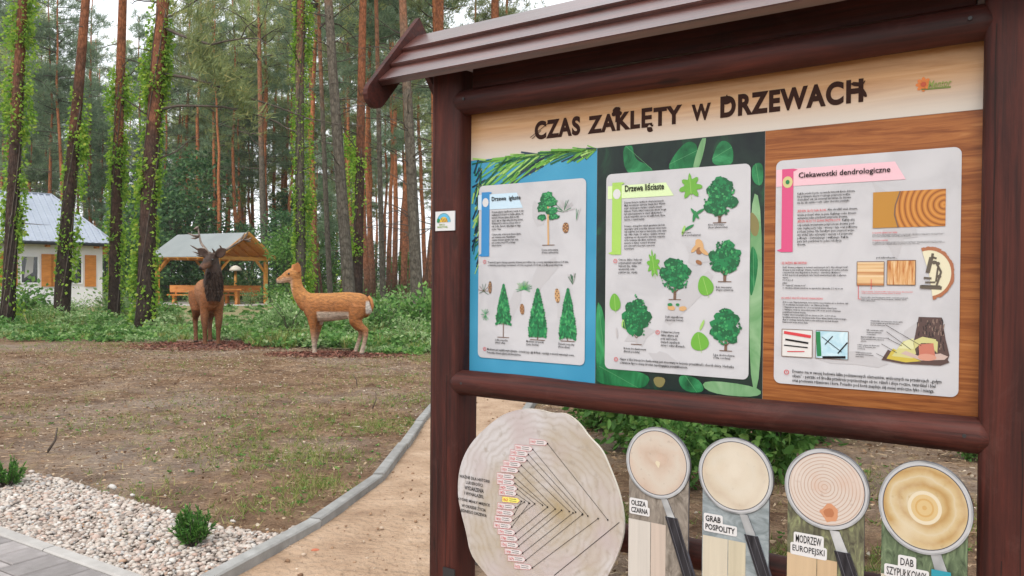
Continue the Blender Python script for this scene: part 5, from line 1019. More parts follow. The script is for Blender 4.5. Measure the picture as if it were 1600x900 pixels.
# ---- printed sheets. pieces of print lie a fraction of a millimetre above each other
LAY = 0.0007
def lay(k): return -0.0008-LAY*k
class Sheet:
    def __init__(s, w=0.0, parent=None): s.w = w
    def uv(s, px, py): return bp(px, py, s.w)
S0 = Sheet(0.0)
def flat(mb, pts, k, m=0):                      # polygon of (x, z) board points on print layer k, facing the viewer
    a = sum(pts[i][0]*pts[(i+1) % len(pts)][1]-pts[(i+1) % len(pts)][0]*pts[i][1] for i in range(len(pts)))
    if a < 0: pts = pts[::-1]
    mb.add([(x, lay(k), z) for x, z in pts], [tuple(range(len(pts)))], m)
def rrect(x0, z0, x1, z1, r, n=5):
    out = []
    for cx, cz, a0 in ((x1-r, z1-r, 0), (x0+r, z1-r, PI/2), (x0+r, z0+r, PI), (x1-r, z0+r, 1.5*PI)):
        for i in range(n+1): a = a0+PI/2*i/n; out.append((cx+r*math.cos(a), cz+r*math.sin(a)))
    return out
def px_rect(x0, y0, x1, y1, S=S0):              # pixel box measured at its own left edge -> board rectangle
    u0, zt = S.uv(x0, y0); _, zb = S.uv(x0, y1); u1, _ = S.uv(x1, (y0+y1)/2); return u0, zb, u1, zt
INK = plain('print_black', (0.012, 0.011, 0.012), 0.7, spec=0.15); INKB = plain('print_brown', (0.030, 0.011, 0.007), 0.7, spec=0.15); RED = plain('print_red', (0.55, 0.04, 0.05), 0.5); WHITEP = plain('print_white', (0.60, 0.60, 0.61), 0.4)
def text(body, x0, y0, x1, y1, mat, parent, k=6, bold=0.0, S=S0, name='lettering', shear=0.0, line=1.0, res=2, box=None, off=0.0, space=1.0):
    """text fitted into the board rectangle given by pixels: left x0, cap top y0, right x1, last baseline y1"""
    cu = bpy.data.curves.new('t', 'FONT'); cu.body = body; cu.size = 1.0; cu.offset = bold; cu.resolution_u = res; cu.shear = shear; cu.space_line = line; cu.space_character = space
    ob = bpy.data.objects.new('t', cu); COL.objects.link(ob); TEXTS.append((ob, cu, box or px_rect(x0, y0, x1, y1, S), mat, parent, k, name, off))
TEXTS = []
def flush_texts():
    dg = bpy.context.evaluated_depsgraph_get()
    for ob, cu, (u0, z0, u1, z1), mat, parent, k, name, off in TEXTS:
        me = bpy.data.meshes.new_from_object(ob.evaluated_get(dg)); n = len(me.vertices); co = np.empty(n*3, np.float32); me.vertices.foreach_get('co', co); co = co.reshape(-1, 3)
        a, b = co.min(0), co.max(0); out = np.zeros_like(co); out[:, 0] = u0+(co[:, 0]-a[0])/(b[0]-a[0])*(u1-u0); out[:, 2] = z0+(co[:, 1]-a[1])/(b[1]-a[1])*(z1-z0); out[:, 1] = lay(k)-off
        me.vertices.foreach_set('co', out.ravel()); me.materials.clear(); me.materials.append(mat); me.name = name; link(name, me, parent); bpy.data.objects.remove(ob); bpy.data.curves.remove(cu)
def print_mat(name, stops, scale, det=5, dist=1.0, grad=None, rough=0.35):
    m = grain(name, stops, scale, det, rough=rough, bump=0.0, spec=0.3, distort=dist)
    if grad:                                     # printed light band: paper white towards the lower edge of the sheet
        nt = m.node_tree; n = nt.nodes; l = nt.links; b = nt.nodes['Principled BSDF']; src = b.inputs['Base Color'].links[0].from_socket
        tc = n.new('ShaderNodeTexCoord'); sp = n.new('ShaderNodeSeparateXYZ'); l.new(tc.outputs['Object'], sp.inputs[0]); mr = n.new('ShaderNodeMapRange'); mr.interpolation_type = 'SMOOTHSTEP'
        mr.inputs['From Min'].default_value = grad[0]; mr.inputs['From Max'].default_value = grad[1]; l.new(sp.outputs['Z'], mr.inputs[0])
        mx = n.new('ShaderNodeMix'); mx.data_type = 'RGBA'; mx.inputs['A'].default_value = rgba(grad[2]); l.new(mr.outputs[0], mx.inputs['Factor']); l.new(src, mx.inputs['B']); l.new(mx.outputs['Result'], b.inputs['Base Color'])
    return m
P_HEAD = print_mat('print_pale_wood', [(0.25, (0.36, 0.17, 0.06)), (0.5, (0.50, 0.28, 0.125)), (0.8, (0.58, 0.38, 0.21))], (1.6, 1, 26), 7, 1.6, (1.86, 2.02, (0.55, 0.51, 0.46)))
P_WOOD = print_mat('print_orange_wood', [(0.25, (0.10, 0.026, 0.008)), (0.42, (0.215, 0.066, 0.017)), (0.60, (0.33, 0.12, 0.034)), (0.8, (0.45, 0.20, 0.07))], (1.5, 1, 30), 9, 2.4)
P_BLUE = print_mat('print_blue', [(0.3, (0.035, 0.235, 0.40)), (0.7, (0.065, 0.31, 0.49))], (3, 1, 3), 2, 0)
P_DARK = print_mat('print_dark_leafy', [(0.35, (0.010, 0.014, 0.016)), (0.58, (0.016, 0.030, 0.024)), (0.75, (0.02, 0.09, 0.04))], (6, 1, 6), 4, 0.8)
P_CARD = print_mat('print_card', [(0.3, (0.45, 0.45, 0.475)), (0.55, (0.51, 0.51, 0.535)), (0.8, (0.535, 0.535, 0.56))], (5, 1, 5), 3, 0.8)
P_CARDW = plain('print_card_white', (0.73, 0.73, 0.77), 0.4)
GR = [plain('print_green_dark', (0.008, 0.10, 0.035), 0.4), plain('print_green', (0.012, 0.185, 0.06), 0.4), plain('print_green_light', (0.05, 0.32, 0.10), 0.4)]
LG = [plain('print_leaf_green', (0.13, 0.36, 0.04), 0.4), plain('print_leaf_light', (0.30, 0.52, 0.13), 0.4), plain('print_leaf_deep', (0.02, 0.20, 0.06), 0.4)]
BRN = [plain('print_trunk', (0.16, 0.09, 0.06), 0.4), plain('print_cone', (0.27, 0.12, 0.05), 0.4), plain('print_tan', (0.55, 0.33, 0.15), 0.4), plain('print_grey', (0.45, 0.43, 0.44), 0.4)]
U1 = bp(932, 400)[0]; U2 = bp(1194, 400)[0]; zs1 = bp(737, 251)[1]
ZH = (bp(737, 251)[1]+bp(1530, 171)[1])/2
def sheet(name, u0, z0, u1, z1, mat, lab=None):
    mb = MB(); flat(mb, [(u0, z0), (u1, z0), (u1, z1), (u0, z1)], 0); o = mb.build(name, mat, board)
    if lab: o['label'] = lab
    return o
head = sheet('title_panel', -0.015, ZH, PW+0.025, Z1+0.02, P_HEAD, 'pale wood-grain title strip reading CZAS ZAKLĘTY W DRZEWACH')
p1 = sheet('poster', -0.015, Z0-0.02, U1-0.001, ZH-0.001, P_BLUE, 'blue poster of conifer trees'); p2 = sheet('poster', U1, Z0-0.02, U2-0.001, ZH-0.001, P_DARK, 'dark leafy poster of broadleaf trees'); p3 = sheet('poster', U2, Z0-0.02, PW+0.025, ZH-0.001, P_WOOD, 'orange wood-grain poster on wood facts')

# title, lettered word by word
for wd, x0, yt, x1, yb in (('CZAS', 836, 190, 907, 219), ('ZAKLĘTY', 919, 177, 1066, 211), ('W', 1081, 164, 1111, 190), ('DRZEWACH', 1126, 151, 1349, 185)):
    if wd == 'ZAKLĘTY':
        u0, z0, u1, z1 = px_rect(x0, 180.5, x1, 208); text(wd, 0, 0, 0, 0, INKB, head, 2, 0.046, box=(u0, z0-0.023, u1, z1), res=6, space=1.14)
    else: text(wd, x0, yt, x1, yb, INKB, head, 2, 0.046, res=6, space=1.14)
def deco(name, parent, mats, fn, k):
    mb = MB(); fn(mb, k); return mb.build(name, mats, parent)
def blob(mb, cx, cz, rx, rz_, k, m=0, n=14, jit=0.12, rot=0.0, seed=0):
    r = random.Random(seed); pts = []
    for i in range(n):
        a = 2*PI*i/n; q = 1+r.uniform(-jit, jit); x, z = rx*q*math.cos(a), rz_*q*math.sin(a); pts.append((cx+x*math.cos(rot)-z*math.sin(rot), cz+x*math.sin(rot)+z*math.cos(rot)))
    flat(mb, pts, k, m)
def line(mb, p, q, w, k, m=0):
    d = Vector((q[0]-p[0], q[1]-p[1])); n = Vector((-d.y, d.x)); n = n/max(n.length, 1e-9)*w/2; flat(mb, [(p[0]-n.x, p[1]-n.y), (q[0]-n.x, q[1]-n.y), (q[0]+n.x, q[1]+n.y), (p[0]+n.x, p[1]+n.y)], k, m)
B = S0.uv
def orn_tree(mb, k):
    c = B(964, 173); blob(mb, c[0], c[1], .017, .015, k, seed=1); blob(mb, c[0]-.010, c[1]-.012, .012, .009, k+.1, seed=2); blob(mb, c[0]+.011, c[1]-.012, .013, .009, k+.2, seed=3); line(mb, (c[0], c[1]), (c[0]-.002, c[1]-.045), .007, k+.3)
def orn_needles(mb, k):
    for a, b in (((829, 215), (859, 191)), ((832, 217), (846, 204))): line(mb, B(*a), B(*b), .0024, k)
def orn_acorn(mb, k):
    c = B(1135, 158); blob(mb, c[0], c[1], .021, .012, k, seed=4, jit=.03); line(mb, (c[0], c[1]+.01), (c[0]+.003, c[1]+.022), .004, k+.1)
def orn_samara(mb, k):
    c = B(1339, 132); blob(mb, c[0], c[1], .019, .0065, k, rot=-.3, seed=5); c = B(1350, 145); blob(mb, c[0], c[1], .016, .0065, k+.1, rot=-1.1, seed=6); line(mb, B(1346, 137), B(1352, 126), .003, k+.2)
for f_ in (orn_tree, orn_needles, orn_acorn, orn_samara): deco('title_ornament', head, INKB, f_, 3)
def flogo(mb, k):
    c = B(1443, 132)
    for i in range(8): a = i*PI/4; blob(mb, c[0]+.013*math.cos(a), c[1]+.013*math.sin(a), .010, .006, k, 0, 8, .05, a, i)
    blob(mb, c[0], c[1], .008, .008, k+1, 1, 8, .02); line(mb, B(1440, 140), B(1486, 136), .005, k, 2)
deco('logo', head, [plain('logo_orange', (0.62, 0.17, 0.02), .4), plain('logo_red', (0.45, 0.06, 0.01), .4), plain('logo_green', (0.15, 0.20, 0.03), .4)], flogo, 2)
text('Mentor', 1450, 127, 1487, 139, plain('logo_text', (0.22, 0.28, 0.05), .4), head, 4, 0.01, shear=0.3)

# -- background print of the posters
def fneedles(mb, k):
    r = random.Random(4)
    for i in range(120):
        a = r.uniform(0.35, 0.95); x = r.uniform(737, 925); y = r.uniform(248, 300)-0.14*(x-737); 
        if x > 840: y = r.uniform(235, 262)-0.1*(x-840)
        u, z = B(x, y); L_ = r.uniform(.08, .24); q = (u+L_*math.cos(a), z+L_*math.sin(a))
        q = (min(q[0], U1-.004), min(q[1], ZH-.004)); u = max(u, .006)
        if q[0] > u and q[1] > z-.02: line(mb, (u, z), q, r.uniform(.004, .011), k+(i % 3), r.choice((0, 1, 1, 2, 3)))
    for i in range(70):
        x = r.uniform(737, 752); y = r.uniform(270, 430); u, z = B(x, y); line(mb, (max(u, .005), z), (min(max(u, .005)+r.uniform(.01, .045), .06), z+r.uniform(.02, .09)), r.uniform(.004, .009), k+(i % 3), r.choice((0, 3, 3, 2, 4)))
deco('needle_print', p1, [GR[0], LG[0], LG[1], plain('print_navy', (0.012, 0.03, 0.06), .4), GR[1]], fneedles, 1)
def chaikin(p, it=2):
    for _ in range(it):
        q = []
        for i in range(len(p)): a, b = p[i], p[(i+1) % len(p)]; q += [(a[0]*.75+b[0]*.25, a[1]*.75+b[1]*.25), (a[0]*.25+b[0]*.75, a[1]*.25+b[1]*.75)]
        p = q
    return p
LEAFM = [print_mat('print_leaf_a', [(0.3, (0.006, 0.055, 0.022)), (0.5, (0.015, 0.15, 0.05)), (0.7, (0.04, 0.28, 0.10))], (7, 1, 5), 5, 1.5), print_mat('print_leaf_b', [(0.3, (0.008, 0.06, 0.025)), (0.5, (0.02, 0.17, 0.06)), (0.7, (0.06, 0.32, 0.13))], (5, 1, 7), 5, 1.5), plain('print_vein', (0.12, 0.33, 0.14), .4), plain('print_ochre', (0.20, 0.17, 0.06), .4), print_mat('print_soft_green', [(0.3, (0.10, 0.26, 0.10)), (0.7, (0.26, 0.42, 0.24))], (10, 1, 6), 3, 1)]
zcap = ZH-.004
for kk, (pts_, m) in enumerate((([(972, 230), (988, 222), (992, 250), (1015, 258), (1026, 276), (978, 276)], 1), ([(1040, 268), (1056, 238), (1075, 219), (1091, 226), (1088, 250), (1082, 268)], 0), ([(1080, 268), (1097, 212), (1106, 212), (1092, 268)], 4), ([(1110, 258), (1118, 232), (1128, 218), (1142, 224), (1147, 240), (1144, 260)], 1), ([(1174, 258), (1193, 252), (1193, 292), (1176, 286)], 1), ([(1172, 298), (1192, 310), (1189, 612), (1170, 602)], 4), ([(1172, 376), (1186, 400), (1182, 440), (1171, 474)], 0), ([(1171, 326), (1188, 345), (1184, 372), (1172, 364)], 3), ([(931, 468), (942, 480), (948, 520), (948, 588), (931, 594)], 0), ([(931, 572), (946, 572), (1020, 584), (1008, 608), (980, 604), (931, 600)], 0), ([(1058, 584), (1092, 590), (1104, 614), (1066, 612)], 1), ([(1094, 592), (1189, 604), (1189, 622), (1106, 615)], 4), ([(1020, 588), (1042, 590), (1036, 606), (1024, 604)], 3))):
    bp_ = [(min(max(u, U1+.002), U2-.003), min(max(z, Z0-.01), zcap)) for u, z in chaikin([B(*p) for p in pts_])]; mb = MB(); flat(mb, bp_, 1+.12*kk, m)
    if m < 2: a_ = bp_[0]; b_2 = bp_[len(bp_)//2]; line(mb, a_, b_2, .0011, 1.06+.12*kk, 2)
    mb.build('leaf_print', LEAFM, p2)
# -- cards
def card(parent, tl, tr, br, bl, r=.022):
    u0 = (B(*tl)[0]+B(*bl)[0])/2; u1 = (B(*tr)[0]+B(*br)[0])/2; z1 = (B(*tl)[1]+B(*tr)[1])/2; z0 = (B(*bl)[1]+B(*br)[1])/2
    mb = MB(); flat(mb, rrect(u0, z0, u1, z1, r), 5); return mb.build('card', P_CARD, parent)
card(p1, (750, 292), (917, 277), (914, 572), (747, 557)); card(p2, (948, 274), (1174, 254), (1170, 593), (946, 576)); card(p3, (1213, 253), (1502, 228), (1499, 621), (1210, 598))
GHOST = plain('print_ghost', (0.45, 0.445, 0.465), .4); r_g = random.Random(8)
for gi, (x, y, w, h, sd_) in enumerate(((850, 430, 26, 60, 1), (800, 480, 34, 26, 2), (880, 480, 30, 30, 3), (840, 330, 20, 40, 4), (1070, 470, 16, 90, 5), (1035, 560, 30, 22, 6), (1090, 400, 22, 40, 7), (1000, 520, 26, 40, 8), (1400, 340, 30, 90, 9), (1330, 560, 60, 20, 10), (1440, 530, 30, 40, 11))):
    u, z = B(x, y); mb = MB(); blob(mb, u, z, w*.0018, h*.0013, 6+.03*gi, 0, 9, .45, r_g.uniform(-1, 1), sd_); mb.v = [(a, b, max(Z0+.06, c)) for a, b, c in mb.v]; mb.build('root_print', GHOST, p1 if x < 932 else (p2 if x < 1194 else p3))
# heading ribbons
def ribbon(parent, x, y0, y1, w, mat, band, bx1, by0, by1, icon, name):
    mb = MB(); u0, zb, u1, zt = px_rect(x, y0, x+w, y1); flat(mb, [(u0, zb), (u1, zb), (u1, zt), (u0, zt)], 8, 0); c = B(x+w, by0); e = B(bx1, by1)
    flat(mb, [(u0-.02, e[1]), (e[0]+.02, e[1]), (e[0]-.012, c[1]), (u0-.02, c[1])], 7, 1); flat(mb, [(u1, zt), (u1+.014, zt-.004), (u1, zt-.01)], 8, 0); flat(mb, [(u0, zb+.012), (u0-.016, zb+.006), (u0, zb)], 8, 0)
    blob(mb, (u0+u1)/2, zt-.045, .017, .020, 9, 2, 12, .02); 
    if icon: blob(mb, (u0+u1)/2, zt-.045, .007, .008, 10, 3, 10, .02)
    mb.build(name, [mat, band, icon[0] if icon else WHITEP, icon[1] if icon else WHITEP], parent)
# ribbon bands are measured at the ribbon itself
def band_box(x0, y0, x1, y1): return px_rect(x0, y0, x1, y1)
ribbon(p1, 754, 301, 401, 12, plain('print_ribbon_blue', (0.03, 0.22, 0.50), .4), plain('print_band_blue', (0.50, 0.66, 0.78), .4), 812, 304, 325, None, 'heading_ribbon')
ribbon(p2, 958, 286, 398, 14, plain('print_ribbon_green', (0.33, 0.55, 0.10), .4), plain('print_band_green', (0.60, 0.74, 0.42), .4), 1046, 290, 306, None, 'heading_ribbon')
ribbon(p3, 1223, 265, 394, 17, plain('print_ribbon_pink', (0.58, 0.07, 0.19), .4), plain('print_band_pink', (0.72, 0.46, 0.52), .4), 1405, 264, 281, (plain('print_log', (0.55, 0.50, 0.22), .4), GR[1]), 'heading_ribbon')
text('Drzewa  iglaste', 770, 308, 815, 316.5, INK, p1, 11, .02); text('Drzewa liściaste', 978, 289, 1039, 300, INK, p2, 11, .02); text('Ciekawostki dendrologiczne', 1249, 270, 1392, 281, INK, p3, 11, .015)
# body copy
T = lambda body, x0, y0, x1, y1, par, mat=INK, bold=.012, line=1.0: text(body, x0, y0, x1, y1, mat, par, 11, bold, line=line, res=1)
T('Drzewa iglaste (szpilkowe) rosną, w naj-\nwiększych ilościach w rzadko gęstej, na\nktórych drzewa iglaste żyją na niż-\nszych, igły w ciągu całej zimowej zieleni.\nWiększość z nich nie zrzuca liści co\nrok. Jodła, świerk, dalej żyją w ciągu\nokoło 7 lata.', 770, 330, 820, 360, p1, line=1.0)
T('Ciekawostką, w której są drzewa iglaste,\njest, nazwana sosna. Najwyższym\nrosnąca drzewem iglastym tego sady-\njest, zostało ponad 97% polskiego\nstarych lasów.', 770, 365, 816, 386, p1)
T('Trwałość igieł u danego gatunku drzewa jest różna i np. u sosny zwyczajnej wynosi 3-4 lata,\nu świerka pospolitego na nizinach od 6 lat, w górach 10-12 lat, u jodły pospolitej 8 lat.', 764, 408, 890, 417, p1)
T('Modrzew jest wyjątkowym iglastym - jesienią jego igły żółkną i opadają, a wiosną wyrastają nowe.\nPozostałe drzewa iglaste są zimozielone.', 763, 543, 899, 553, p1)
for b_, x0, y0, x1, y1 in (('Sosna zwyczajna\n(Pinus sylvestris)', 848, 389, 874, 397), ('Jodła pospolita\n(Abies alba)', 775, 529, 795, 537), ('Modrzew europejski\n(Larix decidua)', 824, 531, 851, 540), ('Świerk pospolity\n(Picea abies)', 874, 534, 899, 544)): T(b_, x0, y0, x1, y1, p1)
T('Drzewa liściaste należą do okrytonasiennych.\nMają stosunkowo szerokie blaszki liści. Wystę-\npują i dominują w ciepłym i umiarkowanym\nklimacie. Pewne części niektórych drzew, mogą\nbyć wykorzystywane w celach użytkowych -\nprzede wszystkim owoce, ale także kora, liście,\nnasiona, a nawet kwiaty.', 977, 315, 1042, 346, p2)
T('Drewno, szczególnie takich gatunków jak buk\nzwyczajny i grab pospolity, stanowi cenny mate-\nriał opałowy. Jest wysoce kaloryczny, przy czym\ndaje dużo ciepła. Co więcej - spalanie drewna\nopałowego w odpowiednio wysokiej tempera-\nturze redukuje szkodliwe substancje\nzawarte w dymie, a popiół drzewny\njest pełnowartościowym nawozem\nnaturalnym.', 977, 352, 1043, 391, p2)
T('Owoce dębu i buka są\nprzysmakiem zwierząt\nleśnych (np. dzika,\nwiewiórki) oraz\nptaków (np. sójek).', 968, 404, 1004, 428, p2)
T('Odwarów z kory\ndębu używa się\nprzy zatruciach,\nstanach zapalnych\nskóry i odmrożeniach.', 1034, 516, 1072, 542, p2)
T('Napar z liści brzozy brodawkowatej jest stosowany w leczeniu przeziębień i chorób skóry. Herbatka\nz kwiatów lipy to znany środek zapobiegający przeziębieniom.', 970, 558, 1148, 569, p2)
for b_, x0, y0, x1, y1 in (('Klon zwyczajny\n(Acer platanoides)', 1108, 350, 1138, 358), ('Klon jawor\n(Acer pseudoplatanus)', 1067, 362, 1096, 370), ('Buk zwyczajny\n(Fagus sylvatica)', 1120, 447, 1147, 455), ('Dąb szypułkowy\n(Quercus robur)', 1041, 493, 1069, 502), ('Brzoza brodawkowata\n(Betula pendula)', 976, 542, 1011, 551), ('Lipa drobnolistna\n(Tilia cordata)', 1116, 552, 1149, 561)): T(b_, x0, y0, x1, y1, p2)
T('Każdy przekrój pnia opowiada historię życia drzewa.\nNa podstawie słojów rocznego przyrostu można\ndowiedzieć się, jak zmieniał się klimat, ile drzewo\nma lat, jak szybko rosło i jakie choroby przebyło.', 1247, 301, 1337, 320, p3)
T('JEDEN SŁÓJ NA ROK.', 1247, 327.5, 1293, 333, p3, RED); T('Aby określić wiek drzewa,', 1294, 325.5, 1341, 330.5, p3)
T('trzeba policzyć słoje na pniu. Każdego roku drzewo\nwytwarza jeden pierścień przyrostu drewna.', 1247, 334, 1339, 344, p3)
T('JEDEN SŁÓJ TO DWA PRZYROSTY.', 1247, 343.5, 1315, 349, p3, RED); T('Każdy słój', 1317, 341.5, 1336, 347, p3)
T('odpowiada wczesnemu przyrostowi drewna pod-\nczas ciepłej pory roku - wiosny i lata oraz późnemu\npodczas jesieni. Na świeżym pniu przyrost wcze-\nsny widać jako jaśniejszy i szerszy od przyrostu\npóźnego - ciemniejszego i węższego. Każda\npara tych pierścieni to jeden rok życia\ndrzewa.', 1247, 350, 1340, 384, p3)
T('DO RACHUNKU JEDNEGO SŁOJU TRZEBA:', 1364, 363, 1403, 366, p3, RED); T('jaki słoje są zwykle przyrostu rocznego drewna widoczne na przekroju\npoprzecznym pnia oraz jego przyrosty, z których każdy powstaje rok\npo roku przez cały okres życia drzewa.', 1364, 366.5, 1476, 371, p3)
T('ŻYCIE SIĘ W DREWNIE', 1364, 374.5, 1388, 377.5, p3, RED); T('to każdy rok jeden przyrost, co na przekroju tworzy pierścień drewna\no zabarwieniu jaśniejszym od wiosny do lata i ciemniejszym późnym latem\noraz jesienią, a liczba słojów podaje wiek drzewa.', 1364, 378, 1477, 383, p3)
T('pod mikroskopem...', 1370, 401, 1402, 405, p3)
T('• ILE DRZEWO MA DREWNA?', 1221, 409, 1262, 413, p3, RED)
T('Ilość drewna podajemy w metrach sześciennych (m³). Aby obliczyć ilość\ndrewna w pniu stojącego drzewa, musimy zmierzyć go do suchu, połowie\nz wysokością oraz długością na średnicy - obwodnicy. Można to\nzrobić za pomocą specjalnych tabel dendrometrycznych albo z użyciem\nwzoru:\nV = 0,001 d²\ngdzie:\nV - objętość drzewa w m³\nd - średnica drzewa mierzona na wysokości człowieka (1,3 m) w cm', 1224, 416, 1326, 452, p3)
T('• JAK OKREŚLIĆ WIELKOŚĆ ROŚLIN BEZ ŚCINANIA DRZEWA?', 1221, 463, 1287, 467.5, p3, RED)
T('Zrób to sam. Najprzydatniejsza, który zawsze ma potrzebny cal, to średnica, taki\n3,5 cm wkładany na ziemią około 1 cm. Zakres jej środka\n1. Najpierw na wysokości ok. 1,3 m nad ziemią zmierz obwód pnia.\n2. Następnie wynik (w cm) podziel przez 3,14 i w ten sposób otrzymasz\nprzybliżoną średnicę drzewa.\nPrzykład: obwód zmierzyłeś 200 cm drzewa to 200 : 3,14 = 64 cm.\nSpecjalista natomiast do określania wieku drzew używa świdra przyrostowego,\ndługa to cienkiego świderka, który z pnia wydobywa wycinek drewna.\nNawiercenie leczą się bez śladu.', 1224, 470, 1326, 505, p3)
T('Drewno ma w swojej budowie kilka podstawowych elementów, widocznych na przekrojach „gołym\nokiem” - patrząc od środka przekroju poprzecznego są to: rdzeń i słoje roczne, twardziel i biel\noraz promienie rdzeniowe i kora. Ponadto pod korą znajduje się mniej widoczne łyko i miazga.', 1239, 577, 1472, 597.5, p3, INK, .015)
for i, (x, y) in enumerate(((1361, 500), (1355, 514), (1346, 525), (1341, 537), (1338, 549))):
    T(('TWARDZIEL, jest ciemniejsza, twarda część\ndrewna znajduje się w środkowym pasie\ndookoła rdzenia pnia', 'BIEL, zewnętrzna część\ndrewna jest jaśniejsza\nod twardzieli', 'MIAZGA (KAMBIUM) to warstwa komórek,\nktórym zawdzięcza swój przyrost na\ngrubości', 'ŁYKO, płynie nim żywność\nz liści do korzenia, jest\npod korą', 'KORA, martwa z wierzchu\nwarstwa, która chroni drzewo\nprzed urazem')[i], x, y, x+(50, 26, 44, 34, 28)[i], y+9, p3)
# '!' marks
def marks(mb, k):
    for (x, y) in ((759, 409), (759, 545), (963, 408), (1029, 519), (964, 561), (1230, 581)):
        u, z = B(x, y); 
        for i in range(10): a0, a1 = 2*PI*i/10, 2*PI*(i+1)/10; flat(mb, [(u+.0085*math.cos(a), z+.0085*math.sin(a)) if j < 2 else (u+.0062*math.cos(a), z+.0062*math.sin(a)) for j, a in enumerate((a0, a1, a1, a0))], k, 0)
        line(mb, (u, z-.001), (u, z+.004), .0018, k, 0); line(mb, (u, z-.004), (u, z-.0026), .0018, k, 0)
deco('fact_mark', p1, RED, marks, 11)

# -- tree pictures
def pic(parent, name, mats, fn, seed=0):
    mb = MB(); fn(mb, random.Random(seed)); return mb.build(name, mats, parent)
TM = GR+BRN+LG                                   # 0-2 greens, 3-6 browns, 7-9 leaf greens
def broad(x0, y0, x1, y1, seed, trunk=.16, lobes=0.12, birch=False):
    def fn(mb, r):
        u0, zb = B((x0+x1)/2, y1); _, zt = B((x0+x1)/2, y0); uL = B(x0, (y0+y1)/2)[0]; uR = B(x1, (y0+y1)/2)[0]; w = uR-uL; h = zt-zb; c = (uL+uR)/2
        line(mb, (c, zb), (c, zb+h*.55), w*(.09 if not birch else .05), 8, 3 if not birch else 6); line(mb, (c-w*.2, zb), (c+w*.2, zb), .003, 8, 3)
        for s in (-1, 1): line(mb, (c, zb+h*trunk*.9), (c+s*w*.22, zb+h*(trunk+.16)), w*.03, 8, 3)
        cz = zb+h*(trunk+(1-trunk)/2); hz = h*(1-trunk)/2
        for i in range(26):
            a = r.uniform(0, 2*PI); q = math.sqrt(r.random())*.72; blob(mb, c+w/2*q*math.cos(a)*(1-.18*math.sin(a)), cz+hz*q*math.sin(a), w*.19, hz*.27, 8.2+i*.02, r.choice((0, 0, 1)), 9, .25, 0, r.random())
        for i in range(170):
            a = r.uniform(0, 2*PI); q = math.sqrt(r.random())*.90; q *= 1+lobes*.5*math.sin(a*7+seed); x = c+w/2*q*math.cos(a)*(1-.18*math.sin(a)); z = cz+hz*q*math.sin(a); s_ = w*r.uniform(.025, .055); b0 = r.uniform(0, 6)
            flat(mb, [(x+s_*math.cos(b0+t), z+s_*math.sin(b0+t)) for t in (0, 1.6, 3.1, 4.9)], 9+r.random()*.6, r.choice((0, 0, 1, 1, 1, 2)))
    return fn
def conifer(x0, y0, x1, y1, seed, layers=11, droop=.5, bare=0.08):
    def fn(mb, r):
        u0, zb = B((x0+x1)/2, y1); _, zt = B((x0+x1)/2, y0); uL = B(x0, (y0+y1)/2)[0]; uR = B(x1, (y0+y1)/2)[0]; w = uR-uL; h = zt-zb; c = (uL+uR)/2
        line(mb, (c, zb), (c, zt-h*.05), w*.045, 8, 3); line(mb, (c-w*.35, zb), (c+w*.35, zb), .003, 8, 3)
        layers_ = layers+5
        for i in range(layers_):
            t = i/(layers_-1); z = zb+h*(bare+(1-bare)*t*.96); hw_ = w/2*(1-t)**.75*(1 if t > .08 else .85)*r.uniform(.88, 1.05)+w*.02
            for s in (-1, 1):
                n = 8
                for j in range(n):
                    q = (j+.5)/n; x = c+s*hw_*q; zz = z+h*.05*(.55-droop*2.2*q*q); L_ = h*.075*(1.15-.5*q); a = -PI/2+s*r.uniform(-.1, .7)
                    flat(mb, [(x-s*w*.02, zz+L_*.45), (x+s*w*.07, zz+L_*.2), (x+L_*.5*math.cos(a), zz+L_*math.sin(a)*.9), (x-s*w*.07, zz)], 8.3+.04*i+r.random()*.03, r.choice((0, 0, 1, 1, 1, 2)))
    return fn
def pine_pic(mb, r):
    c, zb = B(858, 383); zt = B(857, 300)[1]; h = zt-zb; w = B(876, 340)[0]-B(836, 340)[0]
    line(mb, (c, zb), (c-.004, zb+h*.75), .008, 8, 5); line(mb, (c-.03, zb), (c+.03, zb), .003, 8, 3)
    for (dx, dz, rx, rz_) in ((-.02, .86, .42, .11), (.15, .80, .36, .10), (-.2, .70, .30, .09), (.12, .64, .34, .08), (-.05, .94, .26, .06), (-.28, .52, .22, .06), (.22, .52, .24, .055), (-.1, .78, .4, .08)):
        for i in range(5): blob(mb, c+w*(dx+r.uniform(-.1, .1)), zb+h*(dz+r.uniform(-.02, .02)), w*rx*.5, h*rz_*.75, 8.4+r.random()*.4, r.choice((0, 0, 1)), 11, .25, 0, r.random())
        for i in range(26):
            x = c+w*(dx+r.uniform(-.5, .5)*rx); z = zb+h*(dz+r.uniform(-.5, .6)*rz_); flat(mb, [(x, z+.004), (x+.005, z), (x, z-.003), (x-.005, z)], 9.2+r.random()*.3, r.choice((1, 1, 2)))
pic(p1, 'tree_picture', TM, pine_pic, 1); pic(p1, 'tree_picture', TM, conifer(775, 446, 801, 527, 2, 10, .5, .28), 2); pic(p1, 'tree_picture', TM, conifer(825, 452, 858, 531, 3, 13, .3), 3); pic(p1, 'tree_picture', TM, conifer(873, 452, 904, 533, 4, 14, .6), 4)
pic(p2, 'tree_picture', TM, broad(1100, 276, 1152, 348, 5, .12), 5); pic(p2, 'tree_picture', TM, broad(1108, 373, 1160, 440, 6, .15), 6); pic(p2, 'tree_picture', TM, broad(1032, 401, 1080, 468, 7, .17), 7); pic(p2, 'tree_picture', TM, broad(1111, 481, 1160, 548, 8, .12), 8); pic(p2, 'tree_picture', TM, broad(975, 461, 1017, 538, 9, .14, .3, True), 9)
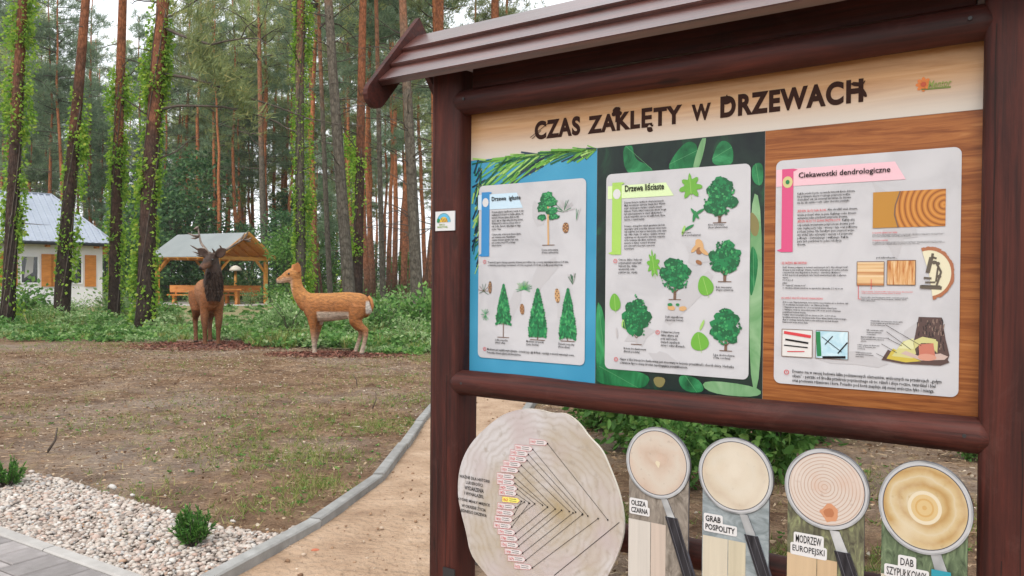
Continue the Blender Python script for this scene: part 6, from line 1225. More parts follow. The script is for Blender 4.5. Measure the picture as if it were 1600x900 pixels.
def cone_pic(x, y, w, h, rot, m=4):
    def fn(mb, r):
        c = B(x, y); s = .0028
        blob(mb, c[0], c[1], w*s, h*s, 8, m, 12, .05, rot, 1)
        for i in range(7):
            for j in (-.5, 0, .5):
                t = (i-3)/3.6; x_, z_ = j*w*s*(1-t*t)*1.3, t*h*s; X_ = x_*math.cos(rot)-z_*math.sin(rot); Z_ = x_*math.sin(rot)+z_*math.cos(rot); blob(mb, c[0]+X_, c[1]+Z_, w*s*.26, h*s*.10, 9+i*.05, 3 if (i+int(j*2)) % 2 else 5, 7, .1, rot, i)
    return fn
for (x, y, w, h, rot, m) in ((885, 356, 5.5, 8, 0, 4), (767, 449, 3.5, 10, 0, 3), (817, 483, 4.2, 8.5, .1, 4), (872, 462, 4.5, 11, .1, 5)): pic(p1, 'cone_picture', TM, cone_pic(x, y, w, h, rot, m), x)
def sprig(x, y, n, L_, a0, a1, m):
    def fn(mb, r):
        c = B(x, y)
        for i in range(n): a = a0+(a1-a0)*i/(n-1); l_ = L_*r.uniform(.7, 1.1); line(mb, c, (c[0]+l_*math.cos(a), c[1]+l_*math.sin(a)), .0022, 8+r.random()*.5, r.choice(m))
    return fn
for a in ((882, 331, 16, .05, .2, 3.0, (0, 6, 1)), (820, 452, 18, .042, -.3, 3.4, (1, 2, 7)), (760, 492, 14, .03, .4, 5.4, (6, 1, 2)), (896, 444, 12, .045, 1.2, 2.2, (0, 6)), (902, 345, 3, .05, 1.2, 1.6, (1, 6)), (757, 455, 8, .035, -.5, 3.5, (0, 3))): pic(p1, 'needle_picture', TM, sprig(*a), a[0])
def leaf_pic(cx, cy, w, h, rot, m, lob=0, vein=8):
    def fn(mb, r):
        c = B(cx, cy); s = .0026; pts = []; n = 40
        for i in range(n):
            t = 2*PI*i/n; a = t+PI/2; q = 1.0
            if lob: q = 1+.26*math.cos(lob*t)-.12*abs(math.sin(lob*t*2))
            x_, z_ = w*s*q*math.cos(a)*(1-.25*math.sin(a)), h*s*q*math.sin(a); pts.append((c[0]+x_*math.cos(rot)-z_*math.sin(rot), c[1]+x_*math.sin(rot)+z_*math.cos(rot)))
        for i in range(n): flat(mb, [c, pts[i], pts[(i+1) % n]], 8.5, m)
        e = lambda q: (c[0]-q*h*s*math.sin(rot), c[1]+q*h*s*math.cos(rot)); line(mb, e(-1.25), e(.85), .0018, 9, vein)
    return fn
for a in ((1080, 291, 15, 15, .1, 7, 7), (1022, 412, 9, 17, .15, 7, 9), (1103, 446, 11, 14, .3, 7, 0), (962, 472, 9, 13, .1, 7, 0), (1094, 533, 13, 13, .2, 7, 0), (977, 506, 5, 7, .2, 8, 0)): pic(p2, 'leaf_picture', TM, leaf_pic(*a), int(a[0]))
for fi, (x, y, w, h, rot, m) in enumerate(((1050, 481, 6, 3.4, -.1, 5), (1068, 482, 6, 3.4, .15, 5), (1094, 384, 6, 10, .3, 5), (1094, 392, 5, 5, 0, 4), (1087, 388, 8, 3, .8, 5), (1101, 393, 8, 3, -.7, 5), (1093, 410, 5, 3, -.5, 4), (965, 520, 1.6, 8, .1, 6), (1098, 508, 2, 8, -.4, 8), (1077, 356, 9, 2, .5, 9), (1069, 360, 2, 7, -.3, 8), (1087, 334, 10, 2.2, -.9, 9), (1086, 338, 2.2, 8, -.2, 9), (1094, 331, 8, 2, .5, 9), (1048, 476, 4, 2.4, 0, 9), (1060, 476, 3, 2, 0, 9))):
    c = B(x, y); mb = MB(); blob(mb, c[0], c[1], w*.0026, h*.0026, 8.5+.06*fi, m, 12, .08, rot, x); mb.build('fruit_picture', TM, p2)
# -- pictures of the third poster
def ringmat(name, stops, cx, cz, scale, jit=0.15, bands=6.0):
    m, nt, b, o = nodes_of(name); n = nt.nodes; l = nt.links; tc = n.new('ShaderNodeTexCoord'); mp = n.new('ShaderNodeMapping'); mp.inputs['Location'].default_value = (-cx, 0, -cz); l.new(tc.outputs['Object'], mp.inputs[0])
    w = n.new('ShaderNodeVectorMath'); w.operation = 'MULTIPLY'; w.inputs[1].default_value = (1, 0, 1); l.new(mp.outputs[0], w.inputs[0])
    nz = n.new('ShaderNodeTexNoise'); nz.inputs['Scale'].default_value = 9; nz.inputs['Detail'].default_value = 4; l.new(w.outputs[0], nz.inputs['Vector'])
    ln = n.new('ShaderNodeVectorMath'); ln.operation = 'LENGTH'; l.new(w.outputs[0], ln.inputs[0]); ml = n.new('ShaderNodeMath'); ml.operation = 'MULTIPLY'; ml.inputs[1].default_value = scale; l.new(ln.outputs['Value'], ml.inputs[0])
    ad = n.new('ShaderNodeMath'); ad.operation = 'MULTIPLY_ADD'; ad.inputs[1].default_value = jit*bands; l.new(nz.outputs['Fac'], ad.inputs[0]); l.new(ml.outputs[0], ad.inputs[2])
    fr = n.new('ShaderNodeMath'); fr.operation = 'PINGPONG'; fr.inputs[1].default_value = 0.5; l.new(ad.outputs[0], fr.inputs[0]); m2 = n.new('ShaderNodeMath'); m2.operation = 'MULTIPLY'; m2.inputs[1].default_value = 2; l.new(fr.outputs[0], m2.inputs[0])
    r = ramp(nt, stops); l.new(m2.outputs[0], r.inputs[0]); l.new(r.outputs[0], b.inputs['Base Color']); b.inputs['Roughness'].default_value = 0.4; return m
cR = B(1476, 320)
def rectpic(parent, name, x0, y0, x1, y1, mat, k=8, frame=None):
    u0, zb, u1, zt = px_rect(x0, y0, x1, y1); mb = MB(); flat(mb, [(u0, zb), (u1, zb), (u1, zt), (u0, zt)], k, 0)
    if frame:
        for p, q in (((u0, zb), (u1, zb)), ((u1, zb), (u1, zt)), ((u1, zt), (u0, zt)), ((u0, zt), (u0, zb))): line(mb, p, q, .002, k+1, 1)
    return mb.build(name, [mat]+([frame] if frame else []), parent)
rectpic(p3, 'rings_picture', 1365, 301, 1478, 356.5, ringmat('print_rings', [(0, (0.20, 0.055, 0.008)), (0.35, (0.42, 0.15, 0.02)), (1, (0.56, 0.25, 0.05))], cR[0], cR[1], 62, .05))
u0, zb, u1, zt = px_rect(1365, 301, 1478, 356.5)
def bark_part(mb, r):
    pts = [(u0, zb), (u0+.075, zb), (u0+.064, zb+.04), (u0+.066, zb+.07), (u0+.08, zt), (u0, zt)]; flat(mb, pts, 9, 0)
    for i in range(5): line(mb, pts[min(i+1, 4)] if i < 4 else pts[4], pts[min(i+2, 4)] if i < 3 else pts[4], .004, 9.5, 1)
pic(p3, 'rings_picture', [plain('print_amber', (0.42, 0.20, 0.025), .4), BRN[0]], bark_part)
rectpic(p3, 'wood_picture', 1340, 409, 1382, 446, print_mat('print_fibre_h', [(0.35, (0.35, 0.11, 0.03)), (0.5, (0.62, 0.42, 0.22)), (0.7, (0.70, 0.56, 0.38))], (1, 1, 75), 3, .2), 8, BRN[0])
rectpic(p3, 'wood_picture', 1387, 407, 1431, 445, print_mat('print_fibre_v', [(0.35, (0.38, 0.13, 0.04)), (0.5, (0.56, 0.30, 0.12)), (0.7, (0.68, 0.50, 0.30))], (160, 1, 16), 3, .2), 8, BRN[0])
rectpic(p3, 'tool_picture', 1223, 514, 1270, 556, plain('print_paper', (0.62, 0.61, 0.60), .4), 8, BRN[0])
rectpic(p3, 'tool_picture', 1276, 516, 1326, 559, print_mat('print_pale_blue', [(0.3, (0.25, 0.48, 0.60)), (0.7, (0.58, 0.72, 0.78))], (14, 1, 14), 4, 1), 8, BRN[0])
def tools(mb, r):
    for a, b, w, m in (((1226, 519), (1268, 526), .010, 0), ((1228, 530), (1264, 536), .006, 1), ((1226, 539), (1263, 543), .004, 1), ((1231, 549), (1258, 549), .003, 0), ((1290, 538), (1302, 525), .003, 1), ((1285, 526), (1316, 550), .002, 1), ((1310, 552), (1325, 535), .004, 1), ((1286, 558), (1322, 558), .008, 1), ((1279, 518), (1281, 556), .014, 2)): line(mb, B(*a), B(*b), w, 10, m)
pic(p3, 'tool_picture', [RED, INK, GR[1]], tools)
def microscope(mb, r):
    c = B(1452, 427)
    for i in range(24):
        a0 = -1.4+3.3*i/24; a1 = -1.4+3.3*(i+1)/24; q = lambda a, rr_: (c[0]+rr_*math.cos(a)*.9, c[1]+rr_*math.sin(a)*1.05)
        flat(mb, [c, q(a0, .068), q(a1, .068)], 8, 1); flat(mb, [q(a0, .068), q(a0, .076+.004*r.random()), q(a1, .076+.004*r.random()), q(a1, .068)], 8.5, 2)
    for a, b, w in (((1456, 402), (1450, 426), .012), ((1458, 396), (1457, 403), .007), ((1462, 408), (1471, 425), .006), ((1471, 425), (1464, 446), .006), ((1444, 434), (1456, 435), .006), ((1446, 441), (1462, 441), .005), ((1438, 448), (1472, 450), .010), ((1464, 404), (1458, 402), .006), ((1466, 418), (1463, 440), .005), ((1440, 446), (1470, 447), .004)): line(mb, B(*a), B(*b), w, 10, 0)
    for a in ((1466, 412), (1468, 432), (1460, 410)): p = B(*a); blob(mb, p[0], p[1], .006, .006, 10.3, 0, 8, .05)
pic(p3, 'microscope_picture', [plain('print_sepia', (0.10, 0.08, 0.06), .4), plain('print_cream', (0.66, 0.62, 0.45), .4), plain('print_bark_red', (0.35, 0.13, 0.06), .4)], microscope, 2)
def stump(mb, r):
    f = lambda pts, k, m: flat(mb, [B(*p) for p in pts], k, m)
    f([(1436, 495), (1472, 496), (1478, 530), (1484, 555), (1480, 566), (1428, 566), (1428, 535)], 8, 0)
    for i in range(90):
        x = r.uniform(1434, 1476); y = r.uniform(497, 555); p = B(x, y); line(mb, p, (p[0]+r.uniform(-.003, .003), p[1]-r.uniform(.006, .014)), .003, 8.4, r.choice((1, 1, 2)))
    f([(1378, 562), (1388, 546), (1424, 563), (1480, 560), (1484, 566), (1470, 571), (1410, 568)], 8.8, 0); f([(1386, 560), (1396, 544), (1412, 552), (1440, 564), (1416, 566)], 9, 3); f([(1394, 556), (1412, 533), (1426, 530), (1432, 552), (1426, 560)], 9.1, 4); f([(1404, 544), (1416, 532), (1428, 528), (1428, 545)], 9.2, 5)
    f([(1408, 552), (1440, 563), (1476, 562), (1482, 557), (1470, 552), (1436, 556), (1416, 548)], 9.3, 6)
    f([(1428, 532), (1442, 526), (1463, 530), (1462, 550), (1456, 536), (1440, 536), (1430, 545)], 9.4, 4); f([(1436, 538), (1459, 536), (1462, 558), (1450, 563), (1437, 558)], 9.6, 7); c = B(1449, 558); blob(mb, c[0], c[1], .026, .011, 9.8, 8, 14, .03); f([(1460, 530), (1466, 534), (1465, 552), (1461, 546)], 9.7, 4)
    for a, b in (((1384, 507), (1440, 540)), ((1386, 518), (1424, 546)), ((1388, 529), (1410, 540)), ((1378, 537), (1402, 551)), ((1370, 552), (1386, 560))): line(mb, B(*a), B(*b), .0014, 10.5, 1)
pic(p3, 'stump_picture', [plain('pb0', (0.085, 0.05, 0.045), .4), plain('pb1', (0.03, 0.02, 0.02), .4), plain('pb2', (0.22, 0.15, 0.12), .4), plain('pb3', (0.50, 0.40, 0.06), .4), plain('pb4', (0.52, 0.50, 0.22), .4), plain('pb5', (0.60, 0.60, 0.34), .4), plain('pb6', (0.50, 0.38, 0.34), .4), plain('pb7', (0.47, 0.16, 0.11), .4), plain('pb8', (0.55, 0.27, 0.20), .4)], stump, 5)
def arrows(mb, r):
    for a, b in (((1342, 446), (1342, 467)), ((1342, 467), (1346, 467)), ((1362, 436), (1362, 452))): line(mb, B(*a), B(*b), .0018, 10.5, 0)
pic(p3, 'pointer_line', [RED], arrows)
T('Przyrost wczesny - komórki są duże i mają cienkie ścianki, aby przewodzić\nwodę z solami mineralnymi do korony drzewa. To wiosna.', 1347, 454, 1427, 459, p3, RED); T('Przyrost późny - komórki mają grube ścianki o mniejszych przekrojach,\nnadają drewnu wytrzymałość. Na nią jest gęstsze i twardsze, czasem\nciemne późnym latem.', 1346, 463, 1420, 471, p3)
# plaque on the left post
Sp = Sheet(0.090); u0, zb, u1, zt = px_rect(681, 331, 711, 361, Sp); pq = MB().box(u0, u1, -0.0925, -0.088, zb, zt).build('plaque', WHITEP, board); pq['label'] = 'small white plaque with rainbow-shaped emblem on the left post'
mb = MB(); cc = (u0+(u1-u0)*.44, zb+(zt-zb)*.44)
def arcband(r0, r1, m, a0=0, a1=PI):
    for i in range(14):
        t0, t1 = a0+(a1-a0)*i/14, a0+(a1-a0)*(i+1)/14; pts = [(cc[0]+r0*math.cos(t0), cc[1]+r0*math.sin(t0)), (cc[0]+r1*math.cos(t0), cc[1]+r1*math.sin(t0)), (cc[0]+r1*math.cos(t1), cc[1]+r1*math.sin(t1)), (cc[0]+r0*math.cos(t1), cc[1]+r0*math.sin(t1))]; flat(mb, pts, 1, m)
R_ = (u1-u0)*.36; arcband(R_*.92, R_, 0); arcband(R_*.6, R_*.9, 1); arcband(.0, R_*.58, 2)
for i in range(4): line(mb, (cc[0]-R_*.1+i*R_*.22, cc[1]+R_*.02), (cc[0]-R_*.35+i*R_*.24, cc[1]+R_*.42), .003, 2, 3)
blob(mb, cc[0]-R_*.75, cc[1]+R_*.2, R_*.22, R_*.25, 2, 4)
eo = mb.build('emblem', [plain('pq0', (0.03, 0.25, 0.30), .4), plain('pq1', (0.10, 0.40, 0.62), .4), plain('pq2', (0.66, 0.42, 0.05), .4), plain('pq3', (0.18, 0.08, 0.02), .4), GR[1]], pq); eo.location.y = -0.0922
GRN = plain('pq_text', (0.20, 0.30, 0.05), .4); wq = u1-u0; hq = zt-zb
text('EKO', 0, 0, 0, 0, GRN, pq, 1, .02, box=(u0+wq*.22, zb+hq*.27, u0+wq*.50, zb+hq*.36), off=.0922); text('MARZYCIEL', 0, 0, 0, 0, GRN, pq, 1, .02, box=(u0+wq*.12, zb+hq*.14, u0+wq*.66, zb+hq*.24), off=.0922)

# ---- wood slice with the timeline, hung in front of the lower rails
WD = 0.115; SD = Sheet(WD)
out_px = [(742, 684), (768, 660), (790, 645), (820, 638), (843, 640), (862, 646), (884, 645), (905, 661), (920, 683), (940, 702), (952, 730), (966, 765), (974, 800), (975, 830), (968, 860), (955, 890), (942, 912), (925, 930), (890, 948), (850, 950), (810, 938), (775, 918), (757, 894), (735, 868), (728, 830), (720, 800), (715, 775), (716, 740), (725, 710)]
pts = [SD.uv(*p) for p in out_px]
def smooth_closed(p, it=2):
    for _ in range(it):
        q = []
        for i in range(len(p)): a, b = p[i], p[(i+1) % len(p)]; q += [(a[0]*.75+b[0]*.25, a[1]*.75+b[1]*.25), (a[0]*.25+b[0]*.75, a[1]*.25+b[1]*.75)]
        p = q
    return p
pts = smooth_closed(pts); slice_ = empty('wood_slice_sign', (BB[0], BB[1], 0), -BA); tag(slice_, 'large pale wood-slice sign with a timeline left of the magnifier signs', 'sign')
cs = SD.uv(850, 800)
M['slice'] = ringmat('print_wood_slice', [(0, (0.42, 0.385, 0.37)), (0.4, (0.475, 0.45, 0.45)), (1, (0.51, 0.49, 0.495))], cs[0], cs[1], 34, .6)
def add_stain(m, col, sc, lo, hi, shift):
    nt = m.node_tree; n = nt.nodes; l = nt.links; b = n['Principled BSDF']; src = b.inputs['Base Color'].links[0].from_socket; tc = n.new('ShaderNodeTexCoord'); nz = n.new('ShaderNodeTexNoise'); nz.inputs['Scale'].default_value = sc; nz.inputs['Detail'].default_value = 5
    mp = n.new('ShaderNodeMapping'); mp.inputs['Location'].default_value = shift; l.new(tc.outputs['Object'], mp.inputs[0]); l.new(mp.outputs[0], nz.inputs['Vector']); r = ramp(nt, [(lo, (0, 0, 0)), (hi, (1, 1, 1))]); l.new(nz.outputs['Fac'], r.inputs[0]); mx = n.new('ShaderNodeMix'); mx.data_type = 'RGBA'; mx.inputs['B'].default_value = rgba(col)
    l.new(r.outputs[0], mx.inputs['Factor']); l.new(src, mx.inputs['A']); l.new(mx.outputs['Result'], b.inputs['Base Color'])
add_stain(M['slice'], (0.33, 0.26, 0.155), 2.6, .46, .70, (0.4, 0, 2.1)); add_stain(M['slice'], (0.43, 0.37, 0.37), 5.0, .5, .75, (3, 0, 1)); add_stain(M['slice'], (0.30, 0.26, 0.22), 26.0, .58, .80, (1, 0, 2))
MB().prism(pts[::-1], -WD, -WD+0.012, 0, 1).build('disc', [M['slice'], plain('slice_edge', (0.62, 0.58, 0.50), .6)], slice_)
SK = lambda k: k
def dflat(mb, p, k, m=0):
    n0 = len(mb.v); flat(mb, p, k, m); mb.v[n0:] = [(x, y-WD, z) for x, y, z in mb.v[n0:]]
tags_ = [(842, 690, 1), (819, 699, 0), (812, 707, 0), (810, 716, 0), (801, 724, 0), (797, 733, 0), (791, 743, 0), (791, 752, 0), (795, 761, 0), (794, 769, 0), (799, 780, 2), (792, 790, 0), (790, 800, 0), (788, 810, 0), (786, 820, 0), (792, 830, 0), (796, 840, 0), (797, 850, 0), (803, 861, 0), (808, 872, 0), (818, 884, 0)]
years = ['1997', '1990', '1973', '1969', '1957', '1939', '1920', '1905', '1879', '1876', '1867', '1863', '1839', '1831', '1815', '1793', '1783', '1765', '1698', '1679', '1650']
mb = MB()
for i, (x, y, m) in enumerate(tags_):
    hw2 = 14; a = SD.uv(x-hw2, y-4.8); b = SD.uv(x+hw2-4, y-2.0); c = SD.uv(x+hw2, y+2.2); d = SD.uv(x+hw2-4, y+6.0); e = SD.uv(x-hw2, y+4.0); dflat(mb, [a, b, c, d, e], 1, 1 if m == 2 else 0)
    for t in (0, 1): n0 = len(mb.v); line(mb, SD.uv(x-3, y-1+t*3), SD.uv(x+8, y+.5+t*3), .0016, 2, 2); mb.v[n0:] = [(q[0], q[1]-WD, q[2]) for q in mb.v[n0:]]
    n0 = len(mb.v)
    for p, q in ((a, b), (b, c), (c, d), (d, e), (e, a)): line(mb, p, q, .0012, 2, 3)
    mb.v[n0:] = [(q[0], q[1]-WD, q[2]) for q in mb.v[n0:]]
ends = [(950, 812), (919, 806), (911, 803), (900, 800), (890, 799), (868, 795), (856, 792), (848, 789), (836, 787), (828, 786), None, (820, 784), (815, 783), (836, 787), (827, 786), (856, 792), (868, 795), (878, 797), (896, 801), (910, 804), (935, 810)]
for i, (x, y, m) in enumerate(tags_):
    if ends[i]:
        n0 = len(mb.v); line(mb, SD.uv(x+14, y+(3 if i < 11 else 3)), SD.uv(*ends[i]), .0017, 2, 2)
        for e_ in (ends[i], (x+14, y+3)): p = SD.uv(*e_); blob(mb, p[0], p[1], .0035, .0035, 3, 2, 8, 0)
        mb.v[n0:] = [(q[0], q[1]-WD, q[2]) for q in mb.v[n0:]]
n0 = len(mb.v); line(mb, SD.uv(866, 899), SD.uv(968, 816), .0022, 2, 2); mb.v[n0:] = [(q[0], q[1]-WD, q[2]) for q in mb.v[n0:]]
mb.build('timeline', [plain('tag_white', (0.58, 0.54, 0.54), .5), plain('tag_yellow', (0.72, 0.66, 0.15), .5), INK, plain('tag_red', (0.55, 0.18, 0.20), .5)], slice_)
for i, (x, y, m) in enumerate(tags_): text(years[i], x-12, y-2.6, x-4.5, y+2.0, RED, slice_, 4, .0, SD, off=WD, res=1)
for i, t_ in enumerate(['WAŻNE DLA HISTORII', 'LUDZKOŚCI', 'WYDARZENIA', 'I WYNALAZKI,', 'KTÓRE MIAŁY MIEJSCE', 'W OKRESIE ŻYCIA', 'JEDNEGO DRZEWA']):
    cx = 742-i*.2; w_ = (47, 26, 30, 30, 50, 38, 41)[i]; yy = 741+i*9.1; text(t_, cx-w_/2, yy+w_*-.035, cx+w_/2, yy+6.2-w_*.035, INK, slice_, 4, .015, SD, off=WD)
# ---- four magnifying-glass signs
WM = 0.12; SM = Sheet(WM)
def bark_print(name, stops, sc): return print_mat(name, stops, sc, 7, 1.5, None, .5)
MAGS = [
    dict(t='OLSZA\nCZARNA', c=(1028, 723), rx=50, ry=56.5, tilt=0, panel=(982, 760, 1075), lab=(987, 780, 1013, 799), bark=bark_print('alder_bark', [(0.3, (0.10, 0.085, 0.07)), (0.55, (0.24, 0.21, 0.18)), (0.8, (0.36, 0.33, 0.29))], (30, 1, 14)), lens=[(0, (0.456, 0.353, 0.284)), (0.5, (0.503, 0.421, 0.353)), (1, (0.516, 0.460, 0.396))], sc=9, woods=((982, 1016), (1017, 1040)), wc=((0.541, 0.508, 0.467), (0.508, 0.426, 0.369)), wy=809, h0=(1038, 779), h1=(1049, 808), h2=(1078, 905), hw=(6, 9), col='grey-barked alder'),
    dict(t='GRAB\nPOSPOLITY', c=(1149, 743), rx=58.5, ry=60, tilt=0, panel=(1097, 780, 1201), lab=(1103, 804, 1149, 826), bark=bark_print('hornbeam_bark', [(0.3, (0.14, 0.17, 0.18)), (0.55, (0.27, 0.31, 0.33)), (0.8, (0.38, 0.42, 0.43))], (10, 1, 22)), lens=[(0, (0.473, 0.396, 0.310)), (0.5, (0.516, 0.456, 0.361)), (1, (0.529, 0.482, 0.404))], sc=13, woods=((1098, 1137), (1138, 1165)), wc=((0.541, 0.492, 0.394), (0.508, 0.459, 0.344)), wy=835, h0=(1162, 803), h1=(1174, 836), h2=(1196, 905), hw=(7.5, 10.5), col='blue-grey hornbeam'),
    dict(t='MODRZEW\nEUROPEJSKI', c=(1291, 764), rx=66.5, ry=64, tilt=0, panel=(1230, 800, 1350), lab=(1239, 833, 1289, 862), bark=bark_print('larch_bark', [(0.3, (0.045, 0.04, 0.032)), (0.5, (0.13, 0.13, 0.08)), (0.7, (0.27, 0.30, 0.15)), (0.85, (0.36, 0.40, 0.22))], (38, 1, 12)), lens=[(0, (0.33, 0.19, 0.13)), (0.12, (0.44, 0.32, 0.26)), (0.26, (0.52, 0.45, 0.40)), (1, (0.54, 0.48, 0.44))], sc=92, woods=((1230, 1276), (1277, 1308)), wc=((0.525, 0.394, 0.254), (0.508, 0.369, 0.230)), wy=862, h0=(1304, 829), h1=(1316, 862), h2=(1330, 905), hw=(9, 12.5), col='reddish ringed larch'),
    dict(t='DĄB\nSZYPUŁKOWY', c=(1445, 793), rx=74.5, ry=74, tilt=0, panel=(1377, 830, 1512), lab=(1386, 866, 1448, 896), bark=bark_print('oak_bark', [(0.3, (0.035, 0.05, 0.03)), (0.5, (0.10, 0.14, 0.08)), (0.7, (0.20, 0.26, 0.15)), (0.85, (0.28, 0.33, 0.21))], (34, 1, 12)), lens=[(0, (0.378, 0.232, 0.086)), (0.4, (0.447, 0.314, 0.142)), (0.8, (0.490, 0.383, 0.215)), (1, (0.516, 0.439, 0.301))], sc=22, woods=((1377, 1420), (1421, 1450)), wc=((0.525, 0.476, 0.385), (0.492, 0.410, 0.312)), wy=895, h0=(1461, 861), h1=(1471, 893), h2=(1480, 930), hw=(10, 13), col='yellow oak')]
CHROME = print_mat('print_chrome', [(0.3, (0.16, 0.165, 0.175)), (0.5, (0.30, 0.31, 0.32)), (0.7, (0.48, 0.49, 0.50))], (11, 1, 11), 2, 0); GRIP = print_mat('print_grip', [(0.3, (0.012, 0.012, 0.016)), (0.7, (0.035, 0.035, 0.042))], (60, 1, 8), 2, 0); TEAL = plain('print_teal', (0.02, 0.25, 0.33), .4); RIMD = plain('print_rim_dark', (0.06, 0.06, 0.075), .4)
for mi, g in enumerate(MAGS):
    o = empty('magnifier_sign', (BB[0], BB[1], 0), -BA); nm = ('first', 'second', 'third', 'fourth')[mi]
    tag(o, 'magnifying-glass sign lettered %s with %s wood print' % (g['t'].replace('\n', ' '), g['col']), 'sign', 'magnifying-glass signs')
    c = SM.uv(*g['c']); rx = (SM.uv(g['c'][0]+g['rx'], g['c'][1])[0]-SM.uv(g['c'][0]-g['rx'], g['c'][1])[0])/2; rz_ = (SM.uv(g['c'][0], g['c'][1]-g['ry'])[1]-SM.uv(g['c'][0], g['c'][1]+g['ry'])[1])/2*.985
    ell = lambda q, n=56: [(c[0]+rx*q*math.cos(2*PI*i/n), c[1]+rz_*q*math.sin(2*PI*i/n)) for i in range(n)]
    pu0, _ = SM.uv(g['panel'][0], 850); pu1, _ = SM.uv(g['panel'][2], 850); pz1 = SM.uv(g['panel'][0], g['panel'][1])[1]; pz0 = 0.03
    mb = MB().prism([(pu0, pz0), (pu1, pz0), (pu1, c[1]-rz_*.2), (pu0, c[1]-rz_*.2)][::-1], -WM, -WM+.010, 0, 1); mb.build('bark_board', [g['bark'], RIMD], o)
    def lift(mb, n0): mb.v[n0:] = [(x, y-WM, z) for x, y, z in mb.v[n0:]]
    # lens head: a disc of its own thickness standing just proud of the board
    MB().prism(ell(1.0)[::-1], -WM-.004, -WM+.006, 0, 0).build('lens_back', RIMD, o)
    mb = MB(); n = 56
    for (q0_, q1_, m, k) in ((.995, .955, 0, 6.2), (.955, .905, 1, 6.2), (.905, .885, 2, 6.2)):
        A_, B_ = ell(q0_), ell(q1_)
        for i in range(n): flat(mb, [A_[i], A_[(i+1) % n], B_[(i+1) % n], B_[i]], k, m)
    lift(mb, 0); mb.build('lens_rim', [CHROME, plain('rim_light%d' % mi, (0.43, 0.44, 0.46), .35), RIMD], o)
    lm = ringmat('lens_wood_%d' % mi, g['lens'], c[0]-.004, c[1]+.006, g['sc'], (.25, .22, .07, .2)[mi]); add_stain(lm, ((0.52, 0.36, 0.28), (0.56, 0.46, 0.34), (0.50, 0.33, 0.25), (0.56, 0.49, 0.36))[mi], 9, .54, .80, (mi*3.1, 0, mi))
    add_stain(lm, tuple(v*.72 for v in g['lens'][1][1]), 55, .62, .80, (mi, 0, 2)); add_stain(lm, tuple(min(.66, v*1.1) for v in g['lens'][-1][1]), 4.5, .52, .72, (mi*2, 0, 5))
    mb = MB(); flat(mb, ell(.886), 6.1, 0)
    if mi == 2: blob(mb, c[0]+.012, c[1]-rz_*.56, .028, .028, 6.6, 1, 14, .2, 0, 3); blob(mb, c[0]+.012, c[1]-rz_*.56, .016, .016, 6.8, 2, 12, .2, 0, 4)
    if mi == 0: blob(mb, c[0]+.002, c[1]-.004, .010, .012, 6.6, 3, 9, .35, 0, 3)
    if mi == 3:
        for q, m in ((.36, 3), (.285, 4), (.20, 1), (.16, 4), (.05, 1)): flat(mb, ell(q), 6.5+(.5-q), m)
    lift(mb, 0); mb.build('lens', [lm, plain('knot%d' % mi, (0.50, 0.24, 0.13) if mi == 2 else (0.50, 0.32, 0.12), .4), plain('knotb%d' % mi, (0.38, 0.15, 0.07), .4), plain('pith%d' % mi, (0.60, 0.535, 0.40), .4), plain('pithb%d' % mi, (0.54, 0.40, 0.20), .4)], o)
    # ferrule and grip, cut out of the same board and thick as it is
    def quad(p, q, w0, w1): 
        a, b = SM.uv(*p), SM.uv(*q); s0 = SM.uv(p[0]+w0, p[1])[0]-a[0]; s1 = SM.uv(q[0]+w1, q[1])[0]-b[0]; return [(a[0]-s0, a[1]), (a[0]+s0, a[1]), (b[0]+s1, b[1]), (b[0]-s1, b[1])]
    hw0, hw1 = g['hw']; MB().prism(quad(g['h0'], g['h1'], hw0*.85, hw0), -WM-.0035, -WM+.006, 0, 1).build('ferrule', [CHROME, RIMD], o)
    gq = quad(g['h1'], g['h2'], hw1, hw1*1.05); MB().prism(gq, -WM-.006, -WM+.008, 0, 1).build('grip', [GRIP, RIMD], o)
    mb = MB(); line(mb, ((gq[0][0]*.8+gq[1][0]*.2), gq[0][1]), (gq[3][0]*.8+gq[2][0]*.2, gq[3][1]), .0016, 8.5, 0); line(mb, ((gq[0][0]*.25+gq[1][0]*.75), gq[0][1]), (gq[3][0]*.25+gq[2][0]*.75, gq[3][1]), .0016, 8.5, 0)
    if mi == 3: flat(mb, [(gq[0][0]-.004, gq[0][1]+.004), (gq[1][0]+.004, gq[1][1]+.004), (gq[1][0]+.004, gq[1][1]-.016), (gq[0][0]-.004, gq[0][1]-.016)], 9, 1)
    lift(mb, 0); mb.build('grip_print', [plain('grip_line%d' % mi, (0.10, 0.10, 0.12), .4), TEAL], o)
    mb = MB(); wz = SM.uv(g['woods'][0][0], g['wy'])[1]
    for j, (xa, xb) in enumerate(g['woods']):
        ua, ub = SM.uv(xa, 880)[0], SM.uv(xb, 880)[0]; flat(mb, [(max(ua, pu0), pz0+.01), (ub, pz0+.01), (ub, wz), (max(ua, pu0), wz)], 1.5, j)
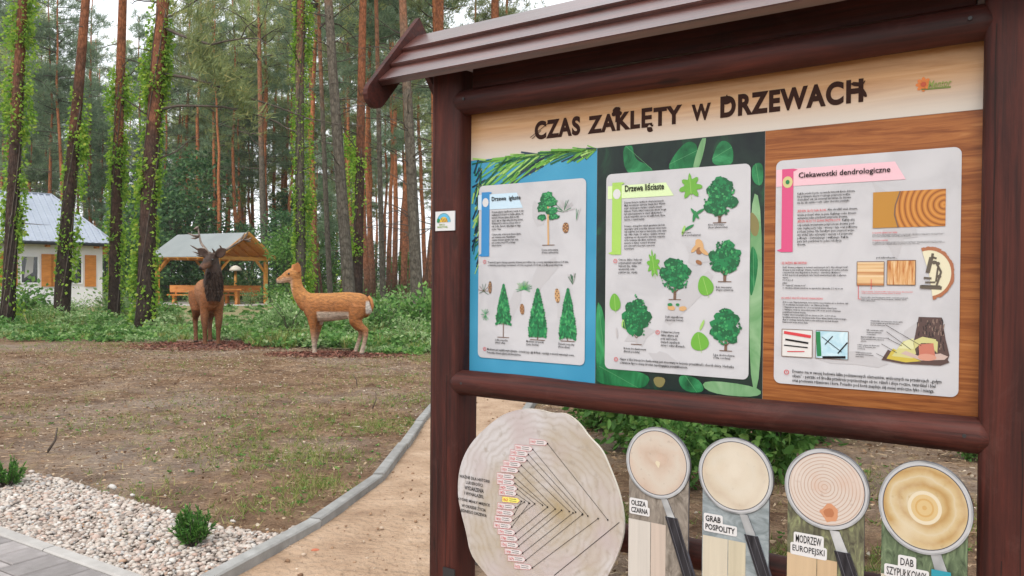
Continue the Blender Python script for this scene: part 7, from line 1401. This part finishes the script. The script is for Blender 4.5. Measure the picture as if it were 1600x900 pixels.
    lift(mb, 0); wm = [print_mat('wood_strip%d%d' % (mi, j), [(0.3, tuple(v*.86 for v in w_)), (0.7, w_)], (45, 1, 1.5), 4, .6) for j, w_ in enumerate(g['wc'])]; mb.build('wood_strip', wm, o)
    # name plate: pale outline behind the letters
    x0, y0, x1, y1 = g['lab']; lb = px_rect(x0, y0, x1, y1, SM); ln_ = g['t'].split('\n'); zmid = (lb[1]+lb[3])/2
    mb = MB(); wid = [(0.0, 1.0), (0.0, 1.0)]
    fr = {0: ((0, .88), (0, 1)), 1: ((0, .52), (0, 1)), 2: ((.10, .90), (0, 1)), 3: ((.35, .68), (0, 1))}[mi]; H_ = lb[3]-lb[1]; W_ = lb[2]-lb[0]
    for j in range(2):
        a, b = lb[0]+W_*fr[j][0], lb[0]+W_*fr[j][1]; zt_, zb_ = (lb[3], lb[3]-H_*.42) if j == 0 else (lb[1]+H_*.42, lb[1]); flat(mb, rrect(a-.007, zb_-.007, b+.007, zt_+.007, .006, 3), 2.2+j*.1, 0)
        tz = (zb_, zt_+H_*0.0); text(ln_[j], 0, 0, 0, 0, INK, o, 4, .022 if mi < 2 else .008, box=(a, zb_-(H_*.09 if ('Ą' in ln_[j]) else 0), b, zt_), off=WM, res=2)
    lift(mb, 0); mb.build('name_plate', WHITEP, o)
flush_texts()
# ------------------------------------------------------------------ thin haze volume, added to lift the dark gaps between far stems
hz = MB().box(-1600, 1600, -400, 1600, -1.0, 32.0).build('haze', [])
hm = bpy.data.materials.new('haze_lift'); hm.use_nodes = True; hn_ = hm.node_tree.nodes; hn_.clear(); ho = hn_.new('ShaderNodeOutputMaterial'); pv_ = hn_.new('ShaderNodeVolumePrincipled')
pv_.inputs['Color'].default_value = (0.95, 0.98, 0.96, 1); pv_.inputs['Density'].default_value = 0.0005; pv_.inputs['Anisotropy'].default_value = 0.2; hm.node_tree.links.new(pv_.outputs[0], ho.inputs['Volume']); hz.data.materials.append(hm)
tag(hz, 'thin pale haze added to lighten the dark gaps between the far trees', 'haze', kind='stuff')
